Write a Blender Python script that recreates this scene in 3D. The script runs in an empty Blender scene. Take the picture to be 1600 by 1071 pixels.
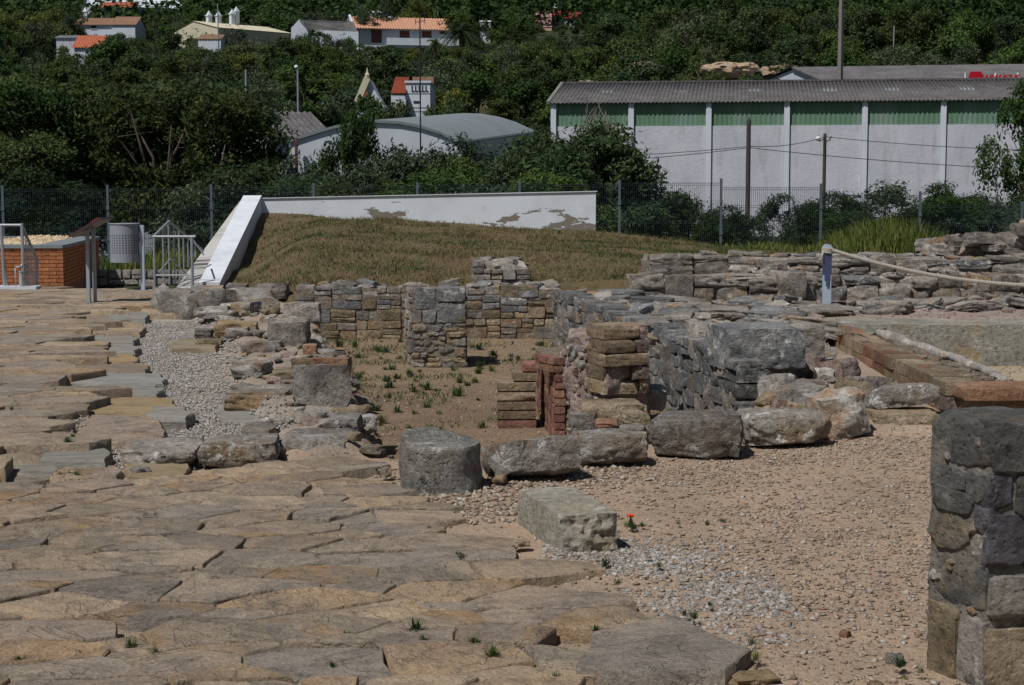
import bpy, math, random
import numpy as np
from mathutils import Vector, Matrix, Euler

SC = bpy.context.scene
COL = SC.collection
R = math.radians

# ------------------------------------------------------------------ camera
F_PX, HORIZON, EYE = 2500.0, 300.0, 1.66        # focal length in photo pixels, horizon row, eye height
PITCH = math.atan((535.5 - HORIZON) / F_PX)
cam_data = bpy.data.cameras.new('camera')
cam_data.sensor_width = 36.0
cam_data.lens = 36.0 * F_PX / 1600.0
cam_data.clip_start = 0.1
cam_data.clip_end = 3000.0
cam = bpy.data.objects.new('camera', cam_data)
COL.objects.link(cam)
cam.location = (0, 0, EYE)
cam.rotation_euler = (math.pi / 2 - PITCH, 0, 0)
SC.camera = cam

# ------------------------------------------------------------------ sky, sun, exposure
SUN_EL = R(57.0)
SUN_AZ = Vector((-0.66, -0.75)).normalized()      # where the sun stands, seen from the site
world = bpy.data.worlds.new('World')
SC.world = world
world.use_nodes = True
wn = world.node_tree
wn.nodes.clear()
w_out = wn.nodes.new('ShaderNodeOutputWorld')
w_bg = wn.nodes.new('ShaderNodeBackground')
w_sky = wn.nodes.new('ShaderNodeTexSky')
w_sky.sky_type = 'NISHITA'
w_sky.sun_disc = False
w_sky.sun_elevation = SUN_EL
w_sky.sun_rotation = math.atan2(SUN_AZ.x, SUN_AZ.y)
w_sky.altitude = 100
w_bg.inputs['Strength'].default_value = 0.05
wn.links.new(w_sky.outputs[0], w_bg.inputs[0])
wn.links.new(w_bg.outputs[0], w_out.inputs[0])

sun_data = bpy.data.lights.new('sun', 'SUN')
sun_data.energy = 5.0
sun_data.angle = R(0.55)
sun_data.color = (1.0, 0.965, 0.92)
sun = bpy.data.objects.new('sun', sun_data)
COL.objects.link(sun)
sun.location = (-20, -20, 40)
sdir = Vector((SUN_AZ.x * math.cos(SUN_EL), SUN_AZ.y * math.cos(SUN_EL), math.sin(SUN_EL)))
sun.rotation_euler = sdir.to_track_quat('Z', 'Y').to_euler()

SC.view_settings.view_transform = 'Standard'
SC.view_settings.look = 'None'
SC.view_settings.exposure = -0.5
SC.view_settings.gamma = 1.0
SC.view_settings.use_curve_mapping = False
SC.render.engine = 'CYCLES'
SC.cycles.max_bounces = 5
SC.cycles.diffuse_bounces = 3
SC.cycles.glossy_bounces = 2
SC.cycles.transparent_max_bounces = 4

# ------------------------------------------------------------------ photo pixel -> place
cp, sp = math.cos(PITCH), math.sin(PITCH)
def ray(px, py):
    x = (px - 800.0) / F_PX; y = (535.5 - py) / F_PX
    return Vector((x, cp + y * sp, -sp + y * cp))
def P(px, py, z=0.0):
    d = ray(px, py); t = (z - EYE) / d.z
    return Vector((d.x * t, d.y * t, z))
def PD(px, py, Y):
    d = ray(px, py); t = Y / d.y
    return Vector((d.x * t, Y, EYE + d.z * t))

# ------------------------------------------------------------------ numpy noise
def _hash(ix, iy, iz, seed):
    h = (ix * 374761393 + iy * 668265263 + iz * 2147483647 * 3 + seed * 1274126177) & 0xFFFFFFFF
    h = ((h ^ (h >> 13)) * 1274126177) & 0xFFFFFFFF
    h = ((h ^ (h >> 16)) * 2246822519) & 0xFFFFFFFF
    return ((h ^ (h >> 15)) & 0xFFFFFF) / float(0xFFFFFF) * 2 - 1
def vnoise(p, seed=0):
    p = np.asarray(p, dtype=np.float64)
    i = np.floor(p).astype(np.int64); f = p - i
    u = f * f * (3 - 2 * f)
    r = 0
    for dx in (0, 1):
        for dy in (0, 1):
            for dz in (0, 1):
                w = (u[:, 0] if dx else 1 - u[:, 0]) * (u[:, 1] if dy else 1 - u[:, 1]) * (u[:, 2] if dz else 1 - u[:, 2])
                r = r + w * _hash(i[:, 0] + dx, i[:, 1] + dy, i[:, 2] + dz, seed)
    return r
def fbm(p, seed=0, octs=4, gain=0.5):
    p = np.asarray(p, dtype=np.float64)
    a, t = 1.0, 0
    for o in range(octs):
        t = t + a * vnoise(p * (2.03 ** o) + 17.3 * o, seed + o)
        a *= gain
    return t

# ------------------------------------------------------------------ meshes and objects
def mesh_np(name, verts, faces, mats=(), smooth=False, sharp=None):
    verts = np.asarray(verts, dtype=np.float32); faces = np.asarray(faces, dtype=np.int32)
    n, k = faces.shape
    me = bpy.data.meshes.new(name)
    me.vertices.add(len(verts)); me.vertices.foreach_set('co', verts.ravel())
    me.loops.add(n * k); me.loops.foreach_set('vertex_index', faces.ravel())
    me.polygons.add(n)
    me.polygons.foreach_set('loop_start', np.arange(0, n * k, k, dtype=np.int32))
    me.polygons.foreach_set('loop_total', np.full(n, k, dtype=np.int32))
    if smooth: me.polygons.foreach_set('use_smooth', np.ones(n, dtype=bool))
    me.update(calc_edges=True)
    for m in mats: me.materials.append(m)
    if sharp is not None: me.set_sharp_from_angle(angle=sharp)
    return me
def mesh_py(name, verts, faces, mat=None, smooth=False, sharp=None):
    me = bpy.data.meshes.new(name)
    me.from_pydata([tuple(v) for v in verts], [], faces)
    if mat: me.materials.append(mat)
    if smooth:
        me.polygons.foreach_set('use_smooth', np.ones(len(me.polygons), dtype=bool))
    me.update()
    if sharp is not None: me.set_sharp_from_angle(angle=sharp)
    return me
WORLD = {}
def obj(name, mesh, loc=(0, 0, 0), rot=(0, 0, 0), scale=(1, 1, 1), parent=None, mat=None):
    """link one mesh object; loc is its place in the world (parents only ever translate)"""
    o = bpy.data.objects.new(name, mesh)
    COL.objects.link(o)
    loc = Vector(loc)
    WORLD[o.name] = loc.copy()
    if parent is not None:
        o.parent = parent
        o.location = loc - WORLD[parent.name]
    else:
        o.location = loc
    o.rotation_euler = rot; o.scale = scale
    if mat is not None:
        if mesh.materials and mesh.users > 1 or True:
            if not mesh.materials: mesh.materials.append(mat)
            o.material_slots[0].link = 'OBJECT'; o.material_slots[0].material = mat
    return o
def tag(o, label, cat, group=None):
    o['label'] = label; o['category'] = cat
    if group: o['group'] = group
    return o
def thing(name, label, cat, loc=(0, 0, 0), group=None):
    o = bpy.data.objects.new(name, None); COL.objects.link(o)
    o.empty_display_size = 0.1
    o.location = loc; WORLD[o.name] = Vector(loc)
    return tag(o, label, cat, group)
def structure(o): o['kind'] = 'structure'; return o
def stuff(o): o['kind'] = 'stuff'; return o

class MB:
    def __init__(s): s.v = []; s.f = []
    def add(s, vs, fs):
        b = len(s.v); s.v += [tuple(v) for v in vs]; s.f += [tuple(b + i for i in f) for f in fs]
    def box(s, x0, x1, y0, y1, z0, z1):
        s.add([(x0, y0, z0), (x1, y0, z0), (x1, y1, z0), (x0, y1, z0), (x0, y0, z1), (x1, y0, z1), (x1, y1, z1), (x0, y1, z1)],
              [(3, 2, 1, 0), (4, 5, 6, 7), (0, 1, 5, 4), (1, 2, 6, 5), (2, 3, 7, 6), (3, 0, 4, 7)])
    def bar(s, a, b, w, h=None, up=(0, 0, 1)):
        a, b = Vector(a), Vector(b); h = h or w
        d = (b - a).normalized(); u = Vector(up)
        if abs(d.dot(u)) > 0.95: u = Vector((0, 1, 0))
        x = d.cross(u).normalized() * (w / 2); y = x.cross(d).normalized() * (h / 2)
        s.add([a - x - y, a + x - y, a + x + y, a - x + y, b - x - y, b + x - y, b + x + y, b - x + y],
              [(3, 2, 1, 0), (4, 5, 6, 7), (0, 1, 5, 4), (1, 2, 6, 5), (2, 3, 7, 6), (3, 0, 4, 7)])
    def tube(s, pts, rads, n=8, cap=True):
        pts = [Vector(p) for p in pts]
        if not hasattr(rads, '__len__'): rads = [rads] * len(pts)
        b = len(s.v)
        for i, p in enumerate(pts):
            d = (pts[min(i + 1, len(pts) - 1)] - pts[max(i - 1, 0)]).normalized()
            u = Vector((0, 0, 1)) if abs(d.z) < 0.9 else Vector((1, 0, 0))
            x = d.cross(u).normalized(); y = x.cross(d).normalized()
            for k in range(n):
                a = 2 * math.pi * k / n
                s.v.append(tuple(p + (x * math.cos(a) + y * math.sin(a)) * rads[i]))
        for i in range(len(pts) - 1):
            for k in range(n):
                k2 = (k + 1) % n
                s.f.append((b + i * n + k2, b + i * n + k, b + (i + 1) * n + k, b + (i + 1) * n + k2))
        if cap:
            s.f.append(tuple(b + k for k in range(n)))
            s.f.append(tuple(b + (len(pts) - 1) * n + k for k in reversed(range(n))))
    def prism(s, poly, y0, y1):
        """poly in (x, z), extruded along y"""
        n = len(poly)
        s.add([(x, y0, z) for x, z in poly] + [(x, y1, z) for x, z in poly],
              [tuple(range(n)), tuple(range(2 * n - 1, n - 1, -1))] + [(i, i + n, (i + 1) % n + n, (i + 1) % n) for i in range(n)])
    def mesh(s, name, mat=None, smooth=False, sharp=None): return mesh_py(name, s.v, s.f, mat, smooth, sharp)
    def build(s, name, mat, parent=None, loc=None, smooth=False, sharp=None, rot=(0, 0, 0)):
        """vertices are in world space unless loc is given"""
        if loc is None:
            base = WORLD[parent.name] if parent is not None else Vector((0, 0, 0))
            s.v = [tuple(Vector(v) - base) for v in s.v]
            return obj(name, s.mesh(name, mat, smooth, sharp), base, parent=parent)
        return obj(name, s.mesh(name, mat, smooth, sharp), loc, rot, parent=parent)

# ------------------------------------------------------------------ materials
class NT:
    def __init__(s, name):
        s.m = bpy.data.materials.new(name); s.m.use_nodes = True
        s.t = s.m.node_tree; s.t.nodes.clear()
        s.out = s.t.nodes.new('ShaderNodeOutputMaterial')
        s.b = s.t.nodes.new('ShaderNodeBsdfPrincipled')
        s.b.inputs['Roughness'].default_value = 0.9
        s.b.inputs['Specular IOR Level'].default_value = 0.2
        s.t.links.new(s.b.outputs[0], s.out.inputs[0])
    def n(s, kind, **kw):
        q = s.t.nodes.new(kind)
        for k, v in kw.items(): setattr(q, k, v)
        return q
    def l(s, a, b): s.t.links.new(a, b)
    def put(s, v, sock):
        if hasattr(v, 'is_output'): s.l(v, sock)
        else:
            if hasattr(v, '__len__') and len(v) == 3 and sock.type == 'RGBA': v = (*v, 1)
            sock.default_value = v
    def math(s, op, a, b=0.0, clamp=False):
        q = s.n('ShaderNodeMath', operation=op, use_clamp=clamp); s.put(a, q.inputs[0]); s.put(b, q.inputs[1]); return q.outputs[0]
    def mix(s, fac, a, b, mode='MIX'):
        q = s.n('ShaderNodeMix', data_type='RGBA', blend_type=mode)
        s.put(fac, q.inputs[0]); s.put(a, q.inputs[6]); s.put(b, q.inputs[7]); return q.outputs[2]
    def ramp(s, fac, stops):
        q = s.n('ShaderNodeValToRGB'); cr = q.color_ramp
        while len(cr.elements) < len(stops): cr.elements.new(0.5)
        for e, (p, c) in zip(cr.elements, stops):
            e.position = p; e.color = (*c, 1) if len(c) == 3 else c
        s.put(fac, q.inputs[0]); return q.outputs[0]
    def step(s, fac, a, b):
        q = s.n('ShaderNodeMapRange', interpolation_type='SMOOTHSTEP'); s.put(fac, q.inputs[0])
        q.inputs[1].default_value = a; q.inputs[2].default_value = b; return q.outputs[0]
    def noise(s, vec, scale, detail=4, rough=0.55, dist=0.0):
        q = s.n('ShaderNodeTexNoise'); s.l(vec, q.inputs['Vector'])
        q.inputs['Scale'].default_value = scale; q.inputs['Detail'].default_value = detail
        q.inputs['Roughness'].default_value = rough; q.inputs['Distortion'].default_value = dist
        return q.outputs[0]
    def voro(s, vec, scale, feature='F1', out=0):
        q = s.n('ShaderNodeTexVoronoi', feature=feature); s.l(vec, q.inputs['Vector']); q.inputs['Scale'].default_value = scale
        return q.outputs[out]
    def pos(s, rnd=True, scale=(1, 1, 1), rotz=None):
        g = s.n('ShaderNodeNewGeometry')
        v = g.outputs['Position']
        if rnd:
            oi = s.n('ShaderNodeObjectInfo')
            k = s.math('MULTIPLY', oi.outputs['Random'], 57.0)
            a = s.n('ShaderNodeVectorMath', operation='ADD'); s.l(v, a.inputs[0]); s.l(k, a.inputs[1]); v = a.outputs[0]
        if scale != (1, 1, 1) or rotz is not None:
            mp = s.n('ShaderNodeMapping'); s.l(v, mp.inputs[0]); mp.inputs['Scale'].default_value = scale
            if rotz is not None: mp.inputs['Rotation'].default_value = (0, 0, rotz)
            v = mp.outputs[0]
        return v
    def rnd(s): return s.n('ShaderNodeObjectInfo').outputs['Random']
    def island(s): return s.n('ShaderNodeNewGeometry').outputs['Random Per Island']
    def bump(s, h, dist=0.02, strength=1.0, normal=None):
        q = s.n('ShaderNodeBump'); q.inputs['Distance'].default_value = dist; q.inputs['Strength'].default_value = strength
        s.put(h, q.inputs['Height'])
        if normal is not None: s.l(normal, q.inputs['Normal'])
        s.l(q.outputs[0], s.b.inputs['Normal']); return q.outputs[0]
    def color(s, c): s.put(c, s.b.inputs['Base Color'])

def stone_mat(name, dark, mid, light, lichen=(0.55, 0.55, 0.52), lich=0.35, black=0.25, warm=None, warm_amt=0.3, bump=0.02, scale=1.0, vary=0.35):
    """weathered stone: mottled body, speckle, pale lichen blotches, black algae blotches, pitted relief"""
    t = NT(name); v = t.pos()
    n1 = t.noise(v, 3.2 * scale, 6, 0.62)
    c = t.ramp(n1, [(0.3, dark), (0.5, mid), (0.7, light)])
    if warm:
        w = t.step(t.noise(v, 2.3 * scale, 3), 0.62 - warm_amt * 0.4, 0.78 - warm_amt * 0.3)
        c = t.mix(w, c, warm)
    n2 = t.noise(v, 26 * scale, 5, 0.7)
    c = t.mix(1.0, c, t.ramp(n2, [(0.3, (0.42, 0.41, 0.40)), (0.45, (0.86, 0.86, 0.86)), (0.6, (1.12, 1.12, 1.12)), (0.72, (1.5, 1.5, 1.48))]), 'MULTIPLY')
    if lich > 0:
        q = t.noise(v, 7.5 * scale, 8, 0.72)
        c = t.mix(t.step(q, 0.66 - lich * 0.22, 0.72 - lich * 0.18), c, lichen)
    if black > 0:
        q2 = t.noise(v, 5.3 * scale, 8, 0.75, 0.6)
        k = t.math('MULTIPLY', t.step(q2, 0.64 - black * 0.2, 0.72 - black * 0.15), 0.8)
        c = t.mix(k, c, (0.045, 0.045, 0.042))
    r = t.rnd()
    c = t.mix(1.0, c, t.ramp(r, [(0.0, (1 - vary,) * 3), (1.0, (1 + vary * 0.7,) * 3)]), 'MULTIPLY')
    t.color(c)
    pit = t.step(t.voro(v, 34 * scale), 0.0, 0.35)
    h = t.math('ADD', t.math('MULTIPLY', t.noise(v, 9 * scale, 9, 0.74), 1.0), t.math('ADD', t.math('MULTIPLY', n2, 0.45), t.math('MULTIPLY', pit, 0.22)))
    t.bump(h, bump * 1.9, 1.0)
    return t.m

def plain_mat(name, col, rough=0.6, metal=0.0, var=0.12, scale=6.0, bump=0.0, spec=0.3):
    t = NT(name); v = t.pos(False)
    n = t.noise(v, scale, 5, 0.6)
    c = t.mix(1.0, col, t.ramp(n, [(0.3, (1 - var,) * 3), (0.7, (1 + var,) * 3)]), 'MULTIPLY')
    t.color(c); t.b.inputs['Roughness'].default_value = rough; t.b.inputs['Metallic'].default_value = metal
    t.b.inputs['Specular IOR Level'].default_value = spec
    if bump: t.bump(t.noise(v, scale * 4, 5, 0.6), bump)
    return t.m

def leaf_mat(name, a, b, c3, trans=0.25):
    t = NT(name)
    i = t.island()
    c = t.ramp(i, [(0.0, a), (0.55, b), (1.0, c3)])
    r = t.rnd()
    c = t.mix(1.0, c, t.ramp(r, [(0.0, (0.62, 0.66, 0.62)), (0.5, (0.95, 0.98, 0.9)), (0.85, (1.35, 1.3, 1.1)), (1.0, (1.7, 1.45, 1.0))]), 'MULTIPLY')
    t.color(c); t.b.inputs['Roughness'].default_value = 0.75; t.b.inputs['Specular IOR Level'].default_value = 0.1
    tr = t.n('ShaderNodeBsdfTranslucent'); t.put(c, tr.inputs[0])
    mx = t.n('ShaderNodeMixShader'); mx.inputs[0].default_value = trans
    t.l(t.b.outputs[0], mx.inputs[1]); t.l(tr.outputs[0], mx.inputs[2]); t.l(mx.outputs[0], t.out.inputs[0])
    return t.m

M = {}
M['limestone'] = stone_mat('grey_limestone', (0.155, 0.138, 0.122), (0.28, 0.25, 0.222), (0.41, 0.372, 0.335), (0.5, 0.49, 0.46), 0.35, 0.28, warm=(0.30, 0.21, 0.12), warm_amt=0.2)
M['dark_lime'] = stone_mat('blue_grey_limestone', (0.12, 0.125, 0.128), (0.225, 0.228, 0.23), (0.35, 0.345, 0.335), (0.55, 0.55, 0.52), 0.42, 0.32, bump=0.03)
M['field'] = stone_mat('blue_field_stone', (0.075, 0.075, 0.072), (0.13, 0.13, 0.126), (0.22, 0.215, 0.2), (0.34, 0.32, 0.28), 0.1, 0.15, warm=(0.24, 0.18, 0.11), warm_amt=0.15, bump=0.022)
M['purple'] = stone_mat('purple_field_stone', (0.06, 0.058, 0.068), (0.1, 0.096, 0.11), (0.17, 0.163, 0.18), (0.36, 0.32, 0.36), 0.1, 0.2, bump=0.02)
M['buff'] = stone_mat('buff_stone', (0.18, 0.14, 0.09), (0.30, 0.24, 0.165), (0.42, 0.36, 0.27), (0.48, 0.44, 0.37), 0.2, 0.12, warm=(0.3, 0.215, 0.13), warm_amt=0.3)
M['pale'] = stone_mat('pale_rubble', (0.2, 0.185, 0.165), (0.36, 0.335, 0.3), (0.5, 0.48, 0.45), (0.62, 0.61, 0.58), 0.3, 0.2, warm=(0.36, 0.25, 0.16), warm_amt=0.2)
M['pink'] = stone_mat('pinkish_mortar_rubble', (0.19, 0.135, 0.115), (0.34, 0.26, 0.225), (0.46, 0.39, 0.35), (0.6, 0.57, 0.53), 0.3, 0.2, warm=(0.36, 0.2, 0.12), warm_amt=0.25, bump=0.03)
M['boulder'] = stone_mat('pitted_grey_boulder', (0.2, 0.18, 0.155), (0.36, 0.325, 0.285), (0.52, 0.49, 0.45), (0.62, 0.62, 0.6), 0.48, 0.3, warm=(0.27, 0.2, 0.13), warm_amt=0.25, bump=0.035)
M['drum'] = stone_mat('lichened_column_drum', (0.13, 0.125, 0.108), (0.23, 0.22, 0.2), (0.35, 0.335, 0.3), (0.52, 0.52, 0.49), 0.42, 0.5, bump=0.03, vary=0.05)
M['block'] = stone_mat('pale_tan_grey_block', (0.26, 0.24, 0.195), (0.355, 0.33, 0.27), (0.45, 0.425, 0.36), (0.5, 0.49, 0.43), 0.2, 0.05, warm=(0.38, 0.32, 0.22), warm_amt=0.2, bump=0.015, vary=0.05)
M['ochre'] = stone_mat('ochre_stone', (0.19, 0.13, 0.075), (0.31, 0.225, 0.13), (0.41, 0.325, 0.21), (0.48, 0.44, 0.36), 0.15, 0.15)
M['brick_old'] = stone_mat('old_orange_brick', (0.19, 0.105, 0.065), (0.29, 0.165, 0.105), (0.37, 0.25, 0.175), (0.45, 0.4, 0.35), 0.12, 0.12, bump=0.012)
M['brick_red'] = stone_mat('red_brick', (0.17, 0.08, 0.062), (0.24, 0.12, 0.092), (0.31, 0.19, 0.15), (0.45, 0.38, 0.34), 0.08, 0.06, bump=0.012)
M['brick_buff'] = stone_mat('buff_brick', (0.2, 0.145, 0.095), (0.29, 0.22, 0.15), (0.38, 0.305, 0.225), (0.46, 0.42, 0.36), 0.12, 0.12, bump=0.012)
M['mortar'] = stone_mat('old_mortar', (0.17, 0.13, 0.095), (0.27, 0.215, 0.16), (0.36, 0.3, 0.24), (0.42, 0.39, 0.34), 0.15, 0.15, bump=0.03, vary=0.05)
M['mortar_grey'] = stone_mat('grey_mortar', (0.16, 0.15, 0.13), (0.25, 0.23, 0.2), (0.33, 0.31, 0.27), (0.4, 0.39, 0.36), 0.2, 0.15, bump=0.03, vary=0.05)
M['render'] = stone_mat('old_basin_plaster', (0.17, 0.165, 0.135), (0.26, 0.25, 0.215), (0.35, 0.335, 0.295), (0.42, 0.4, 0.34), 0.22, 0.15, warm=(0.3, 0.22, 0.13), warm_amt=0.2, bump=0.012)
M['grey_wallstone'] = stone_mat('squared_grey_wall_stone', (0.24, 0.23, 0.205), (0.32, 0.305, 0.275), (0.4, 0.38, 0.345), (0.42, 0.41, 0.38), 0.1, 0.05, bump=0.012, vary=0.15)

def flag_mat():
    t = NT('sandstone_flags')
    v = t.pos()
    r = t.rnd()
    rot = t.n('ShaderNodeVectorRotate', rotation_type='Z_AXIS'); t.l(v, rot.inputs['Vector']); t.l(t.math('MULTIPLY', r, 9.0), rot.inputs['Angle'])
    mp_ = t.n('ShaderNodeMapping'); t.l(rot.outputs[0], mp_.inputs[0]); mp_.inputs['Scale'].default_value = (1.6, 2.3, 2.3)
    v2 = mp_.outputs[0]
    base = t.ramp(r, [(0.0, (0.30, 0.245, 0.185)), (0.16, (0.41, 0.33, 0.245)), (0.32, (0.33, 0.285, 0.24)), (0.5, (0.435, 0.33, 0.225)), (0.64, (0.37, 0.3, 0.24)), (0.78, (0.46, 0.365, 0.265)), (0.9, (0.42, 0.295, 0.185)), (1.0, (0.27, 0.238, 0.205))])
    n1 = t.noise(v, 2.1, 5, 0.6)
    base = t.mix(1.0, base, t.ramp(n1, [(0.25, (0.68, 0.7, 0.72)), (0.5, (1.0, 1.0, 1.0)), (0.75, (1.22, 1.16, 1.06))]), 'MULTIPLY')
    rust = t.step(t.noise(v2, 0.8, 5, 0.65), 0.54, 0.68)
    base = t.mix(t.math('MULTIPLY', rust, 0.7), base, (0.38, 0.23, 0.105))
    grey = t.step(t.noise(v2, 1.2, 6, 0.7, 0.4), 0.5, 0.64)
    base = t.mix(t.math('MULTIPLY', grey, 0.55), base, (0.19, 0.175, 0.155))
    streak = t.noise(v2, 5.5, 8, 0.75)
    base = t.mix(1.0, base, t.ramp(streak, [(0.3, (0.66, 0.65, 0.64)), (0.52, (1, 1, 1)), (0.75, (1.2, 1.2, 1.18))]), 'MULTIPLY')
    crk = t.step(t.math('ABSOLUTE', t.math('SUBTRACT', t.noise(v2, 1.1, 6, 0.6, 0.5), 0.5)), 0.0, 0.012)
    base = t.mix(t.math('MULTIPLY', t.math('SUBTRACT', 1.0, crk), 0.3), base, (0.1, 0.085, 0.07))
    fine = t.noise(v, 75, 4, 0.75)
    base = t.mix(1.0, base, t.ramp(fine, [(0.28, (0.6, 0.6, 0.6)), (0.5, (1, 1, 1)), (0.72, (1.35, 1.35, 1.35))]), 'MULTIPLY')
    t.color(base)
    h = t.math('ADD', t.math('MULTIPLY', t.noise(v2, 1.6, 9, 0.72), 1.0), t.math('ADD', t.math('MULTIPLY', streak, 0.6), t.math('ADD', t.math('MULTIPLY', fine, 0.16), t.math('MULTIPLY', crk, 0.12))))
    t.bump(h, 0.05, 1.0)
    return t.m
M['flag'] = flag_mat()

def slab_mat():
    t = NT('grey_slate_slabs')
    v = t.pos(); v2 = t.pos(True, (1.5, 7.0, 7.0))
    base = t.ramp(t.rnd(), [(0.0, (0.26, 0.25, 0.22)), (0.4, (0.31, 0.30, 0.275)), (0.7, (0.27, 0.235, 0.18)), (1.0, (0.36, 0.26, 0.14))])
    base = t.mix(1.0, base, t.ramp(t.noise(v2, 2.0, 7, 0.7), [(0.3, (0.6, 0.6, 0.6)), (0.52, (1, 1, 1)), (0.75, (1.25, 1.25, 1.25))]), 'MULTIPLY')
    base = t.mix(t.math('MULTIPLY', t.step(t.noise(v, 4, 6, 0.7), 0.58, 0.7), 0.6), base, (0.14, 0.14, 0.13))
    t.color(base)
    t.bump(t.math('ADD', t.noise(v2, 2.2, 8, 0.7), t.math('MULTIPLY', t.noise(v, 50, 3), 0.15)), 0.04, 0.9)
    return t.m
M['slab'] = slab_mat()

def soil_mat():
    """bare earth; the base colour comes from the kind of soil laid there (attribute), with grit and pebbles"""
    t = NT('site_soil'); v = t.pos(False)
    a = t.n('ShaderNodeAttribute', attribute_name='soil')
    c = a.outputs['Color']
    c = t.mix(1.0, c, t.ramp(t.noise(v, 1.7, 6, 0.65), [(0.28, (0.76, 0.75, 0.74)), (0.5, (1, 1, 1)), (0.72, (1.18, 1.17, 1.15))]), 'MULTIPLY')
    c = t.mix(1.0, c, t.ramp(t.noise(v, 38, 4, 0.7), [(0.25, (0.62, 0.62, 0.62)), (0.5, (1, 1, 1)), (0.75, (1.3, 1.3, 1.3))]), 'MULTIPLY')
    d = t.voro(v, 70)
    g = t.voro(v, 70, out=1)
    sep = t.n('ShaderNodeSeparateColor'); t.l(g, sep.inputs[0])
    peb = t.math('MULTIPLY', t.math('LESS_THAN', d, 0.42), t.math('GREATER_THAN', sep.outputs[0], 0.5))
    c = t.mix(t.math('MULTIPLY', peb, 0.55), c, t.ramp(sep.outputs[1], [(0.0, (0.2, 0.17, 0.14)), (0.5, (0.42, 0.36, 0.29)), (1.0, (0.52, 0.48, 0.42))]))
    t.color(c)
    h = t.math('ADD', t.math('MULTIPLY', t.math('SUBTRACT', 0.5, d), t.math('MULTIPLY', peb, 0.6)), t.noise(v, 24, 6, 0.7))
    t.bump(h, 0.02, 0.9)
    t.b.inputs['Roughness'].default_value = 1.0
    return t.m
M['soil'] = soil_mat()

def pebble_mat(name, stops):
    t = NT(name); v = t.pos(False)
    c = t.ramp(t.island(), stops)
    c = t.mix(1.0, c, t.ramp(t.noise(v, 60, 3), [(0.3, (0.85, 0.85, 0.85)), (0.7, (1.12, 1.12, 1.12))]), 'MULTIPLY')
    t.color(c); return t.m
M['white_gravel'] = pebble_mat('white_gravel', [(0.0, (0.2, 0.18, 0.16)), (0.3, (0.33, 0.31, 0.285)), (0.75, (0.43, 0.415, 0.395)), (1.0, (0.4, 0.32, 0.25))])
M['dirt_pebble'] = pebble_mat('dirt_pebbles', [(0.0, (0.17, 0.13, 0.1)), (0.35, (0.29, 0.225, 0.165)), (0.7, (0.35, 0.295, 0.24)), (0.9, (0.42, 0.385, 0.34)), (1.0, (0.3, 0.16, 0.1))])
M['grey_gravel'] = pebble_mat('grey_gravel', [(0.0, (0.16, 0.145, 0.13)), (0.35, (0.27, 0.245, 0.22)), (0.75, (0.35, 0.335, 0.315)), (0.92, (0.44, 0.43, 0.41)), (1.0, (0.34, 0.26, 0.2))])
M['planter_gravel'] = pebble_mat('planter_gravel', [(0.0, (0.34, 0.25, 0.14)), (0.5, (0.6, 0.47, 0.3)), (1.0, (0.72, 0.6, 0.43))])

def white_wall_mat(name, amount=0.5, streaks=0.0):
    t = NT(name); v = t.pos(False)
    z = t.n('ShaderNodeSeparateXYZ'); t.l(t.n('ShaderNodeNewGeometry').outputs['Position'], z.inputs[0])
    c = t.mix(t.step(t.noise(v, 1.4, 5, 0.6), 0.35, 0.75), (0.7, 0.745, 0.81), (0.6, 0.635, 0.69))
    # paint flaked off in patches low on the wall, bare grey render below
    hgt = t.math('MULTIPLY', t.math('SUBTRACT', 1.22, z.outputs[2]), 0.32)
    vs = t.pos(False, (0.55, 1.0, 1.6))
    n = t.math('ADD', t.noise(vs, 1.9, 9, 0.62), t.math('MULTIPLY', hgt, 0.55))
    fl = t.step(n, 0.655 - amount * 0.1, 0.66 - amount * 0.1)
    band = t.step(z.outputs[2], 1.46, 1.38)
    fl = t.math('MULTIPLY', fl, band)
    if amount > 0: c = t.mix(fl, c, (0.22, 0.2, 0.165))
    t.color(c)
    h = t.math('ADD', t.math('MULTIPLY', fl, -0.6), t.math('MULTIPLY', t.noise(v, 30, 4), 0.25))
    t.bump(h, 0.012, 0.8)
    return t.m
M['white_wall'] = white_wall_mat('flaking_white_paint', 0.55)
M['white_cap'] = white_wall_mat('white_coping', 0.0)
def streaked():
    t = NT('streaked_concrete'); v = t.pos(False, (0.6, 7.0, 0.6))
    c = t.mix(t.step(t.noise(v, 1.0, 5, 0.6), 0.5, 0.62), (0.42, 0.41, 0.39), (0.1, 0.1, 0.1))
    c = t.mix(t.step(t.noise(t.pos(False), 0.35, 3), 0.42, 0.52), (0.5, 0.49, 0.47), c)
    t.color(c); t.bump(t.noise(t.pos(False), 25, 4), 0.01); return t.m
M['streaked'] = streaked()
M['galv'] = plain_mat('galvanised_steel', (0.36, 0.385, 0.42), 0.45, 0.35, 0.1, 12)
M['grey_paint'] = plain_mat('grey_painted_steel', (0.33, 0.36, 0.4), 0.5, 0.0, 0.06, 8, spec=0.4)
M['bin'] = plain_mat('bin_grey_paint', (0.27, 0.3, 0.345), 0.5, 0.0, 0.06, 8, spec=0.4)
M['post_blue'] = plain_mat('pale_blue_post_paint', (0.4, 0.47, 0.57), 0.5, 0.0, 0.06, 10, spec=0.35)
M['post_navy'] = plain_mat('dark_blue_paint', (0.06, 0.075, 0.15), 0.45, 0.0, 0.1, 10, spec=0.4)
M['fence_green'] = plain_mat('dark_green_fence_wire', (0.025, 0.04, 0.045), 0.5, 0.0, 0.1)
M['fence_post'] = plain_mat('grey_fence_post', (0.1, 0.125, 0.15), 0.5, 0.0, 0.1)
M['rope'] = plain_mat('pale_rope', (0.42, 0.385, 0.33), 0.95, 0.0, 0.2, 40, 0.004)
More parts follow.
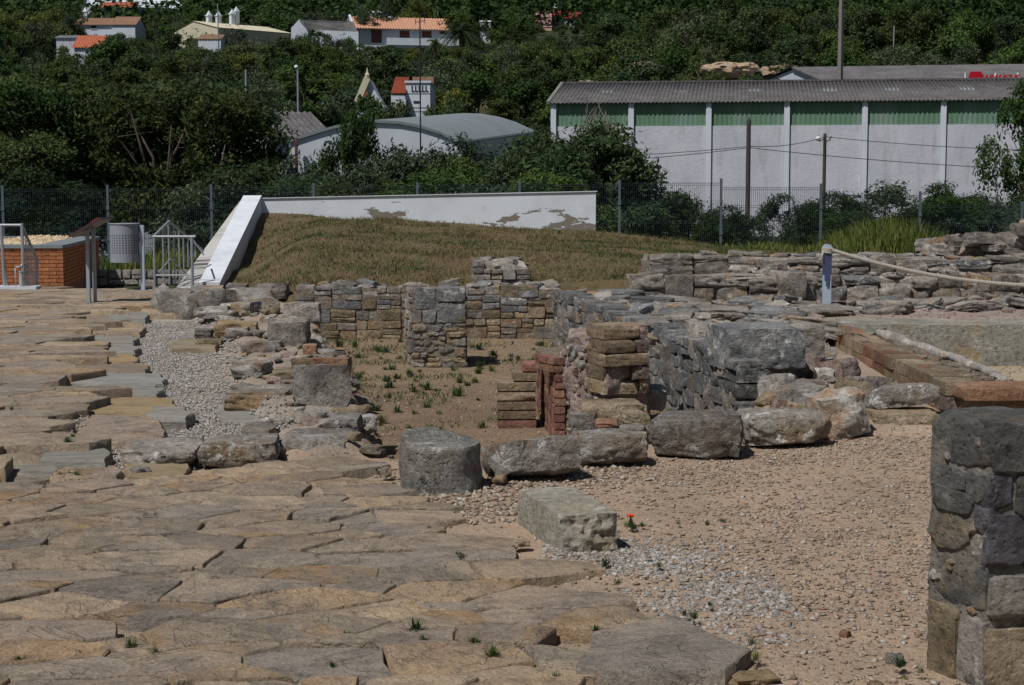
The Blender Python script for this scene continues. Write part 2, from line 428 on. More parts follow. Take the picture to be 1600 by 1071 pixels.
M['coping'] = plain_mat('slate_grey_coping', (0.2, 0.235, 0.245), 0.7, 0.0, 0.12, 5, 0.003)
M['planter_brick'] = stone_mat('planter_orange_brick', (0.33, 0.125, 0.055), (0.42, 0.165, 0.075), (0.49, 0.21, 0.1), (0.45, 0.25, 0.15), 0.05, 0.0, bump=0.003, vary=0.22, scale=1.5)
M['planter_mortar'] = plain_mat('planter_mortar', (0.19, 0.1, 0.065), 0.9, 0, 0.1, 10)
M['dark_red'] = plain_mat('red_panel_edge', (0.4, 0.03, 0.05), 0.4)
M['dark_panel'] = plain_mat('dark_panel', (0.07, 0.05, 0.055), 0.4)
M['pipe_white'] = plain_mat('pale_grey_plastic', (0.4, 0.41, 0.43), 0.5)
M['bark'] = plain_mat('bark', (0.11, 0.09, 0.07), 0.95, 0, 0.35, 14, 0.02)
M['twig'] = plain_mat('pale_twigs', (0.2, 0.17, 0.14), 0.95, 0, 0.3, 14)
M['leaf_dark'] = leaf_mat('dark_leaves', (0.026, 0.044, 0.022), (0.046, 0.074, 0.034), (0.072, 0.108, 0.05))
M['leaf_mid'] = leaf_mat('mid_green_leaves', (0.034, 0.063, 0.02), (0.055, 0.098, 0.03), (0.085, 0.132, 0.045))
M['leaf_olive'] = leaf_mat('grey_green_leaves', (0.035, 0.055, 0.035), (0.07, 0.1, 0.06), (0.13, 0.165, 0.105))
M['leaf_autumn'] = leaf_mat('yellow_tinged_leaves', (0.042, 0.066, 0.026), (0.078, 0.112, 0.042), (0.15, 0.155, 0.055), 0.38)
M['leaf_bright'] = leaf_mat('fresh_green_leaves', (0.04, 0.085, 0.02), (0.07, 0.13, 0.035), (0.12, 0.18, 0.06))
M['leaf_bright2'] = leaf_mat('yellow_green_leaves', (0.04, 0.07, 0.018), (0.075, 0.118, 0.03), (0.13, 0.165, 0.055))
M['grass'] = leaf_mat('dry_grass_blades', (0.15, 0.112, 0.055), (0.215, 0.17, 0.09), (0.33, 0.275, 0.16), 0.15)
M['grass_green'] = leaf_mat('green_grass_blades', (0.045, 0.075, 0.022), (0.075, 0.115, 0.035), (0.16, 0.18, 0.07), 0.2)
M['weed_tall'] = leaf_mat('tall_weeds', (0.05, 0.085, 0.02), (0.1, 0.135, 0.035), (0.22, 0.21, 0.08), 0.2)
M['petal'] = plain_mat('poppy_red', (0.72, 0.05, 0.02), 0.6)
M['roof_grey'] = stone_mat('fibre_cement_roof', (0.085, 0.08, 0.082), (0.125, 0.118, 0.12), (0.17, 0.16, 0.165), (0.24, 0.23, 0.235), 0.12, 0.15, bump=0.0, scale=0.4, vary=0.05)
M['roof_grey2'] = stone_mat('old_flat_grey_roof', (0.11, 0.105, 0.105), (0.15, 0.145, 0.145), (0.2, 0.19, 0.19), (0.3, 0.28, 0.2), 0.1, 0.1, bump=0.0, scale=0.15, vary=0.05)
M['roof_blue'] = plain_mat('blue_grey_sheet_roof', (0.215, 0.245, 0.26), 0.6, 0.0, 0.08, 0.6)
M['tile_orange'] = plain_mat('orange_roof_tile', (0.4, 0.12, 0.065), 0.85, 0, 0.2, 3)
M['tile_pale'] = plain_mat('pale_terracotta_tile', (0.5, 0.27, 0.17), 0.85, 0, 0.15, 2)
M['tile_brown'] = plain_mat('brown_roof_tile', (0.26, 0.155, 0.1), 0.9, 0, 0.3, 2)
M['tile_red'] = plain_mat('dark_red_roof', (0.32, 0.045, 0.05), 0.8, 0, 0.15, 2)
M['house_white'] = plain_mat('house_whitewash', (0.6, 0.645, 0.72), 0.85, 0, 0.06, 0.7)
M['house_cream'] = plain_mat('house_cream', (0.58, 0.54, 0.4), 0.85, 0, 0.06, 0.7)
M['house_pink'] = plain_mat('house_pink', (0.52, 0.28, 0.3), 0.85, 0, 0.06, 0.7)
M['house_peach'] = plain_mat('house_peach', (0.6, 0.42, 0.32), 0.85, 0, 0.06, 0.7)
M['window_dark'] = plain_mat('window_glass', (0.03, 0.035, 0.045), 0.15, 0, 0.05, 1, spec=0.5)
M['shutter'] = plain_mat('brown_shutter', (0.13, 0.055, 0.045), 0.6, 0, 0.1, 2)
M['pole_wood'] = plain_mat('dark_wood_pole', (0.07, 0.058, 0.05), 0.9, 0, 0.25, 5)
M['pole_conc'] = plain_mat('concrete_pole', (0.2, 0.195, 0.185), 0.9, 0, 0.15, 3)
M['wire'] = plain_mat('cable_black', (0.03, 0.03, 0.035), 0.6)
M['sign_red'] = plain_mat('sign_red', (0.45, 0.01, 0.025), 0.4)
M['lamp_white'] = plain_mat('lamp_housing_white', (0.75, 0.75, 0.75), 0.4)
M['sand'] = stone_mat('heaped_sand', (0.3, 0.22, 0.14), (0.38, 0.29, 0.2), (0.44, 0.35, 0.25), (0.5, 0.4, 0.3), 0.1, 0.0, bump=0.1, scale=0.15)

def warehouse_wall():
    t = NT('rough_white_render'); v = t.pos(False)
    c = t.mix(t.step(t.noise(v, 0.5, 6, 0.65), 0.3, 0.75), (0.5, 0.515, 0.585), (0.6, 0.61, 0.67))
    c = t.mix(t.math('MULTIPLY', t.step(t.noise(t.pos(False, (1.2, 1, 0.25)), 1.2, 6, 0.7), 0.48, 0.7), 0.55), c, (0.36, 0.35, 0.37))
    t.color(c); t.bump(t.noise(v, 5.0, 7, 0.8), 0.035, 0.9); return t.m
M['ware_wall'] = warehouse_wall()
def green_sheet():
    t = NT('green_translucent_sheet'); v = t.pos(False)
    vs = t.pos(False, (1.0, 0.0, 0.03))
    c = t.ramp(t.noise(vs, 0.8, 4, 0.6), [(0.3, (0.11, 0.2, 0.13)), (0.5, (0.14, 0.24, 0.165)), (0.62, (0.18, 0.27, 0.225)), (0.75, (0.21, 0.26, 0.17))])
    c = t.mix(t.math('MULTIPLY', t.step(t.noise(t.pos(False, (1, 0, 0.08)), 4, 3), 0.55, 0.7), 0.4), c, (0.25, 0.33, 0.28))
    t.color(c); t.b.inputs['Roughness'].default_value = 0.5; return t.m
M['green_sheet'] = green_sheet()

# ================================================================== shape makers
def cube_grid(n):
    idx = {}; verts = []; faces = []
    def vid(p):
        k = tuple(int(round(c * 1000)) for c in p)
        if k not in idx: idx[k] = len(verts); verts.append(p)
        return idx[k]
    g = [-1 + 2 * i / n for i in range(n + 1)]
    for ax in range(3):
        for s in (-1, 1):
            for i in range(n):
                for j in range(n):
                    q = []
                    for a, b in ((g[i], g[j]), (g[i + 1], g[j]), (g[i + 1], g[j + 1]), (g[i], g[j + 1])):
                        p = [0, 0, 0]; p[ax] = s; p[(ax + 1) % 3] = a; p[(ax + 2) % 3] = b
                        q.append(vid(tuple(p)))
                    faces.append(q if s > 0 else q[::-1])
    return np.array(verts), np.array(faces)
_grids = {}
def rock_np(n, seed, rnd=0.3, amp=0.1, freq=1.6, chips=6, chip=0.86, dims=(1, 1, 1), fine=0.0):
    if n not in _grids: _grids[n] = cube_grid(n)
    v, f = _grids[n]; v = v.copy()
    rs = np.random.RandomState(seed)
    s = v / np.linalg.norm(v, axis=1)[:, None]
    v = v * (1 - rnd) + s * 1.25 * rnd
    for k in range(chips):
        d = rs.normal(size=3); d /= np.linalg.norm(d)
        m = (v @ d).max() * (chip + rs.uniform(-0.06, 0.08))
        over = np.maximum(v @ d - m, 0)
        v = v - over[:, None] * d
    dims = np.array(dims, dtype=float)
    asp = dims / dims.mean()
    q = v * asp * freq + seed * 3.7
    v = v + s * (fbm(q, seed, 4, 0.5) * amp)[:, None]
    if fine: v = v + s * (fbm(q * 4.3, seed + 9, 3, 0.6) * fine)[:, None]
    lo, hi = v.min(0), v.max(0)
    v = (v - (lo + hi) / 2) / (hi - lo)
    return v * dims, f
def rock(name, n, seed, mat=None, sharp=R(38), **kw):
    v, f = rock_np(n, seed, **kw)
    return mesh_np(name, v, f, [mat] if mat else [], True, sharp)

rng = random.Random(11)
BLOCKS = [rock('stone', 5, 100 + i, rnd=0.05, amp=0.04, freq=1.8, chips=7, chip=0.93) for i in range(14)]
RUBBLE = [rock('stone', 5, 200 + i, rnd=0.22, amp=0.2, freq=1.9, chips=10, chip=0.8) for i in range(14)]
BRICKS = [rock('brick', 3, 300 + i, rnd=0.04, amp=0.018, freq=2.0, chips=3, chip=0.95) for i in range(8)]
ROUGH = [rock('stone', 9, 400 + i, rnd=0.1, amp=0.1, freq=1.9, chips=10, chip=0.88, fine=0.05) for i in range(10)]
FACES = [rock('stone', 9, 500 + i, rnd=0.04, amp=0.035, freq=2.2, chips=9, chip=0.94, fine=0.028) for i in range(10)]
for me in BLOCKS + RUBBLE + BRICKS + ROUGH + FACES: me.materials.append(M['limestone'])

def pick(ws):
    """ws: list of (material name, weight)"""
    t = rng.random() * sum(w for _, w in ws)
    for m, w in ws:
        t -= w
        if t <= 0: return M[m]
    return M[ws[-1][0]]

def px_box(x0, x1, ytop, ybase, z0, depth):
    """a box resting on z0 whose outline in the photo spans x0..x1, ytop..ybase -> centre of base, dims"""
    a = P(x0, ybase, z0); b = P(x1, ybase, z0)
    Yb = (a.y + b.y) / 2
    h = PD((x0 + x1) / 2, ytop, Yb + depth * 0.75).z - z0
    return Vector(((a.x + b.x) / 2, Yb + depth / 2, z0)), (b.x - a.x, depth, max(h, 0.03))

def boulder(name, label, x0, x1, yt, yb, z0, depth, mat, cat='stone', n=16, seed=1, rnd=0.35, amp=0.1, rot=(0, 0, 0), parent=None, sink=0.06, fine=0.025, chips=9, group=None):
    c, d = px_box(x0, x1, yt, yb, z0, depth)
    me = rock(name, n, seed, M[mat], R(50), rnd=rnd, amp=amp, chips=chips, chip=0.86, dims=d, fine=fine * 1.8)
    o = obj(name, me, (c.x, c.y, z0 + d[2] * (0.5 - sink)), [R(a) for a in rot], parent=parent)
    if label: tag(o, label, cat, group)
    return o

def stones_px(parent, rows, protos, ws, z0=0.0, depth=0.3, name='stone'):
    """separate stones given by their outline in the photo, each standing at its own place"""
    for r in rows:
        x0, x1, yt, yb = r[:4]
        zz = r[4] if len(r) > 4 else z0
        dp = r[5] if len(r) > 5 else depth
        c, d = px_box(x0, x1, yt, yb, zz, dp)
        mt = M[r[6]] if len(r) > 6 else pick(ws)
        obj(name, rng.choice(protos), (c.x, c.y, zz + d[2] * 0.46), (R(rng.uniform(-4, 4)), R(rng.uniform(-4, 4)), R(rng.uniform(-10, 10))),
            (d[0], d[1], d[2]), parent, mt)

def split_rects(u0, u1, v0, v1, wmax, hmax, out, rg, vert=0.5):
    w, h = u1 - u0, v1 - v0
    big_w, big_h = w > wmax * rg.uniform(0.6, 1.15), h > hmax * rg.uniform(0.6, 1.15)
    if not big_w and not big_h: out.append((u0, u1, v0, v1)); return
    if big_w and (not big_h or w / wmax > h / hmax):
        k = u0 + w * rg.uniform(0.35, 0.65)
        split_rects(u0, k, v0, v1, wmax, hmax, out, rg); split_rects(k, u1, v0, v1, wmax, hmax, out, rg)
    else:
        k = v0 + h * rg.uniform(0.36, 0.64)
        split_rects(u0, u1, v0, k, wmax, hmax, out, rg); split_rects(u0, u1, k, v1, wmax, hmax, out, rg)

def face_stones(parent, A, B, z0, z1, wmax, hmax, ws, protos, depth=0.16, gap=0.012, seed=1, name='stone', top=None, proud=0.02, slope=0.0):
    """stones of a wall face from A to B (plan points); outer side is on the right hand going A->B"""
    rg = random.Random(seed)
    A, B = Vector((A[0], A[1])), Vector((B[0], B[1]))
    L = (B - A).length; u = (B - A) / L; nrm = Vector((u.y, -u.x)); ang = math.atan2(u.y, u.x)
    rects = []
    split_rects(0, L, z0, z1, wmax, hmax, rects, rg)
    for (a, b, c, d) in rects:
        if top is not None:
            tz = top((a + b) / 2 / L)
            if c > tz - 0.03: continue
            d = min(d, max(tz + rg.uniform(-0.03, 0.03), c + 0.05))
        dp = depth * rg.uniform(0.8, 1.2)
        off = rg.uniform(-proud, proud)
        p = A + u * ((a + b) / 2) + nrm * (off - dp / 2)
        obj(name, rg.choice(protos), (p.x, p.y, (c + d) / 2), (R(rg.uniform(-2, 2)), R(rg.uniform(-2.5, 2.5)) + slope, ang + R(rg.uniform(-3, 3))),
            (b - a - gap * rg.uniform(0.4, 1.6), dp, d - c - gap * rg.uniform(0.4, 1.6)), parent, pick(ws) if not callable(ws) else ws((c + d) / 2))

def core(parent, pts, z0, z1, mat, inset=0.0, name='mortar_core', rough=0.02, step=0.12):
    """lumpy fill between plan points (convex, counter-clockwise)"""
    c = Vector((sum(p[0] for p in pts) / len(pts), sum(p[1] for p in pts) / len(pts)))
    q = [c + (Vector((p[0], p[1])) - c) * (1 - inset / max((Vector((p[0], p[1])) - c).length, 1e-3)) for p in pts]
    ring = []
    for i in range(len(q)):
        a, b = q[i], q[(i + 1) % len(q)]
        k = max(1, int((b - a).length / step))
        ring += [a + (b - a) * (j / k) for j in range(k)]
    m = len(ring)
    levels = max(2, int((z1 - z0) / step) + 1)
    vs = []
    for l in range(levels + 1):
        z = z0 + (z1 - z0) * l / levels
        for p in ring: vs.append((p.x, p.y, z))
    vs = np.array(vs)
    # inner top rings, shrinking to the centre
    tops = []
    for s in (0.75, 0.5, 0.25):
        for p in ring:
            w = c + (p - c) * s; tops.append((w.x, w.y, z1))
    vs = np.vstack([vs, np.array(tops), [[c.x, c.y, z1]]])
    nz = np.stack([fbm(vs * 4.1 + k * 31, 5 + k, 4, 0.55) for k in range(3)], 1) * rough
    vs = vs + nz
    fs = []; tri = []
    rows = levels + 1 + 3
    for l in range(rows - 1):
        for i in range(m):
            j = (i + 1) % m
            fs.append((l * m + i, l * m + j, (l + 1) * m + j, (l + 1) * m + i))
    last = (rows - 1) * m; cen = len(vs) - 1
    for i in range(m): fs.append((last + i, last + (i + 1) % m, cen))
    base = WORLD[parent.name]
    me = mesh_py(name, [Vector(v) - base for v in vs], fs, M[mat], True, R(45))
    return obj(name, me, base, parent=parent)

def inside(poly, x, y):
    """vectorised point in polygon"""
    x = np.asarray(x); y = np.asarray(y)
    r = np.zeros(x.shape, dtype=bool); n = len(poly)
    for i in range(n):
        x1, y1 = poly[i][0], poly[i][1]; x2, y2 = poly[(i + 1) % n][0], poly[(i + 1) % n][1]
        c = ((y1 > y) != (y2 > y))
        with np.errstate(divide='ignore', invalid='ignore'):
            xx = (x2 - x1) * (y - y1) / (y2 - y1 + 1e-12) + x1
        r ^= c & (x < xx)
    return r
def poly_px(pts, z): return [tuple(P(a, b, z)[:2]) for a, b in pts]

# ================================================================== the lie of the land
Z_TERR, Z_PIT, Z_PLAT, Z_BASIN = 0.12, -0.30, 0.28, -0.13
TERRACE = poly_px([(-900, 449.5), (-900, 740), (-60, 736), (0, 716), (73, 690), (134, 652), (132, 635), (110, 629), (157, 616), (84, 588), (126, 573), (108, 545), (112, 515), (150, 492), (215, 476), (298, 453), (305, 449.5)], Z_TERR)
FRONT = poly_px([(-400, 1400), (-60, 741), (130, 741), (300, 741), (430, 722), (560, 708), (600, 738), (665, 800), (720, 842), (800, 864), (870, 877), (960, 937), (1060, 968), (1180, 1018), (1130, 1046), (930, 1052), (830, 1090), (780, 1400)], 0.03)
PIT = poly_px([(470, 514), (640, 514)], Z_PIT) + [(0.85, 21.9), (1.95, 12.5), (1.75, 11.6), (1.3, 10.9), (0.75, 10.5)] + poly_px([(905, 775), (750, 800), (640, 790), (585, 765), (560, 700), (548, 650), (545, 600), (505, 560)], Z_PIT)
PLAT = [(0.9, 20.6), (1.5, 16.5), (1.95, 14.9), (3.4, 14.9), (3.35, 11.45), (9.0, 11.3), (12.0, 22.5), (0.75, 22.5)]
SLOPE = [(1.5, 10.75), (3.0, 10.9), (3.4, 11.4), (3.4, 16.8), (3.0, 16.6), (3.0, 15.0), (2.3, 14.9), (1.95, 12.3), (1.75, 11.5)]
BASIN = [(3.5, 16.75), (3.5, 11.75), (9.3, 11.75), (9.3, 16.75)]
PATH = poly_px([(112, 505), (300, 490), (345, 520), (360, 600), (440, 680), (300, 735), (60, 735), (134, 652), (110, 560)], 0.0)
BANK = poly_px([(290, 455), (445, 452), (490, 500), (500, 560), (548, 600), (566, 695), (470, 705), (400, 640), (350, 540), (300, 480)], 0.08)

CELL = 0.075
gx = np.arange(-13.0, 13.0 + CELL, CELL); gy = np.arange(2.6, 28.5 + CELL, CELL)
GX, GY = np.meshgrid(gx, gy)
Zf = np.zeros_like(GX)
soil = np.zeros(GX.shape + (4,)); soil[..., 3] = 1
soil[..., :3] = (0.385, 0.283, 0.2)
jx = GX + 0.06 * fbm(np.stack([GX * 5, GY * 5, GX * 0], -1).reshape(-1, 3), 3).reshape(GX.shape)
jy = GY + 0.06 * fbm(np.stack([GX * 5, GY * 5, GX * 0 + 7], -1).reshape(-1, 3), 4).reshape(GX.shape)
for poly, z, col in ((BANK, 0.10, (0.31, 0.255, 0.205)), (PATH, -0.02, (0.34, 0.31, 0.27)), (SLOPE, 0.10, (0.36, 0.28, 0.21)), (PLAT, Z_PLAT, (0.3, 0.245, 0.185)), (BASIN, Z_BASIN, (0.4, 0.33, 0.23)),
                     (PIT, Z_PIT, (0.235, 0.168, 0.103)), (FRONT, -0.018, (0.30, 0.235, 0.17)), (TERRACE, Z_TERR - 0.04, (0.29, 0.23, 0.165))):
    k = inside(poly, jx, jy)
    Zf[k] = z; soil[k, :3] = col
# the old concrete floor with pinkish wash on the platform, the trampled earth in the pit
k = inside(poly_px([(1330, 485), (1440, 470), (1700, 462), (1760, 505), (1380, 503)], Z_PLAT), jx, jy); soil[k, :3] = (0.33, 0.245, 0.225)
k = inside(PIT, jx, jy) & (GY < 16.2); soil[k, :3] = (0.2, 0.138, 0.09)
k = inside(SLOPE, jx, jy); Zf[k] = 0.05 + (0.022 + 0.033 * np.clip((2.9 - GX[k]) / 0.3, 0, 1)) * (GY[k] - 10.9)
k = GY > 23.2
Zf[k] = np.minimum(Zf[k], -0.45)
k = inside(TERRACE, GX, GY) & (GY > 23.2); Zf[k] = Z_TERR - 0.05
def blur(a, it=1):
    for _ in range(it):
        p = np.pad(a, [(1, 1), (1, 1)] + [(0, 0)] * (a.ndim - 2), mode='edge')
        a = (p[1:-1, 1:-1] * 2 + p[:-2, 1:-1] + p[2:, 1:-1] + p[1:-1, :-2] + p[1:-1, 2:]) / 6
    return a
Zf = blur(Zf, 1); soil = blur(soil, 2)
nn = np.stack([GX * 1.3, GY * 1.3, GX * 0], -1).reshape(-1, 3)
Zf = Zf + 0.012 * fbm(nn, 21, 5, 0.6).reshape(GX.shape)
kb = blur(inside(BANK, GX, GY).astype(float), 2)
Zf = Zf + kb * 0.06 * fbm(nn * 2.5, 22, 4, 0.6).reshape(GX.shape)
nyy, nxx = GX.shape
ii = np.arange(nyy * nxx).reshape(nyy, nxx)
gf = np.stack([ii[:-1, :-1], ii[:-1, 1:], ii[1:, 1:], ii[1:, :-1]], -1).reshape(-1, 4)
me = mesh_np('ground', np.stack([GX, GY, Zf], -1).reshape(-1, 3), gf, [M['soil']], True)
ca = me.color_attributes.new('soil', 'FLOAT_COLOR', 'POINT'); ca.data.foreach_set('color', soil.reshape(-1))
structure(obj('ground', me))
def ground_z(x, y):
    i = min(max(int(round((y - gy[0]) / CELL)), 0), nyy - 1); j = min(max(int(round((x - gx[0]) / CELL)), 0), nxx - 1)
    return float(Zf[i, j])

# ------------------------------------------------------------------ flagstones
def flag_mesh(name, poly, thick, seed, tilt=0.012, step=0.08, rough=0.014, mat='flag', bev=0.006):
    """poly: plan polygon relative to its centre, top at z=0"""
    rs = np.random.RandomState(seed)
    pts = []
    n = len(poly)
    for i in range(n):
        a, b = np.array(poly[i]), np.array(poly[(i + 1) % n])
        L = np.linalg.norm(b - a); k = max(1, int(L / step))
        for j in range(k): pts.append(a + (b - a) * (j / k))
    pts = np.array(pts)
    c = pts.mean(0)
    q = np.stack([pts[:, 0] * 5 + seed, pts[:, 1] * 5, np.zeros(len(pts))], 1)
    d = (pts - c) / np.maximum(np.linalg.norm(pts - c, axis=1), 1e-4)[:, None]
    pts = pts + d * (fbm(q, seed, 3, 0.6) * rough)[:, None]
    m = len(pts)
    tx, ty = rs.uniform(-tilt, tilt, 2)
    def zt(p): return p[:, 0] * tx + p[:, 1] * ty
    inn = pts - d * bev
    in2 = pts - d * np.minimum(0.07, 0.35 * np.linalg.norm(pts - c, axis=1))[:, None]
    mid = c + (pts - c) * 0.45
    e = fbm(q * 2 + 5, seed + 3, 3) * 0.006
    v = np.vstack([np.column_stack([pts, zt(pts) - thick]), np.column_stack([pts, zt(pts) - bev * 1.2 + e]), np.column_stack([inn, zt(inn) + e * 0.6]),
                   np.column_stack([in2, zt(in2) + fbm(np.column_stack([in2 * 4, np.zeros(m)]), seed + 5, 3) * 0.007]),
                   np.column_stack([mid, zt(mid) + 0.003 + fbm(np.column_stack([mid * 4, np.zeros(m)]), seed + 6, 3) * 0.006])])
    f = []
    for l in range(4):
        for i in range(m): f.append((l * m + i, l * m + (i + 1) % m, (l + 1) * m + (i + 1) % m, (l + 1) * m + i))
    f.append(tuple(range(4 * m, 5 * m)))
    return mesh_py(name, v, f, M[mat], True, R(40))

def voronoi(seeds, sx):
    """cells of the seeds, clipped in a plan stretched by sx"""
    S = np.array([(a / sx, b) for a, b in seeds])
    out = []
    Wt = np.random.RandomState(7).uniform(-0.03, 0.03, len(S))
    for i, s in enumerate(S):
        d2 = ((S - s) ** 2).sum(1); near = np.argsort(d2)[1:22]
        poly = [s + np.array(o) for o in ((-0.8, -0.8), (0.8, -0.8), (0.8, 0.8), (-0.8, 0.8))]
        for j in near:
            nrm = S[j] - s; mid = s + nrm * np.clip(0.5 + (Wt[i] - Wt[j]) / (2 * d2[j]), 0.2, 0.8)
            res = []
            for k in range(len(poly)):
                a, b = poly[k], poly[(k + 1) % len(poly)]
                da, db = (a - mid) @ nrm, (b - mid) @ nrm
                if da <= 0: res.append(a)
                if da * db < 0: res.append(a + (b - a) * (da / (da - db)))
            poly = res
            if len(poly) < 3: break
        out.append([np.array((p[0] * sx, p[1])) for p in poly])
    return out
def dart(poly, dist, sx, seed, n=9000):
    rs = random.Random(seed)
    xs = [p[0] for p in poly]; ys = [p[1] for p in poly]
    pts = []
    for _ in range(n):
        x, y = rs.uniform(min(xs) - 0.7, max(xs) + 0.7), rs.uniform(min(ys) - 0.7, max(ys) + 0.7)
        dd = dist(x, y) if callable(dist) else dist
        dd *= rs.choice((0.5, 0.7, 0.85, 1.0, 1.0, 1.15))
        if all(((x - a) / sx) ** 2 + (y - b) ** 2 > dd * dd for a, b in pts): pts.append((x, y))
    return pts
def shrink(poly, g):
    c = sum(poly) / len(poly)
    out = []
    n = len(poly)
    for i in range(n):
        p = poly[i]; d = c - p; L = np.linalg.norm(d)
        out.append(p + d / max(L, 1e-4) * g)
    return out

def anchor(name, loc=(0, 0, 0)):
    o = bpy.data.objects.new(name, None); COL.objects.link(o); o.empty_display_size = 0.1
    o.location = loc; WORLD[o.name] = Vector(loc)
    return structure(o)
pavement = anchor('pavement')
TIP = poly_px([(905, 1042), (925, 992), (1050, 966), (1178, 1018), (1130, 1047), (1000, 1052)], 0.05)
flag_list = []
def pave(poly, z, dist, sx, seed, xlim=None):
    rs = random.Random(seed + 1)
    seeds = dart(poly, dist, sx, seed)
    for (sxy, cell) in zip(seeds, voronoi(seeds, sx)):
        if len(cell) < 3: continue
        c = sum(cell) / len(cell)
        if not inside(poly, np.array([c[0]]), np.array([c[1]]))[0]: continue
        if z < 0.1 and inside(TIP, np.array([c[0]]), np.array([c[1]]))[0]: continue
        # drop what the photograph cannot see
        if abs(c[0]) / c[1] > 0.40: continue
        area = abs(sum(cell[i][0] * cell[(i + 1) % len(cell)][1] - cell[(i + 1) % len(cell)][0] * cell[i][1] for i in range(len(cell)))) / 2
        if area < 0.02: continue
        flag_list.append((c[1], c, [p - c for p in shrink(cell, rs.choice((0.005, 0.006, 0.009, 0.012, 0.018)))], z + rs.uniform(-0.02, 0.016) * rs.choice((0.25, 0.25, 0.3, 0.4, 0.8)), rs.randrange(10 ** 6)))
pave(FRONT, 0.035, 0.335, 1.5, 5)
pave(TERRACE, Z_TERR, lambda x, y: 0.37 + max(0, y - 14) * 0.012, 1.5, 9)
tc = sum((np.array(p) for p in TIP), np.zeros(2)) / len(TIP)
flag_list.append((tc[1], tc, [np.array(p) - tc for p in TIP], 0.06, 4242))
flag_list.sort(key=lambda t: t[0])
far_v, far_f = [], []
for i, (yy, c, poly, z, sd) in enumerate(flag_list):
    if i < 298:
        obj('paving_stone', flag_mesh('paving_stone', poly, 0.13, sd, step=0.07 if yy < 12 else 0.16), (c[0], c[1], z), parent=pavement)
    else:
        b = len(far_v); m = len(poly)
        far_v += [(p[0] + c[0], p[1] + c[1], z) for p in poly] + [(p[0] + c[0], p[1] + c[1], z - 0.1) for p in poly]
        far_f.append(tuple(range(b, b + m)))
        far_f += [(b + k, b + m + k, b + m + (k + 1) % m, b + (k + 1) % m) for k in range(m)]
print('flags', len(flag_list))
if far_f: stuff(obj('far_paving_stones', mesh_py('far_paving_stones', far_v, far_f, M['flag']), parent=pavement))

# grey slabs lying in the gravel of the lower path
path = anchor('path')
for i, (x0, x1, y0, y1) in enumerate([(118, 228, 503, 522), (122, 218, 524, 537), (108, 218, 541, 553), (128, 220, 555, 567), (112, 235, 568, 583), (90, 262, 585, 600), (157, 256, 600, 616),
                                      (134, 276, 622, 648), (120, 262, 653, 692), (62, 172, 694, 727), (200, 300, 716, 738), (0, 88, 722, 742), (90, 190, 724, 741), (232, 300, 640, 660),
                                      (270, 345, 533, 545), (345, 455, 612, 652), (225, 290, 480, 492), (170, 235, 490, 501)]):
    z = 0.045
    pl = [P(x0, y1, z), P(x1 - 8, y1, z), P(x1, (y0 + y1) / 2, z), P(x1 - 10, y0, z), P(x0 + 6, y0, z), P(x0 - 3, (y0 + y1) / 2, z)]
    c = sum(pl, Vector()) / len(pl)
    zz = z + rng.uniform(-0.015, 0.03)
    obj('paving_slab', flag_mesh('paving_slab', [np.array((p.x - c.x, p.y - c.y)) for p in pl], 0.12, 900 + i, 0.02, 0.07, 0.03, 'slab' if i % 4 else 'flag', 0.018), (c.x, c.y, zz), parent=path)

# ------------------------------------------------------------------ gravel and pebbles
t_ = (1 + 5 ** 0.5) / 2
ICO = np.array([(-1, t_, 0), (1, t_, 0), (-1, -t_, 0), (1, -t_, 0), (0, -1, t_), (0, 1, t_), (0, -1, -t_), (0, 1, -t_), (t_, 0, -1), (t_, 0, 1), (-t_, 0, -1), (-t_, 0, 1)]) / 1.9
ICF = np.array([(0, 11, 5), (0, 5, 1), (0, 1, 7), (0, 7, 10), (0, 10, 11), (1, 5, 9), (5, 11, 4), (11, 10, 2), (10, 7, 6), (7, 1, 8), (3, 9, 4), (3, 4, 2), (3, 2, 6), (3, 6, 8), (3, 8, 9), (4, 9, 5), (2, 4, 11), (6, 2, 10), (8, 6, 7), (9, 8, 1)])
OCT = np.array([(1, 0, 0), (-1, 0, 0), (0, 1, 0), (0, -1, 0), (0, 0, 1), (0, 0, -1)], dtype=float)
OCF = np.array([(0, 2, 4), (2, 1, 4), (1, 3, 4), (3, 0, 4), (2, 0, 5), (1, 2, 5), (3, 1, 5), (0, 3, 5)])
def pebble_mesh(name, pts, sizes, mat, seed, ico=True, flat=0.55):
    rs = np.random.RandomState(seed)
    T, Fc = (ICO, ICF) if ico else (OCT, OCF)
    n, k = len(pts), len(T)
    v = np.repeat(T[None], n, 0) + rs.uniform(-0.34, 0.34, (n, k, 3))
    sc = rs.uniform(0.65, 1.35, (n, 1, 3)); sc[:, :, 2] *= flat
    v = v * sc * np.asarray(sizes)[:, None, None]
    a = rs.uniform(0, 6.28, n); ca_, sa_ = np.cos(a)[:, None], np.sin(a)[:, None]
    tl = rs.uniform(-0.4, 0.4, (n, 1))
    x, y, z = v[..., 0], v[..., 1], v[..., 2]
    z2 = z + tl * x
    v = np.stack([x * ca_ - y * sa_, x * sa_ + y * ca_, z2], -1) + np.asarray(pts)[:, None, :]
    f = Fc[None] + (np.arange(n) * k)[:, None, None]
    return mesh_np(name, v.reshape(-1, 3), f.reshape(-1, 3), [M[mat]])
def zone_points(poly, n, seed, edge=0.0):
    rs = np.random.RandomState(seed)
    xs = [p[0] for p in poly]; ys = [p[1] for p in poly]
    x = rs.uniform(min(xs), max(xs), n); y = rs.uniform(min(ys), max(ys), n)
    k = inside(poly, x + rs.normal(0, edge + 1e-6, n), y + rs.normal(0, edge + 1e-6, n))
    return x[k], y[k]
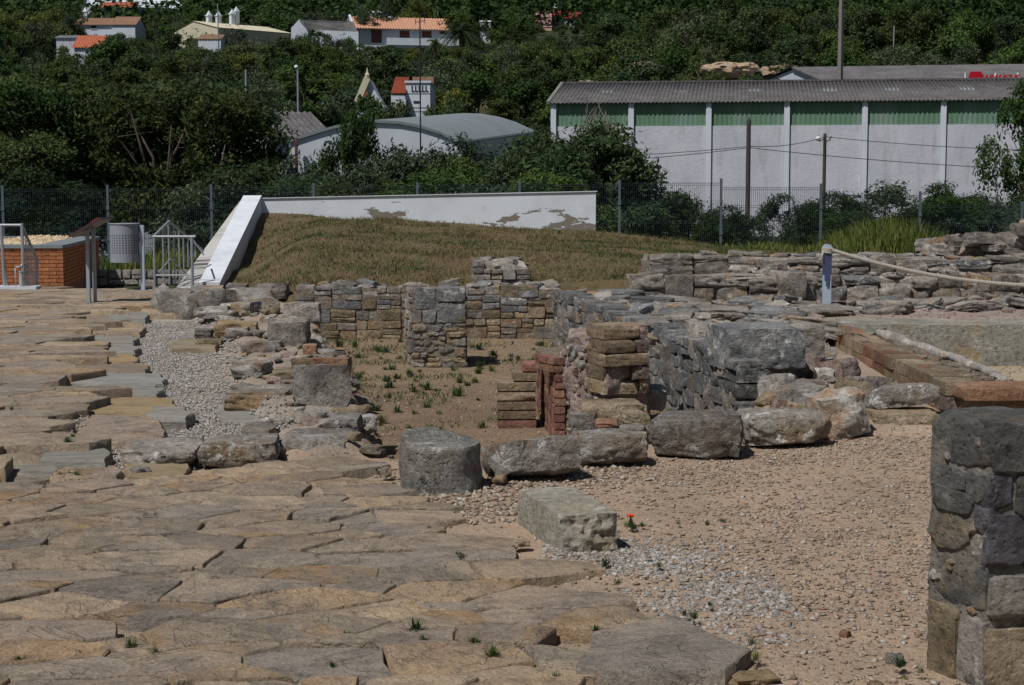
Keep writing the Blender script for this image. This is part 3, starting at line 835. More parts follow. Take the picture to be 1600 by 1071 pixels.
def lay(x, y, lift=0.0):
    i = np.clip(np.round((y - gy[0]) / CELL).astype(int), 0, nyy - 1); j = np.clip(np.round((x - gx[0]) / CELL).astype(int), 0, nxx - 1)
    return np.stack([x, y, Zf[i, j] + lift], -1)
rs = np.random.RandomState(77)
gp = poly_px([(118, 520), (240, 505), (325, 498), (365, 530), (375, 600), (415, 650), (465, 685), (300, 730), (100, 735), (150, 650)], 0)
x, y = zone_points(gp, 75000, 1, 0.06)
stuff(tag(obj('gravel', pebble_mesh('gravel', lay(x, y, 0.012), rs.uniform(0.006, 0.015, len(x)), 'white_gravel', 2, False)), 'white crushed stone gravel spread between the grey slabs of the path', 'gravel'))
gp2 = poly_px([(845, 860), (960, 830), (1010, 880), (1130, 880), (1230, 930), (1262, 985), (1230, 1012), (1170, 1005), (1060, 960), (960, 925), (880, 880)], 0)
x, y = zone_points(gp2, 21000, 3, 0.24)
keep = fbm(np.stack([x * 3, y * 3, x * 0], -1), 31, 4) > rs.uniform(-1.0, 0.7, len(x))
x, y = x[keep], y[keep]
stuff(tag(obj('gravel', pebble_mesh('gravel', lay(x, y, 0.001), 0.004 + 0.012 * rs.uniform(0, 1, len(x)) ** 2, 'grey_gravel', 4, True)), 'pale gravel patch along the paving edge in front of the squared block', 'gravel'))
gp3 = poly_px([(590, 720), (760, 745), (900, 728), (1030, 715), (1480, 670), (1520, 1120), (820, 1120), (1190, 1030), (1000, 940), (860, 870), (700, 800)], 0)
x, y = zone_points(gp3, 52000, 5, 0.1)
dens = fbm(np.stack([x * 1.6, y * 1.6, x * 0], -1), 33, 4)
keep = dens > rs.uniform(-1.1, 0.75, len(x))
x, y = x[keep], y[keep]
stuff(tag(obj('pebbles', pebble_mesh('pebbles', lay(x, y, 0.003), 0.003 + 0.015 * rs.uniform(0, 1, len(x)) ** 3.2, 'dirt_pebble', 6, False, 0.5)), 'small loose pebbles strewn over the tan dirt beside the ruins', 'pebbles'))
gp4 = poly_px([(600, 735), (640, 770), (760, 750), (800, 745), (1010, 722), (1010, 745), (880, 765), (800, 810), (740, 830)], 0)
x, y = zone_points(gp4, 5200, 7, 0.12)
stuff(tag(obj('pebbles', pebble_mesh('pebbles', lay(x, y, 0.006), 0.005 + 0.016 * rs.uniform(0, 1, len(x)) ** 2, 'dirt_pebble', 8, True)), 'coarse pebbles gathered at the foot of the column drum and boulders', 'pebbles'))
x, y = zone_points(PIT, 6000, 9, 0.05)
stuff(tag(obj('pebbles', pebble_mesh('pebbles', lay(x, y, 0.003), rs.uniform(0.005, 0.016, len(x)), 'dirt_pebble', 10, False)), 'fine grit on the earth floor of the sunken room', 'pebbles'))
x, y = zone_points(PLAT, 9000, 11, 0.05)
stuff(tag(obj('pebbles', pebble_mesh('pebbles', lay(x, y, 0.004), rs.uniform(0.006, 0.024, len(x)), 'dirt_pebble', 12, False)), 'loose grit over the raised floor around the basin', 'pebbles'))
x, y = zone_points(FRONT, 9000, 13, 0.0); k = (np.abs(x) / y < 0.4)
x, y = x[k], y[k]
stuff(tag(obj('grit', pebble_mesh('grit', lay(x, y, 0.006), rs.uniform(0.004, 0.010, len(x)), 'dirt_pebble', 14, False)), 'grit and small chips filling the joints of the flagstone paving', 'grit'))

# ================================================================== the ruins
def heap(parent, poly, n, zfn, smin, smax, ws, protos, seed, name='stone', flat=0.7):
    rg = random.Random(seed); k = 0
    xs = [p[0] for p in poly]; ys = [p[1] for p in poly]
    while k < n:
        x, y = rg.uniform(min(xs), max(xs)), rg.uniform(min(ys), max(ys))
        if not inside(poly, np.array([x]), np.array([y]))[0]: continue
        k += 1
        s = smin + (smax - smin) * rg.random() ** 2
        z = zfn(x, y) if callable(zfn) else zfn
        h = s * flat * rg.uniform(0.6, 1.1)
        obj(name, rg.choice(protos), (x, y, z + h * 0.32), (R(rg.uniform(-14, 14)), R(rg.uniform(-14, 14)), rg.uniform(0, 6.28)), (s * rg.uniform(0.8, 1.4), s * rg.uniform(0.7, 1.1), h), parent, pick(ws))

def by_height(zcut, hi, lo, blend=0.12):
    return lambda z: pick(hi) if z + rng.uniform(-blend, blend) > zcut else pick(lo)

# ---- back wall of the sunken room
A = P(462, 530, Z_PIT); B = P(876, 530, Z_PIT)
w = thing('masonry_wall', 'coursed grey and buff rubble wall at the back of the sunken room', 'wall', (0, A.y + 0.3, Z_PIT))
tops = lambda t: 0.39 + 0.02 * math.sin(t * 17)
core(w, [(A.x, A.y + 0.018), (B.x, A.y + 0.018), (B.x, A.y + 0.75), (A.x, A.y + 0.75)], Z_PIT - 0.05, 0.36, 'mortar', rough=0.02)
face_stones(w, (A.x, A.y), (B.x, A.y), Z_PIT, 0.42, 0.42, 0.18, by_height(0.03, [('limestone', 5), ('dark_lime', 2), ('buff', 1)], [('buff', 4), ('limestone', 2.5), ('ochre', .5), ('brick_buff', 1)]), FACES, 0.22, 0.008, 41, top=tops, proud=0.012)
heap(w, [(A.x, A.y + 0.1), (B.x, A.y + 0.1), (B.x, A.y + 0.85), (A.x, A.y + 0.85)], 60, 0.35, 0.1, 0.32, [('limestone', 4), ('dark_lime', 2), ('pale', 1)], RUBBLE, 43, flat=0.45)

# ---- free-standing pier in the room
a = P(643, 575, Z_PIT); b = P(728, 575, Z_PIT)
w = thing('masonry_pier', 'square stone pier of large blocks over thin courses standing in the sunken room', 'pier', ((a.x + b.x) / 2, a.y + 0.4, Z_PIT))
dpt = 0.8; bl = (a.x - 0.13, a.y + dpt); br = (b.x - 0.02, a.y + dpt)
core(w, [(a.x + .015, a.y + .02), (b.x - .015, a.y + .02), (br[0] - .04, br[1]), (bl[0] + .04, bl[1])], Z_PIT - 0.05, 0.55, 'mortar_grey', rough=0.03)
pw = by_height(0.16, [('limestone', 4), ('dark_lime', 2)], [('buff', 3), ('limestone', 2), ('mortar', 1)], 0.05)
face_stones(w, (a.x, a.y), (b.x, a.y), 0.2, 0.60, 0.40, 0.3, pw, FACES, 0.2, 0.006, 3)
face_stones(w, (a.x, a.y), (b.x, a.y), Z_PIT, 0.2, 0.26, 0.1, pw, ROUGH, 0.16, 0.0, 4, proud=0.012)
face_stones(w, bl, (a.x, a.y), Z_PIT, 0.58, 0.34, 0.16, [('pink', 2), ('pale', 2), ('limestone', 2)], BLOCKS, 0.14, 0.014, 5)
face_stones(w, (b.x, a.y), br, Z_PIT, 0.58, 0.34, 0.16, [('limestone', 2), ('buff', 2)], BLOCKS, 0.14, 0.014, 6)
heap(w, [(a.x, a.y + .1), (b.x, a.y + .1), br, bl], 16, 0.53, 0.1, 0.26, [('limestone', 3), ('dark_lime', 2)], RUBBLE, 7, flat=0.4)

# ---- long oblique wall of blue grey blocks
fa = P(864, 540, Z_PIT); fb = Vector((1.71, 12.2, Z_PIT))
w = thing('block_wall', 'long oblique wall of blue grey lichened blocks beside the sunken room', 'wall', ((fa.x + fb.x) / 2, (fa.y + fb.y) / 2, Z_PIT))
tp = lambda t: 0.41 + 0.02 * math.sin(t * 23)
core(w, [(fa.x + 0.03, fa.y), (fb.x + 0.03, fb.y + 0.03), (fb.x + 0.65, fb.y + 0.6), (fa.x + 1.15, fa.y + 0.2)], Z_PIT - 0.05, 0.30, 'limestone', rough=0.06, step=0.08)
face_stones(w, (fa.x, fa.y), (fb.x, fb.y), Z_PIT - 0.02, 0.42, 0.42, 0.22, [('dark_lime', 5), ('limestone', 1)], FACES, 0.3, 0.004, 11, top=tp, proud=0.012)
heap(w, [(fa.x + .15, fa.y), (fb.x + .2, fb.y + 1.2), (fb.x + 0.7, fb.y + 1.6), (fa.x + 1.1, fa.y + .2)], 70, 0.30, 0.1, 0.36, [('dark_lime', 2), ('limestone', 4), ('pale', 2)], ROUGH, 12, flat=0.4)
for i, (x0, x1, yt, yb, dp, mt) in enumerate([(1122, 1256, 500, 578, 0.7, 'dark_lime'), (1080, 1126, 500, 550, 0.5, 'limestone'), (1240, 1292, 500, 562, 0.6, 'limestone')]):
    boulder('stone', None, x0, x1, yt, yb, 0.28, dp, mt, n=16, seed=600 + i, rnd=0.05, amp=0.05, rot=(0, 0, 10 - i * 6), parent=w, fine=0.02)
stones_px(w, [(930, 1010, 450, 470, .3), (985, 1060, 462, 484, .28), (1030, 1100, 482, 502, .28), (905, 985, 470, 490, .26), (1090, 1180, 478, 498, .26), (1170, 1260, 486, 505, .26), (1050, 1130, 450, 470, .28)], ROUGH, [('dark_lime', 2), ('limestone', 3)], depth=0.6)

# ---- mortared rubble wall with a brick-coursed end
ga = Vector((0.36, 12.42)); gb = Vector((0.70, 11.66)); gc = Vector((1.01, 11.78)); gd = Vector((1.12, 13.6))
w = thing('rubble_wall', 'pinkish mortared rubble wall ending in a buff brick-coursed pier', 'wall', (0.85, 12.5, Z_PIT))
core(w, [gb + Vector((.01, .02)), gc + Vector((-.02, .03)), gd, ga + Vector((.35, 1.2)), ga + Vector((.02, 0))], Z_PIT - 0.05, 0.52, 'pink', rough=0.06, step=0.05)
face_stones(w, ga, gb, Z_PIT, 0.62, 0.13, 0.10, [('pink', 5), ('pale', 3), ('limestone', 1), ('ochre', 0.4)], RUBBLE, 0.12, 0.0, 21, proud=0.02, top=lambda t: 0.46 + 0.14 * t)
ea = P(936, 612, 0.03); 
def courses(parent, A, B, z0, z1, h, wmax, ws, protos, depth, seed, gap=0.01, name='brick', proud=0.008):
    rg = random.Random(seed)
    A, B = Vector((A[0], A[1])), Vector((B[0], B[1])); L = (B - A).length; u = (B - A) / L; nrm = Vector((u.y, -u.x)); ang = math.atan2(u.y, u.x)
    z = z0; row = 0
    while z < z1 - h * 0.4:
        hh = h * rg.uniform(0.92, 1.08); x = -wmax * 0.5 * (row % 2) * rg.uniform(0.7, 1.1)
        while x < L - 0.01:
            ww = wmax * rg.uniform(0.8, 1.15); a = max(x, 0); b = min(x + ww, L)
            if b - a > 0.03:
                if L - b < 0.05: b = L
                dp = depth * rg.uniform(0.92, 1.08); p = A + u * ((a + b) / 2) + nrm * (rg.uniform(-proud, proud) - dp / 2)
                obj(name, rg.choice(protos), (p.x, p.y, z + hh / 2), (0, R(rg.uniform(-0.8, 0.8)), ang + R(rg.uniform(-1, 1))), (b - a - gap, dp, hh - gap), parent, pick(ws))
            x += ww
        z += hh; row += 1
courses(w, (gb.x - .03, gb.y - .03), (gc.x + .01, gc.y - .03), 0.17, 0.62, 0.1, 0.36, [('brick_buff', 4), ('buff', 2), ('pink', 2)], FACES, 0.35, 22, gap=0.004, name='brick', proud=0.03)
heap(w, [gb + Vector((.05, .1)), gc + Vector((-.05, .1)), gd, ga + Vector((.2, 0))], 44, 0.50, 0.08, 0.24, [('pink', 3), ('pale', 2), ('brick_buff', 1)], RUBBLE, 23, flat=0.45)
stones_px(w, [(905, 1010, 622, 668, -.02, .35, 'buff'), (930, 968, 655, 672, .05, .2, 'brick_old'), (972, 1014, 640, 664, .03, .25, 'buff'), (965, 1012, 662, 692, -.03, .25, 'limestone'), (985, 1012, 674, 690, .02, .12, 'brick_buff'),
              (890, 935, 640, 676, -.05, .25, 'pale'), (935, 1000, 615, 645, 0.0, .3, 'pink'), (1000, 1045, 600, 640, 0.0, .3, 'pale')], ROUGH, [('buff', 1)])

# ---- red brick pilaster and the small brick stack in front of it
ba = P(838, 645, Z_PIT); bb = P(866, 696, Z_PIT)
w = thing('brick_pilaster', 'leaning red brick pilaster against the rubble wall', 'pilaster', (ba.x + 0.1, ba.y, Z_PIT))
core(w, [(ba.x + .012, ba.y - .02), (bb.x + .015, bb.y + .03), (bb.x + .32, bb.y + .3), (ba.x + .3, ba.y + .2)], Z_PIT - .03, 0.27, 'mortar', rough=0.02)
courses(w, ba, bb, Z_PIT, 0.26, 0.062, 0.21, [('brick_red', 4), ('brick_old', 2)], BRICKS, 0.09, 31, gap=0.009, proud=0.004)
courses(w, (bb.x - .15, bb.y + .38), (bb.x, bb.y + .02), 0.26, 0.40, 0.062, 0.2, [('brick_red', 3), ('brick_old', 2)], BRICKS, 0.09, 32, gap=0.009)
sa = P(776, 671, Z_PIT); sb = P(838, 671, Z_PIT)
w = thing('brick_stack', 'neat stack of buff and red bricks on the floor of the sunken room', 'brick stack', ((sa.x + sb.x) / 2, sa.y + .15, Z_PIT))
wd = sb.x - sa.x
for i in range(5):
    obj('brick', BRICKS[i % 8], ((sa.x + sb.x) / 2 + rng.uniform(-.004, .004), sa.y + .17, Z_PIT + .04 + i * .078), (0, 0, R(rng.uniform(-1.5, 1.5))), (wd, .34, .066), w, M['brick_red'] if i == 0 else M['brick_buff'])
core(w, [(sa.x + .02, sa.y + .025), (sb.x - .02, sa.y + .025), (sb.x - .02, sa.y + .32), (sa.x + .02, sa.y + .32)], Z_PIT - .02, Z_PIT + .37, 'mortar', rough=0.006, name='mortar_bed')
obj('brick', BRICKS[1], (sa.x + wd * .7, sa.y + .2, Z_PIT + .04 + 5 * .078), (0, 0, R(3)), (wd * .62, .3, .066), w, M['brick_buff'])
obj('brick', BRICKS[2], (sa.x + wd * .86, sa.y + .2, Z_PIT + .04 + 6 * .078), (0, 0, R(-3)), (wd * .42, .28, .066), w, M['brick_red'])

# ---- column drum
c0 = P(685, 776, 0)
rad = (P(748, 765, 0).x - P(622, 765, 0).x) / 2
N, Lr = 56, 14
hgt = PD(685, 690, c0.y).z
vs = []
for l in range(Lr + 1):
    for k in range(N):
        an = 2 * math.pi * k / N
        vs.append((math.cos(an), math.sin(an), l / Lr))
for s_ in (0.96, 0.8, 0.6, 0.4, 0.2):
    for k in range(N):
        an = 2 * math.pi * k / N; vs.append((math.cos(an) * s_, math.sin(an) * s_, 1.0))
vs = np.array(vs)
edge = np.ones(len(vs)); edge[:N] = 0.97; edge[Lr * N:(Lr + 1) * N] = 0.965
v3 = vs * np.array([rad, rad, hgt]); v3[:, :2] *= edge[:, None]
v3 = v3 + np.stack([fbm(v3 * 7 + 5 * q, 70 + q, 5, 0.55) for q in range(3)], 1) * np.array([0.016, 0.016, 0.016])
v3[:, 2] += v3[:, 0] * -0.10 * vs[:, 2] + v3[:, 1] * 0.10 * vs[:, 2]
fs = []
for l in range(Lr + 5):
    for k in range(N): fs.append((l * N + k, l * N + (k + 1) % N, (l + 1) * N + (k + 1) % N, (l + 1) * N + k))
fs.append(tuple((Lr + 5) * N + k for k in range(N)))
tag(obj('column_drum', mesh_py('column_drum', v3, fs, M['drum'], True, R(50)), (c0.x, c0.y + rad, -0.02)), 'short weathered stone column drum standing upright on the gravel', 'column drum')

# ---- squared block with a hacked end face
corners = [P(870, 869, 0), P(962, 855, 0), P(902, 815, 0), P(803, 848, 0)]
pts = [P(870, 869, 0), P(963, 855, 0)]
fl, fr = P(870, 869, 0), P(963, 855, 0)
ax = (fr - fl); Wd = ax.length; ax.normalize()
bx_ = PD(803, 770, fl.y + 0.62); dirl = (P(803, 812, 0) - fl); dirl.normalize()
Ln = 0.66
Wd, Ln = 0.285, 0.74
mid = Vector((0.258, 7.58, 0))
v, f = rock_np(22, 812, rnd=0.06, amp=0.02, freq=1.3, chips=7, chip=0.94, dims=(Wd, Ln, 0.21))
hack = np.clip((-v[:, 1] - Ln * 0.40) / (Ln * 0.1), 0, 1)
v[:, 1] += hack * fbm(v * 28, 5, 3, 0.6) * 0.016
me = mesh_np('squared_block', v, f, [M['block']], True, R(40))
# shear the box so that its long side runs away to the left as the photographed block does
sh = dirl - Vector((-ax.y, ax.x, 0)) * dirl.dot(Vector((-ax.y, ax.x, 0)))
for vv in me.vertices: pass
tag(obj('squared_block', me, (mid.x, mid.y, 0.085), (0, 0, R(15.5))), 'pale greenish grey squared stone block with a hacked end on the gravel', 'stone block')

# ---- row of boulders closing the room and holding the bank
boulder('fallen_stone', 'oblong stone with lichened top leaning over beside the column drum', 752, 908, 676, 757, 0, 0.42, 'boulder', seed=31, n=20, rnd=0.22, amp=0.09, rot=(-12, -5, 12))
boulder('boulder', 'low grey boulder with buff foot under the brick-coursed pier', 893, 1018, 664, 733, 0, 0.5, 'boulder', seed=32, n=18, rnd=0.3, rot=(0, 0, 6))
boulder('boulder', 'large pitted grey boulder below the near end of the oblique block wall', 1017, 1174, 636, 719, 0, 0.55, 'boulder', seed=33, n=22, rnd=0.25, amp=0.08, rot=(0, 0, -4))
boulder('boulder', 'rounded brownish grey boulder between the largest boulder and the whitish stone', 1163, 1306, 630, 702, 0, 0.5, 'boulder', seed=34, n=20, rnd=0.35, rot=(0, 0, 5))
boulder('stone_lump', 'whitish lichened lump of stone beside the overhanging slab', 1270, 1368, 598, 688, 0, 0.45, 'pale', seed=35, n=18, rnd=0.3, amp=0.13, rot=(0, -8, 10))
boulder('footing_stone', 'low brown crumbling stone under the overhanging slab', 1362, 1475, 636, 676, 0, 0.4, 'buff', seed=36, n=16, rnd=0.15, amp=0.07)
boulder('slab', 'grey undercut slab resting above the brown crumbling stone', 1355, 1472, 596, 640, 0.13, 0.45, 'boulder', seed=37, n=16, rnd=0.25, amp=0.1, rot=(-6, -5, 6))

# ---- loose stones on the slope below the basin parapet
slope_rows = [(1190, 1250, 545, 590, 'pale'), (1240, 1290, 555, 600, 'pink'), (1195, 1245, 575, 625, 'pale'), (1225, 1300, 585, 640, 'pale'), (1290, 1345, 560, 605, 'pink'), (1310, 1365, 585, 625, 'buff'),
              (1275, 1310, 575, 605, 'pale'), (1330, 1370, 580, 612, 'limestone'), (1180, 1225, 560, 600, 'boulder'), (1250, 1285, 590, 620, 'pink'), (1160, 1200, 580, 625, 'pink'), (1340, 1400, 600, 622, 'brick_old'),
              (1205, 1240, 548, 572, 'buff'), (1265, 1310, 545, 570, 'limestone'), (1360, 1400, 578, 608, 'limestone')]
heapL = 'loose rubble stone on the slope between the boulders and the basin parapet'
for i, (x0, x1, yt, yb, mt) in enumerate(slope_rows):
    p = P((x0 + x1) / 2, yb, 0.14)
    c, d = px_box(x0, x1, yt, yb, 0.12, 0.28)
    tag(obj('rubble_stone', ROUGH[i % 10], (c.x, c.y, ground_z(c.x, c.y) + d[2] * 0.36), (R(rng.uniform(-10, 10)), R(rng.uniform(-10, 10)), rng.uniform(0, 6)), (d[0], 0.26, min(d[2], 0.24)), mat=M[mt]), heapL, 'rubble', 'rubble on the basin slope')
rg_ = random.Random(5)
for i in range(90):
    x, y = rg_.uniform(1.85, 2.85), rg_.uniform(11.2, 14.6)
    s = rg_.uniform(0.05, 0.16)
    tag(obj('rubble_stone', RUBBLE[i % 14], (x, y, ground_z(x, y) + s * 0.2), (rg_.uniform(-.3, .3), rg_.uniform(-.3, .3), rg_.uniform(0, 6)), (s * 1.3, s, s * .7), mat=pick([('pink', 3), ('pale', 2), ('buff', 1)])), heapL, 'rubble', 'rubble on the basin slope')

# ---- basin with brick parapet
pa = P(1278, 505, 0.30); pb = P(1476, 598, 0.30); ia = P(1368, 519, 0.30); ib = P(1572, 594, 0.30)
w = thing('stone_basin', 'sunken plastered basin with a low orange brick parapet and white rim', 'basin', ((pa.x + ib.x) / 2 + 0.2, 14, 0))
core(w, [(pb.x + .04, pb.y), (ib.x, ib.y), (ia.x, ia.y), (pa.x + .04, pa.y)], -0.1, 0.285, 'mortar', rough=0.035, name='parapet_core', step=0.08)
courses(w, pa, pb, -0.02, 0.31, 0.11, 0.45, [('brick_buff', 4), ('buff', 2), ('brick_old', 2), ('pink', 1)], BRICKS, 0.26, 51, gap=0.005, proud=0.008)
heap(w, [(pb.x + .08, pb.y + .05), (ib.x - .06, ib.y), (ia.x - .06, ia.y), (pa.x + .08, pa.y)], 40, 0.272, 0.08, 0.2, [('mortar', 4), ('brick_buff', 2), ('brick_old', 1.3), ('pink', 1)], BLOCKS, 52, name='brick', flat=0.25)
mb = MB(); rim = [ia + Vector((0.02, 0, -0.01)), P(1425, 540, .285), P(1480, 556, .28), P(1530, 575, .28), ib + Vector((0, 0, -.02))]
rp = []
for i in range(len(rim) - 1):
    for k in range(8): rp.append(rim[i].lerp(rim[i + 1], k / 8) + Vector((rng.uniform(-.012, .012), 0, rng.uniform(-.01, .01))))
rp.append(rim[-1])
mb.tube(rp, [0.032 + 0.03 * abs(math.sin(i * .37)) * (1 if i < 12 else .4) for i in range(len(rp))], 9); mb.build('white_rim', M['pale'], w, smooth=True)
mb = MB(); q = [P(1368, 513, .3), P(1400, 506, .3), P(1700, 500, .3)]
core(w, [(ia.x - .05, ia.y + .85), (9.0, 16.35), (9.0, 17.2), (ia.x - .05, 17.2)], -0.2, 0.30, 'render', rough=0.015, name='back_wall', step=0.15)
core(w, [(ia.x - .12, ia.y - .1), (ia.x + .28, ia.y + .7), (ia.x + .28, ia.y + 1.3), (ia.x - .3, ia.y + 1.3)], -0.2, 0.285, 'render', rough=0.03, name='corner_plaster')
core(w, [(pb.x + .1, pb.y - .15), (9, pb.y - .2), (9, pb.y + .2), (pb.x + .1, pb.y + .25)], -0.1, 0.22, 'mortar', rough=0.03, name='near_wall')
xx = pb.x + .04
for i, (ln, mt) in enumerate([(0.56, 'brick_old'), (0.4, 'brick_red'), (0.45, 'brick_old'), (0.5, 'brick_buff')]):
    obj('tile', BRICKS[i], (xx + ln / 2, pb.y - .12 + .03 * i, 0.255), (R(2), R(-1), R(-3)), (ln - .015, .36, .085), w, M[mt]); xx += ln
heap(w, [(pb.x + .1, pb.y + .05), (5.5, pb.y + .05), (5.5, pb.y + .3), (pb.x + .3, pb.y + .3)], 12, 0.22, 0.12, 0.26, [('mortar', 2), ('brick_old', 1)], RUBBLE, 53, flat=0.3)

# ---- broken stone floor on the platform
w = thing('broken_floor', 'broken floor of flat grey stones around the foot of the rope post', 'floor', (3, 17.5, Z_PLAT))
heap(w, [(1.35, 20.0), (2.2, 15.6), (3.1, 15.4), (3.3, 17.6), (7.0, 18.8), (7.0, 20.0)], 150, Z_PLAT - .02, 0.16, 0.62, [('limestone', 4), ('pale', 2), ('dark_lime', 2), ('pink', 1)], ROUGH, 77, flat=0.22)
heap(w, [(1.35, 20.1), (2.2, 15.6), (3.1, 15.4), (3.4, 17.6), (9.0, 19.0), (9.0, 20.1)], 90, Z_PLAT - .01, 0.06, 0.2, [('limestone', 4), ('pale', 2), ('buff', 2), ('pink', 1)], RUBBLE, 78, flat=0.5)
# ---- rope post and rope
pp = P(1291, 482, Z_PLAT)
w = thing('rope_post', 'pale blue steel post with a dark painted patch standing on the ruins', 'post', pp)
mb = MB(); mb.box(pp.x - .048, pp.x + .048, pp.y - .03, pp.y + .03, Z_PLAT - .05, Z_PLAT + .70)
mb.build('shaft', M['post_blue'], w)
mb = MB()
for j, (z0_, z1_, xa, xb) in enumerate([(.40, .66, -.05, .05), (.33, .42, -.032, .035), (.27, .36, -.012, .03), (.24, .30, .004, .024)]):
    mb.box(pp.x + xa - .0015 * j, pp.x + xb + .0015 * j, pp.y - .0325 - .001 * j, pp.y + .0325, Z_PLAT + z0_, Z_PLAT + z1_)
mb.build('painted_patch', M['post_navy'], w)
mb = MB(); mb.tube([(pp.x, pp.y - .034, Z_PLAT + .705), (pp.x, pp.y + .034, Z_PLAT + .705)], .058, 20); mb.build('eye_plate', M['post_blue'], w, smooth=True, sharp=R(40))
e2 = Vector((8.6, pp.y - .6, Z_PLAT + .62)); e1 = Vector((pp.x + .03, pp.y - .02, Z_PLAT + .70))
def rope_pt(t):
    p = e1.lerp(e2, t); p.z -= 0.52 * 4 * t * (1 - t) * 0.72; return p
mb = MB()
for s_ in range(3):
    pts = []
    for i in range(421):
        t = i / 420; p = rope_pt(t); a_ = t * 2 * math.pi * 46 + s_ * 2.094
        pts.append(p + Vector((0.15 * math.cos(a_), 0.35 * math.cos(a_), math.sin(a_))) * 0.0125)
    mb.tube(pts, 0.0135, 6)
rp_o = mb.build('rope', M['rope'], smooth=True)
tag(rp_o, 'thick pale twisted rope sagging from the pale blue post', 'rope')
mb = MB()
for k in range(4):
    cc = [(pp.x + .062 * math.cos(a_ * .5236), pp.y + .045 * math.sin(a_ * .5236), Z_PLAT + .66 + .016 * k + .006 * math.sin(a_)) for a_ in range(13)]
    mb.tube(cc, 0.011, 6)
mb.tube([(pp.x - .05, pp.y - .03, Z_PLAT + .69), (pp.x - .07, pp.y - .05, Z_PLAT + .62), (pp.x - .06, pp.y - .05, Z_PLAT + .58)], 0.011, 6)
tag(mb.build('rope_knot', M['rope'], smooth=True), 'rope wound around the head of the pale blue post', 'rope knot')
pe = Vector((8.65, pp.y - .6, Z_PLAT))
w2 = thing('rope_post', 'pale blue steel post holding the far end of the sagging rope', 'post', pe)
mb = MB(); mb.box(pe.x - .048, pe.x + .048, pe.y - .03, pe.y + .03, Z_PLAT - .05, Z_PLAT + .70); mb.build('shaft', M['post_blue'], w2)

# ---- stepped block wall along the grass
w = thing('stepped_wall', 'long low wall of weathered grey blocks in two steps below the grass', 'wall', (5, 20.8, Z_PLAT))
l0 = P(985, 470, Z_PLAT).x
core(w, [(l0, 20.3), (11, 20.3), (11, 21.3), (l0, 21.3)], 0.1, 0.57, 'limestone', rough=0.05, step=0.12)
core(w, [(l0 + .3, 21.1), (11, 21.1), (11, 22.4), (l0 + .3, 22.4)], 0.1, 0.76, 'limestone', rough=0.06, name='upper_core', step=0.2)
face_stones(w, (l0, 20.2), (11, 20.2), 0.24, 0.62, 0.7, 0.34, [('limestone', 5), ('dark_lime', 1)], ROUGH, 0.5, -0.02, 61, proud=0.05, top=lambda t: 0.58 + 0.05 * math.sin(t * 31))
face_stones(w, (l0 + .3, 21.0), (11, 21.0), 0.56, 0.84, 0.7, 0.26, [('limestone', 5), ('dark_lime', 1), ('pale', .5)], ROUGH, 0.5, -0.02, 62, proud=0.07, top=lambda t: 0.79 + 0.06 * math.sin(t * 27))
heap(w, [(l0, 20.35), (11, 20.35), (11, 20.95), (l0, 20.95)], 60, 0.56, 0.1, 0.34, [('limestone', 3), ('pale', 1)], RUBBLE, 63, flat=0.35)
heap(w, [(l0 + .3, 21.2), (11, 21.2), (11, 22.3), (l0 + .3, 22.3)], 80, 0.77, 0.12, 0.36, [('limestone', 4), ('dark_lime', 1), ('pale', 1)], RUBBLE, 64, flat=0.3)
boulder('lichened_slab', None, 1092, 1217, 412, 458, 0.33, 0.35, 'drum', n=14, seed=640, rnd=0.06, amp=0.04, parent=w, rot=(0, 0, 2))
stones_px(w, [(1005, 1095, 400, 455, .3), (1215, 1262, 420, 470, .3), (1255, 1300, 425, 468, .3), (1160, 1260, 462, 484, .2), (1070, 1170, 455, 476, .2), (1340, 1450, 450, 474, .2), (1440, 1520, 458, 474, .2), (1270, 1345, 455, 475, .2),
              (1080, 1110, 400, 410, .62, .2, 'brick_old'), (1060, 1082, 404, 412, .62, .2, 'brick_old'), (988, 1003, 432, 444, .4, .2, 'brick_old')], ROUGH, [('limestone', 3), ('pale', 1), ('dark_lime', 1)], depth=0.4)
pz = thing('rubble_pile', 'heap of rough grey rubble rising above the stepped wall', 'rubble pile', (P(1545, 405, .8).x, 22, .8))
c_ = Vector((PD(1560, 400, 22).x, 22.0))
heap(pz, [(c_.x - .95, 21.4), (c_.x + 1.6, 21.4), (c_.x + 1.4, 22.6), (c_.x - .8, 22.6)], 70, lambda x, y: 0.72 + 0.42 * max(0, 1 - ((x - c_.x - .4) / 1.4) ** 2) * rng.uniform(0.2, 1), 0.2, 0.5, [('limestone', 3), ('pale', 1), ('buff', 1)], ROUGH, 65, flat=0.5)
core(pz, [(c_.x - .7, 21.5), (c_.x + 1.4, 21.5), (c_.x + 1.2, 22.5), (c_.x - .6, 22.5)], 0.6, 0.9, 'limestone', rough=0.1)
stones_px(pz, [(1525, 1590, 398, 422, .62, .5, 'buff'), (1456, 1500, 385, 405, .72, .4, 'buff')], BLOCKS, [('buff', 1)])

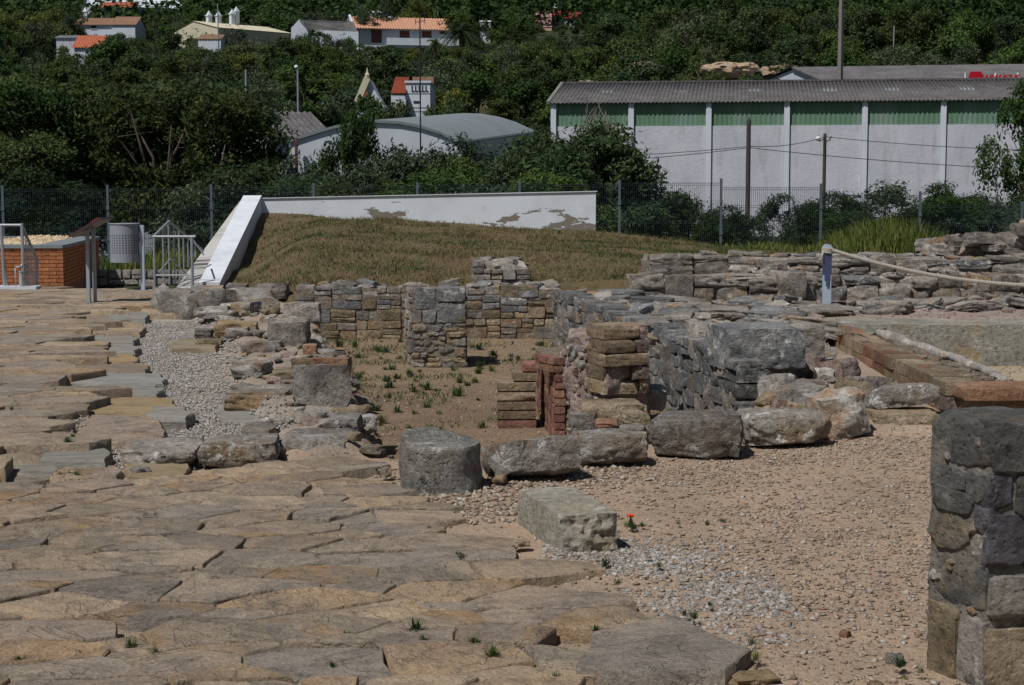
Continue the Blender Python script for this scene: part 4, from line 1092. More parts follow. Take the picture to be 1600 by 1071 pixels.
# ---- low stub of wall on the grass
w = thing('wall_stub', 'short low stub of rubble wall on the edge of the grass', 'wall', (P(780, 432, .4).x, 22.2, .36))
cx_ = P(785, 432, .4).x
core(w, [(cx_ - .38, 22.2), (cx_ + .36, 22.2), (cx_ + .2, 23.6), (cx_ - .42, 23.6)], 0.2, 0.66, 'pale', rough=0.05)
heap(w, [(cx_ - .4, 22.2), (cx_ + .38, 22.2), (cx_ + .2, 23.6), (cx_ - .42, 23.6)], 30, 0.62, 0.12, 0.3, [('limestone', 2), ('pale', 2), ('buff', 1)], RUBBLE, 71, flat=0.4)
face_stones(w, (cx_ - .45, 23.6), (cx_ - .4, 22.1), 0.3, 0.7, 0.3, 0.15, [('limestone', 1)], BLOCKS, 0.15, 0.01, 72)
face_stones(w, (cx_ - .4, 22.1), (cx_ + .4, 22.1), 0.3, 0.6, 0.3, 0.14, [('pale', 1), ('limestone', 1)], BLOCKS, 0.15, 0.01, 73)

# ---- broken left wall of the room
w = thing('broken_wall', 'broken rubble wall running along the gravel path to the sunken room', 'wall', (P(420, 540, .05).x, 16, 0))
heap(w, BANK, 270, ground_z, 0.05, 0.24, [('limestone', 3), ('pale', 4), ('buff', 2), ('pink', 3), ('brick_buff', .4)], RUBBLE, 81, flat=0.55)
stones_px(w, [(412, 482, 492, 560, .03, .5, 'limestone'), (330, 400, 500, 530, .05, .5, 'ochre'), (300, 345, 528, 545, .02, .35, 'buff'), (300, 330, 512, 530, .04, .3, 'limestone'), (340, 400, 470, 496, .1, .5, 'limestone'),
              (290, 345, 446, 470, .1, .5, 'buff'), (345, 400, 448, 472, .14, .5, 'pale'), (395, 450, 440, 470, .16, .5, 'limestone'), (360, 420, 560, 590, .05, .4, 'pale'), (420, 470, 575, 600, .05, .3, 'buff'),
              (300, 360, 476, 500, .08, .5, 'pale'), (350, 385, 442, 456, .25, .3, 'limestone'), (375, 440, 530, 560, .05, .4, 'pale'), (440, 500, 470, 510, .05, .4, 'limestone'), (480, 520, 545, 570, .03, .3, 'pale')],
          ROUGH, [('limestone', 3), ('pale', 2)])
core(w, [(P(300, 470, .1).x, 21.0), (P(460, 470, .1).x, 21.0), (P(462, 455, .1).x, 22.4), (P(300, 455, .1).x, 22.4)], -0.1, 0.30, 'pale', rough=0.09, name='bank_core')

heap(w, poly_px([(500, 555), (560, 600), (585, 690), (600, 712), (560, 712), (540, 640), (490, 570)], -0.1), 60, ground_z, 0.07, 0.26, [('limestone', 3), ('pale', 2), ('buff', 2)], RUBBLE, 83, flat=0.6)
# ---- small pier of mortared rubble with bricks on top
q0 = P(462, 655, 0.02); q1 = P(538, 655, 0.02)
w = thing('rubble_pier', 'small pier of whitish mortared rubble topped with orange bricks', 'pier', ((q0.x + q1.x) / 2, q0.y + .2, 0))
W_ = q1.x - q0.x
core(w, [(q0.x, q0.y), (q1.x, q0.y), (q1.x, q0.y + .42), (q0.x, q0.y + .42)], -0.03, 0.40, 'pale', rough=0.05, step=0.05)
stones_px(w, [(455, 500, 600, 640, .02, .25, 'pale'), (495, 540, 588, 632, .06, .25, 'limestone'), (470, 515, 620, 660, -.02, .25, 'pale'), (505, 545, 635, 662, .0, .25, 'buff'), (446, 475, 630, 665, .0, .25, 'pale'), (480, 520, 570, 600, .22, .2, 'pink'), (500, 540, 575, 600, .2, .2, 'pale')], ROUGH, [('pale', 1)])
zt_ = 0.39
for (fx, wz, dy, zz, mt) in [(.15, .17, .06, 0, 'brick_buff'), (.7, .27, .06, 0, 'brick_old'), (.2, .2, .27, 0, 'brick_old'), (.65, .25, .28, 0, 'brick_buff'), (.2, .1, .3, .075, 'brick_old')]:
    obj('brick', BRICKS[int(fx * 10)], (q0.x + W_ * fx, q0.y + dy + .03, zt_ + .03 + zz), (0, 0, R(rng.uniform(-4, 4))), (wz, .16, .075), w, M[mt])
heap(w, [(q0.x, q0.y + .05), (q1.x, q0.y + .05), (q1.x, q0.y + .4), (q0.x, q0.y + .4)], 10, zt_ + .05, .08, .2, [('limestone', 2), ('pale', 2)], RUBBLE, 91, flat=.45)

boulder('flat_boulder', 'flat grey brown boulder lying at the paving edge beside the gravel', 300, 428, 676, 735, 0, 0.6, 'boulder', seed=41, n=18, rnd=0.25, amp=0.07, rot=(0, 0, 4))
boulder('flat_boulder', 'dark fronted flat boulder at the foot of the small brick-topped pier', 430, 548, 668, 717, 0, 0.55, 'boulder', seed=42, n=18, rnd=0.2, amp=0.07, rot=(0, 0, -4))
boulder('flat_boulder', 'smooth blue grey slab stone set in the paving edge', 174, 300, 684, 735, 0, 0.65, 'limestone', seed=43, n=16, rnd=0.2, amp=0.05, rot=(0, 0, 4))
boulder('flat_boulder', 'mossy grey green flat boulder beside the white gravel', 342, 452, 597, 650, 0, 0.75, 'limestone', seed=44, n=16, rnd=0.25, amp=0.07)
boulder('rough_block', 'rough whitish block propping the corner of the small brick-topped pier', 512, 561, 642, 694, 0, 0.35, 'pale', seed=45, n=14, rnd=0.2, amp=0.1)
boulder('wedge_stone', 'small wedge stone tucked behind the flat boulders', 372, 432, 658, 690, 0, 0.35, 'limestone', seed=46, n=12)
for i, (x0, x1, yt, yb, mt) in enumerate([(560, 600, 690, 712, 'limestone'), (540, 566, 688, 708, 'buff'), (428, 446, 690, 716, 'buff'), (590, 612, 722, 745, 'pale'), (200, 232, 725, 742, 'pale'), (800, 828, 848, 862, 'buff'), (1150, 1212, 1044, 1068, 'ochre'), (1060, 1082, 1048, 1058, 'buff'), (1315, 1330, 976, 988, 'brick_old'), (1362, 1385, 1055, 1072, 'ochre'), (770, 795, 742, 758, 'brick_buff'), (1390, 1412, 1005, 1030, 'boulder')]):
    c, d = px_box(x0, x1, yt, yb, 0.02, (x1 - x0) / 330)
    tag(obj('loose_stone', RUBBLE[i], (c.x, c.y, ground_z(c.x, c.y) + (.03 if c.x < .5 else 0) + min(d[2], .06) * .28), (0, 0, rng.uniform(0, 6)), (d[0], d[1], min(d[2], .06)), mat=M[mt]), 'small loose stone lying on the paving or dirt', 'stone', 'loose stones on the ground')

# ---- near end of a field-stone wall
mA, mC, mB = Vector((1.445, 5.50)), Vector((1.575, 5.22)), Vector((4.55, 5.62))
w = thing('field_stone_wall', 'end of a dark grey and purple field-stone wall with pale mortar', 'wall', (2.0, 5.5, 0))
core(w, [(mC.x + .008, mC.y + .016), (mB.x, mB.y + .016), (mB.x - .1, mB.y + .32), (mA.x + .014, mA.y)], -0.05, 0.87, 'mortar_grey', rough=0.008, step=0.04)
uL = (mC - mA).normalized(); LL = (mC - mA).length; aL = math.atan2(uL.y, uL.x); nL = Vector((uL.y, -uL.x))
uR = (mB - mC).normalized(); aR = math.atan2(uR.y, uR.x); nR = Vector((uR.y, -uR.x))
sd = 700
def wall_stone(org, u, nrm, ang, a, b, z0, z1, mt, dp=0.2, off=0.0, n=16, rnd=0.02):
    global sd
    sd += 1
    p = org + u * ((a + b) / 2) + nrm * (off - dp / 2)
    me = rock('stone', n, sd, M[mt], R(45), rnd=rnd, amp=0.035, chips=18, chip=0.92, dims=(b - a + .004, dp, z1 - z0 + .004), fine=0.025)
    obj('stone', me, (p.x, p.y, (z0 + z1) / 2), (R(rng.uniform(-2, 2)), R(rng.uniform(-2, 2)), ang + R(rng.uniform(-2, 2))), parent=w)
for (a, b, z0, z1, mt, dp, off) in [(.0, LL, .735, .905, 'field', .30, .0), (.0, LL * .62, .655, .725, 'field', .2, 0), (LL * .62, LL, .63, .73, 'field', .2, .0), (0, LL * .75, .575, .655, 'field', .22, .01), (.0, LL * .7, .435, .575, 'field', .22, .0),
                                    (LL * .76, LL, .52, .62, 'purple', .2, 0), (LL * .7, LL, .44, .52, 'limestone', .2, -.01), (.0, LL, .255, .43, 'field', .26, .0), (0.0, LL * .55, -.06, .25, 'buff', .24, .01), (LL * .55, LL, -.06, .24, 'limestone', .22, .01)]:
    wall_stone(mA, uL, nL, aL, a, b, z0, z1, mt, dp, off)
for (a, b, z0, z1, mt, dp, off) in [(.0, .26, .735, .90, 'field', .3, .012), (.265, .62, .72, .895, 'field', .3, .0), (.62, 1.1, .73, .90, 'field', .3, .0),
                                    (.0, .085, .60, .725, 'purple', .2, .0), (.10, .24, .585, .72, 'field', .2, .012), (.245, .5, .57, .715, 'field', .2, 0), (.5, 1.1, .56, .72, 'field', .2, 0),
                                    (.0, .13, .40, .59, 'purple', .2, .006), (.135, .33, .40, .575, 'field', .2, 0), (.33, .7, .38, .56, 'field', .2, 0), (.7, 1.1, .36, .56, 'field', .2, 0),
                                    (.01, .2, .24, .385, 'pale', .2, .015), (.2, .46, .2, .39, 'field', .2, 0), (.46, 1.0, .18, .375, 'field', .2, 0),
                                    (.0, .24, -.06, .215, 'buff', .22, .008), (.24, .62, -.06, .19, 'buff', .2, .01), (.62, 1.1, -.06, .17, 'field', .2, 0)]:
    wall_stone(mC, uR, nR, aR, a, b, z0, z1, mt, dp, off)
face_stones(w, mC + uR * 1.1, mB, -0.06, 0.9, 0.4, 0.2, [('field', 5), ('purple', 1), ('limestone', 1)], FACES, 0.2, 0.008, 74)
for (x, y, lx, ly) in [(1.78, 5.5, .36, .26), (2.15, 5.52, .4, .3), (2.55, 5.56, .4, .3), (2.95, 5.6, .4, .3), (3.4, 5.66, .45, .3), (3.9, 5.72, .5, .3), (4.3, 5.78, .4, .3)]:
    sd += 1
    obj('stone', rock('stone', 10, sd, M['field'], R(45), rnd=.1, amp=.04, dims=(lx, ly, .12)), (x, y, .84), (0, 0, aR), parent=w)
for i in range(60):
    a, z = rng.uniform(0, 1.1), rng.uniform(0.02, .85)
    left = rng.random() < .35
    p = (mA + uL * rng.uniform(0.02, LL)) + nL * -.012 if left else (mC + uR * a) + nR * -.015
    s = rng.uniform(.015, .045); p = p + (nL if left else nR) * -.012
    obj('chip_stone', RUBBLE[i % 14], (p.x, p.y, z), (rng.uniform(0, 3), rng.uniform(0, 3), 0), (s * 1.4, s, s), w, pick([('pale', 1), ('limestone', 2), ('buff', 1), ('purple', .5)]))

# ================================================================== grassy slope, white walls, fittings
YW = 36.0                                             # the white back wall stands here
bl_ = np.array([PD(408, 331, YW).z, PD(930, 364, YW).z, PD(1130, 386, YW).z])
blx = np.array([PD(408, 331, YW).x, PD(930, 364, YW).x, PD(1130, 386, YW).x])
def slope_z(x, y):
    x = np.asarray(x, float); y = np.asarray(y, float)
    v = np.clip((y - 22.3) / (YW - 22.3), 0, 1.25)
    back = np.interp(x, blx, bl_, left=bl_[0]) - np.maximum(0, x - blx[2]) * 0.05
    front = 0.36 + 0.02 * np.clip(x, -3, 6)
    z = front + (back - front) * np.minimum(v, 1) + np.maximum(v - 1, 0) * -2.0
    z = z + 0.16 * np.sin(np.clip(v, 0, 1) * math.pi) * np.clip((2.5 - x) / 6, 0, 1)
    xb = np.interp(y, [22.3, 27, 36, 40], [-4.05, -4.85, -5.55, -5.8])
    zl = np.interp(y, [22.3, 27, 30, 33, 36], [0.05, 0.08, 0.27, 0.74, 1.2])
    wl = np.clip((x - xb) / 1.5, 0, 1); wl = wl * wl * (3 - 2 * wl)
    z = zl + (z - zl) * wl
    q = np.stack([x * 0.8, y * 0.8, x * 0], -1)
    return z + 0.05 * fbm(q.reshape(-1, 3), 51, 4, 0.55).reshape(x.shape)
mx = np.arange(-7.0, 16.01, 0.2); my = np.arange(22.0, 40.0, 0.2)
MX, MY = np.meshgrid(mx, my)
lx = np.interp(MY, [22.3, 27, 36, 40], [-4.1, -4.95, -5.65, -5.9])
MXs = np.maximum(MX, lx)
MZ = slope_z(MXs, MY); MZ[0, :] -= 0.5
n1_, n2_ = MX.shape; ii = np.arange(n1_ * n2_).reshape(n1_, n2_)
fq = np.stack([ii[:-1, :-1], ii[:-1, 1:], ii[1:, 1:], ii[1:, :-1]], -1).reshape(-1, 4)
t = NT('grassy_earth'); v = t.pos(False)
c = t.ramp(t.noise(v, 0.7, 6, 0.65), [(0.3, (0.17, 0.115, 0.065)), (0.5, (0.2, 0.145, 0.08)), (0.68, (0.12, 0.11, 0.045))])
c = t.mix(1.0, c, t.ramp(t.noise(v, 14, 5, 0.7), [(0.25, (0.6, 0.6, 0.6)), (0.75, (1.3, 1.3, 1.3))]), 'MULTIPLY')
t.color(c); t.bump(t.noise(v, 9, 7, 0.75), 0.08)
slope = structure(obj('grass_slope', mesh_np('grass_slope', np.stack([MXs, MY, MZ], -1).reshape(-1, 3), fq, [t.m], True)))
def blades(name, x, y, z, h, wdt, mat, seed, lean=0.5):
    rs = np.random.RandomState(seed); n = len(x)
    a = rs.uniform(0, 6.28, n); b = rs.uniform(0, 6.28, n); ln = rs.uniform(0.1, lean, n) * h
    base = np.stack([x, y, z], -1); dx = np.stack([np.cos(a), np.sin(a), a * 0], -1) * (wdt / 2)[:, None] if hasattr(wdt, '__len__') else np.stack([np.cos(a), np.sin(a), a * 0], -1) * wdt / 2
    off = np.stack([np.cos(b) * ln, np.sin(b) * ln, h], -1)
    mid = base + off * np.array([0.35, 0.35, 0.6])
    v = np.stack([base - dx, base + dx, mid + dx * 0.7, mid - dx * 0.7, base + off], 1)
    q = np.arange(n)[:, None] * 5
    f = np.concatenate([q + np.array([0, 1, 2]), q + np.array([0, 2, 3]), q + np.array([3, 2, 4])])
    return mesh_np(name, v.reshape(-1, 3), f, [M[mat]])
rs = np.random.RandomState(8)
def slope_pts(n, seed, ymax=36.0, xmin=-6.2, xmax=11.0):
    r = np.random.RandomState(seed); x = r.uniform(xmin, xmax, n); y = 22.4 + (ymax - 22.4) * r.uniform(0, 1, n) ** 1.15
    k = (x > np.interp(y, [22.3, 27, 36, 40], [-4.0, -4.75, -5.45, -5.7])) & (x < y * 0.36)
    return x[k], y[k]
x, y = slope_pts(130000, 1)
g = fbm(np.stack([x * 0.45, y * 0.45, x * 0], -1), 61, 4)
gm = g + 0.1 * (x - 0.5) / 3 + rs.normal(0, .22, len(x))
dry = gm < -0.06
bare = fbm(np.stack([x * 1.1, y * 1.1, x * 0], -1), 67, 4)
keepb = bare > rs.uniform(-1.3, 0.35, len(x)); x, y, dry, bare = x[keepb], y[keepb], dry[keepb], bare[keepb]
stuff(tag(obj('dry_grass', blades('dry_grass', x[dry], y[dry], slope_z(x[dry], y[dry]) - .01, rs.uniform(.015, .075, dry.sum()) * (1 + 1.3 * np.clip(bare[dry], 0, 1)), 0.012, 'grass', 2, 2.6)), 'dry straw coloured grass covering the slope below the white wall', 'dry grass'))
gr = ~dry & (rs.uniform(0, 1, len(x)) < .85)
stuff(tag(obj('green_grass', blades('green_grass', x[gr], y[gr], slope_z(x[gr], y[gr]) - .01, rs.uniform(.015, .075, gr.sum()), 0.013, 'grass_green', 3, 1.6)), 'patches of short green grass scattered over the slope', 'grass'))
r = np.random.RandomState(12)
x = r.uniform(4.6, 13.5, 16000); y = r.uniform(33.5, 38.2, 16000)
bx0 = np.clip((x - 4.6) / 2.5, 0.15, 1)
k = r.uniform(0, 1, len(x)) < bx0
x, y, bx0 = x[k], y[k], bx0[k]
stuff(tag(obj('tall_grass', blades('tall_grass', x, y, slope_z(x, y) - .03, r.uniform(.25, .95, len(x)) * bx0 * (0.7 + 0.4 * np.sin(x * 1.7)), 0.03, 'weed_tall', 13, 0.5)), 'tall yellow green weeds growing along the foot of the mesh fence', 'weeds'))

r = np.random.RandomState(31); x, y = zone_points(PIT, 60000, 32, 0.0)
kc = fbm(np.stack([x * 1.3, y * 1.3, x * 0], -1), 71, 4) > r.uniform(-0.1, 1.2, len(x)); kc &= y > 12.6
x, y = x[kc], y[kc]
stuff(tag(obj('ground_cover', blades('ground_cover', x, y, lay(x, y)[:, 2] - .003, r.uniform(.012, .05, len(x)), 0.010, 'grass_green', 33, 1.6)), 'thin low weeds spreading over the earth floor of the sunken room', 'weeds'))
# ---- white back wall and sloping side wall
xl, xr_ = PD(404, 311, YW).x, PD(931, 300, YW).x
zt0, zt1 = PD(404, 311, YW).z, PD(931, 300, YW).z
w = thing('white_wall', 'long white painted wall with flaking patches above the grass slope', 'wall', ((xl + xr_) / 2, YW, 0))
mb = MB(); nseg = 40
vs = []; fs = []
for i in range(nseg + 1):
    tt = i / nseg; x_ = xl + (xr_ - xl) * tt; zt = zt0 + (zt1 - zt0) * tt
    vs += [(x_, YW, -0.4), (x_, YW, zt), (x_, YW + .28, zt), (x_, YW + .28, -0.4)]
for i in range(nseg):
    b = i * 4
    fs += [(b, b + 4, b + 5, b + 1), (b + 1, b + 5, b + 6, b + 2), (b + 2, b + 6, b + 7, b + 3)]
fs += [(3, 0, 1, 2), (nseg * 4, nseg * 4 + 3, nseg * 4 + 2, nseg * 4 + 1)]
mb.add(vs, fs); mb.build('wall_face', M['white_wall'], w)
mb = MB(); mb.add([(xl - .0, YW - .03, zt0 + .002), (xr_ + .03, YW - .03, zt1 + .002), (xr_ + .03, YW + .31, zt1 + .002), (xl, YW + .31, zt0 + .002), (xl, YW - .03, zt0 + .02), (xr_ + .03, YW - .03, zt1 + .02), (xr_ + .03, YW + .31, zt1 + .02), (xl, YW + .31, zt0 + .02)],
                  [(3, 2, 1, 0), (4, 5, 6, 7), (0, 1, 5, 4), (1, 2, 6, 5), (2, 3, 7, 6), (3, 0, 4, 7)]); mb.build('coping', M['white_cap'], w)
# side wall: top runs down towards the paving
tb_l, tb_r = PD(381, 310, YW), PD(408, 310, YW)
bt_l, bt_r = P(312, 447, 0.12), P(343, 447, 0.12)
w = thing('sloping_wall', 'white topped side wall sloping down from the white wall to the paving', 'wall', (bt_l.x, bt_l.y, 0))
def quad_prism(mb, a, b, c, d, zlow):
    lo = [Vector((p.x, p.y, zlow)) for p in (a, b, c, d)]
    mb.add(list((a, b, c, d)) + lo, [(0, 1, 2, 3), (7, 6, 5, 4), (0, 4, 5, 1), (1, 5, 6, 2), (2, 6, 7, 3), (3, 7, 4, 0)])
mb = MB(); quad_prism(mb, bt_l, bt_r, tb_r, tb_l, -0.5); mb.build('wall_body', M['house_white'], w)
up = Vector((0, 0, .012))
mb = MB(); 
a_, b_, c_, d_ = bt_l + up, bt_r + up, tb_r + up, tb_l + up
mb.add([a_, b_, c_, d_, a_ + Vector((-.01, 0, .05)), b_ + Vector((.01, 0, .05)), c_ + Vector((.01, 0, .05)), d_ + Vector((-.01, 0, .05))], [(3, 2, 1, 0), (4, 5, 6, 7), (0, 1, 5, 4), (1, 2, 6, 5), (2, 3, 7, 6), (3, 0, 4, 7)])
mb.build('coping', M['white_cap'], w)
sl, st_ = P(268, 449, 0.1), PD(374, 311, YW)
mb = MB(); o1 = Vector((-.02, 0, -.03))
quad_prism(mb, Vector((sl.x + .05, sl.y, 0.06)), bt_l + o1, tb_l + o1, Vector((st_.x, st_.y, st_.z - .06)), -0.5)
mb.build('side_ledge', M['streaked'], w)

# ---- mesh fence
YF = 39.0
posts_px = [-160, 4, 168, 330, 490, 652, 812, 968, 1127, 1283, 1438, 1597, 1757]
tops_px = [295, 294, 293, 292, 290, 288.5, 287, 285, 283, 291, 303, 319, 332]
w = thing('mesh_fence', 'dark green welded mesh fence with grey posts behind the white wall', 'fence', (0, YF, -.1))
pxs = [PD(a, b, YF) for a, b in zip(posts_px, tops_px)]
mb = MB(); mb.box(-.03, .03, -.03, .03, -2.05, .06); mb.box(-.04, .04, -.045, -.03, -.55, -.45); mb.box(-.04, .04, -.045, -.03, -1.3, -1.2); post_me = mb.mesh('post', M['fence_post'])
mb = MB(); span = pxs[5].x - pxs[4].x - .06
for i in range(51):
    xx = -span / 2 + span * i / 50; mb.bar((xx, 0, -2.0), (xx, 0, 0), .0075, .0075)
for zz in (-.02, -.07, -.45, -.50, -.95, -1.0, -1.45, -1.5, -1.9, -1.95):
    mb.bar((-span / 2, -.008 if zz > -2 else 0, zz), (span / 2, -.008, zz), .008, .008)
panel_me = mb.mesh('wire_panel', M['fence_green'])
for i, p in enumerate(pxs):
    obj('post', post_me, (p.x, YF, p.z), parent=w)
    if i < len(pxs) - 1:
        q = pxs[i + 1]
        zt = max(p.z, q.z) if i < 8 else q.z - .02
        zt = (p.z + q.z) / 2 if i < 8 else (p.z if i == 99 else q.z)
        obj('wire_panel', panel_me, ((p.x + q.x) / 2, YF, zt - .02), (0, 0, 0), ((q.x - p.x - .06) / span, 1, 1), parent=w)

# ---- low squared-stone wall behind the terrace
a, b = PD(120, 449, 31.0), PD(312, 449, 31.0); zt = PD(200, 421, 31.0).z
w = thing('retaining_wall', 'low retaining wall of squared grey stones under the mesh fence', 'wall', ((a.x + b.x) / 2, 31.2, -.3))
core(w, [(a.x, 31.06), (b.x, 31.06), (b.x, 31.5), (a.x, 31.5)], -.6, zt - .04, 'mortar_grey', rough=0.01)
face_stones(w, (a.x, 31.0), (b.x, 31.0), -.35, zt, .5, .24, [('grey_wallstone', 1)], BLOCKS, .2, .03, 95, proud=.02)
x = np.random.RandomState(4).uniform(a.x, b.x + .4, 2500); y = np.random.RandomState(5).uniform(31.6, 38, 2500)
stuff(tag(obj('verge_grass', blades('verge_grass', x, y, np.full(len(x), -.06), rs.uniform(.15, .5, len(x)), .03, 'weed_tall', 6, .6)), 'rough green grass between the low retaining wall and the fence', 'grass'))

# ---- brick planter
pl0 = P(-60, 447.5, Z_TERR); pc = P(100, 447.5, Z_TERR)
zt = PD(100, 384, pc.y).z
pr = PD(151, 353, 31.0)
w = thing('planter', 'large orange brick planter with slate coping filled with tan gravel', 'planter', (pl0.x, pc.y, Z_TERR))
bk = 31.3
side_dir = Vector((pr.x - pc.x, pr.y - pc.y)); bkx = pc.x + side_dir.x * (bk - pc.y) / side_dir.y
mb = MB(); mb.add([(pl0.x - 3, pc.y + .02, -.3), (pc.x - .02, pc.y + .02, -.3), (bkx - .02, bk, -.3), (pl0.x - 3, bk, -.3), (pl0.x - 3, pc.y + .02, zt - .09), (pc.x - .02, pc.y + .02, zt - .09), (bkx - .02, bk, zt - .09), (pl0.x - 3, bk, zt - .09)],
                  [(3, 2, 1, 0), (4, 5, 6, 7), (0, 1, 5, 4), (1, 2, 6, 5), (2, 3, 7, 6), (3, 0, 4, 7)]); mb.build('mortar_body', M['planter_mortar'], w)
mb = MB(); mb.box(-.5, .5, -.5, .5, -.5, .5); bm_ = mb.mesh('brick', M['planter_brick'])
nrow = 10; ch = (zt - .045 - Z_TERR + .0) / nrow; rg = random.Random(3)
for r_ in range(nrow):
    x_ = pc.x
    first = True
    while x_ > pl0.x - .3:
        ln = (.115 if r_ % 2 else .235) if first else .235; first = False
        obj('brick', bm_, (x_ - ln / 2, pc.y + .045, Z_TERR + ch * (r_ + .5) - .002), (0, 0, 0), (ln - .008, .1 + rg.uniform(-.003, .003), ch - .010), w); x_ -= ln
sd_ = side_dir.normalized(); Ls = (Vector((bkx, bk)) - Vector((pc.x, pc.y))).length; aa = math.atan2(sd_.y, sd_.x); ns = Vector((sd_.y, -sd_.x))
mb = MB()
for r_ in range(nrow):
    x_ = .1 if r_ % 2 else .0
    while x_ < Ls - .05:
        ln = min(.235, Ls - x_); c = Vector((pc.x, pc.y)) + sd_ * (x_ + ln / 2) - ns * .048
        z_ = Z_TERR + ch * (r_ + .5) - .002; e = (ln - .008) / 2
        p0 = c - sd_ * e; p1 = c + sd_ * e
        mb.bar((p0.x, p0.y, z_), (p1.x, p1.y, z_), .1, ch - .010); x_ += ln
so = mb.build('side_bricks', M['planter_brick'], w); so['kind'] = 'stuff'
mb = MB(); mb.box(pl0.x - 3, pc.x - .38 + .38, pc.y - .03, pc.y + .33, zt - .045, zt + .01); mb.build('front_coping', M['coping'], w)
for j in range(7):
    t0, t1 = .33 + (Ls - .33) * j / 7, .33 + (Ls - .33) * (j + 1) / 7 - .012
    p0 = Vector((pc.x, pc.y)) + sd_ * t0; p1 = Vector((pc.x, pc.y)) + sd_ * t1; of = ns * .03; iw = -ns * .42
    mb = MB(); vs = [p0 + of, p1 + of, p1 + iw, p0 + iw]
    mb.add([(q.x, q.y, zt - .045) for q in vs] + [(q.x, q.y, zt + .01) for q in vs], [(3, 2, 1, 0), (4, 5, 6, 7), (0, 1, 5, 4), (1, 2, 6, 5), (2, 3, 7, 6), (3, 0, 4, 7)])
    mb.build('coping_slab', M['coping'], w)
mb = MB(); mb.box(pl0.x - 3, bkx - .4, bk - .35, bk, zt - .045, zt + .012); mb.build('back_coping', M['coping'], w)
r = np.random.RandomState(5); x = r.uniform(pl0.x - .3, pc.x, 15000); y = r.uniform(pc.y + .33, bk - .35, 15000)
k = (x < pc.x + side_dir.x * (y - pc.y) / side_dir.y - .38)
x, y = x[k], y[k]
gv = obj('gravel_fill', pebble_mesh('gravel_fill', np.stack([x, y, np.full(len(x), zt - .07) + r.uniform(-.02, .03, len(x)) + .07 * (y - pc.y) / 5], -1), r.uniform(.015, .04, len(x)), 'planter_gravel', 6, False, .7), (0, 0, 0), parent=w); gv['kind'] = 'stuff'
gv.location = -WORLD[w.name]

# ---- stair railings
def railing(label, loc, segs, mat='galv'):
    w = thing('stair_railing', label, 'railing', loc)
    for nm, lst in segs:
        for (a, b, wd) in lst:
            mb = MB(); mb.tube([a, b], wd, 8); mb.build(nm, M[mat], w, smooth=True, sharp=R(40))
    return w
yA = P(242, 448, Z_TERR).y
g0, g1 = PD(242, 448, yA), PD(302, 448, yA)
ztop = PD(270, 370, yA).z; zb = PD(270, 430.5, yA).z
yB = yA + 2.6
pk = PD(264, 346, yA + .6)
segs = [('handrail', [((g0.x - .02, yA, ztop), (g1.x + .05, yA, ztop), .022), ((g0.x, yA, ztop + .01), tuple(pk), .02), (tuple(pk), tuple(PD(318, 392, yA + 1.6)), .02), (tuple(PD(300, 372, yA + .1)), tuple(PD(318, 398, yA + 1.2)), .016)]),
        ('lower_rail', [((g0.x, yA, zb), (g1.x, yA, zb), .013), (tuple(PD(245, 430, yA)), tuple(PD(266, 405, yA + .6)), .012), (tuple(PD(266, 405, yA + .6)), tuple(PD(293, 430, yA + 1.2)), .012)]),
        ('post', [((g0.x, yA, Z_TERR - .1), (g0.x, yA, ztop), .02), ((g1.x - .01, yA, Z_TERR - .1), (g1.x - .01, yA, ztop), .024)]),
        ('baluster', [((PD(q, 448, yA + dy).x, yA + dy, PD(q, lo, yA + dy).z), (PD(q, 448, yA + dy).x, yA + dy, PD(q, tp_, yA + dy).z), .014) for q, tp_, lo, dy in
                      [(256, 356, 448, .3), (265, 349, 445, .6), (273.5, 354, 444, .7), (281, 359, 440, .9), (288, 364, 420, 1.0), (295, 370, 418, 1.1), (306, 382, 402, 1.3)]])]
railing('galvanised stair railing with balusters at the foot of the sloping white wall', (g0.x, yA, Z_TERR), segs)
yA = P(8, 447, Z_TERR).y - .75
h0 = PD(-40, 352, yA).z
lft = PD(4, 447, yA); rgt = PD(37, 447, yA)
segs = [('handrail', [((lft.x - .9, yA, h0), (rgt.x, yA, h0), .022), ((rgt.x, yA, h0), tuple(PD(59, 409, yA + .25)), .022)]),
        ('post', [(tuple(PD(7, 447, yA)), tuple(PD(1.5, 352, yA)), .026), (tuple(PD(11, 447, yA + .1)), tuple(PD(4, 400, yA + .1)), .022), ((rgt.x, yA, Z_TERR - .1), (rgt.x, yA, h0 + .03), .026), (tuple(PD(58, 447, yA + .25)), tuple(PD(58.5, 407, yA + .25)), .02)]),
        ('lower_rail', [(tuple(PD(39, 412, yA)), tuple(PD(55, 437, yA + .2)), .012)]),
        ('baluster', [(tuple(PD(q, 447, yA + dy)), tuple(PD(q, 352 + (q - 37) * 2.55, yA + dy)), .008) for q, dy in [(39.5, .03), (42, .05), (44.5, .08), (47, .11), (49.5, .14), (52, .17), (54.5, .2), (56.5, .22)]])]
railing('galvanised stair railing in front of the brick planter', (lft.x, yA, Z_TERR), segs)
mb = MB(); a = PD(-60, 449, yA - .1); b = PD(58, 448.5, yA - .1)
mb.box(a.x, b.x, yA - .16, yA + .15, Z_TERR - .1, Z_TERR + .045); tag(mb.build('stair_kerb', M['house_white'], None), 'narrow white kerb at the head of the stairs before the planter', 'kerb')
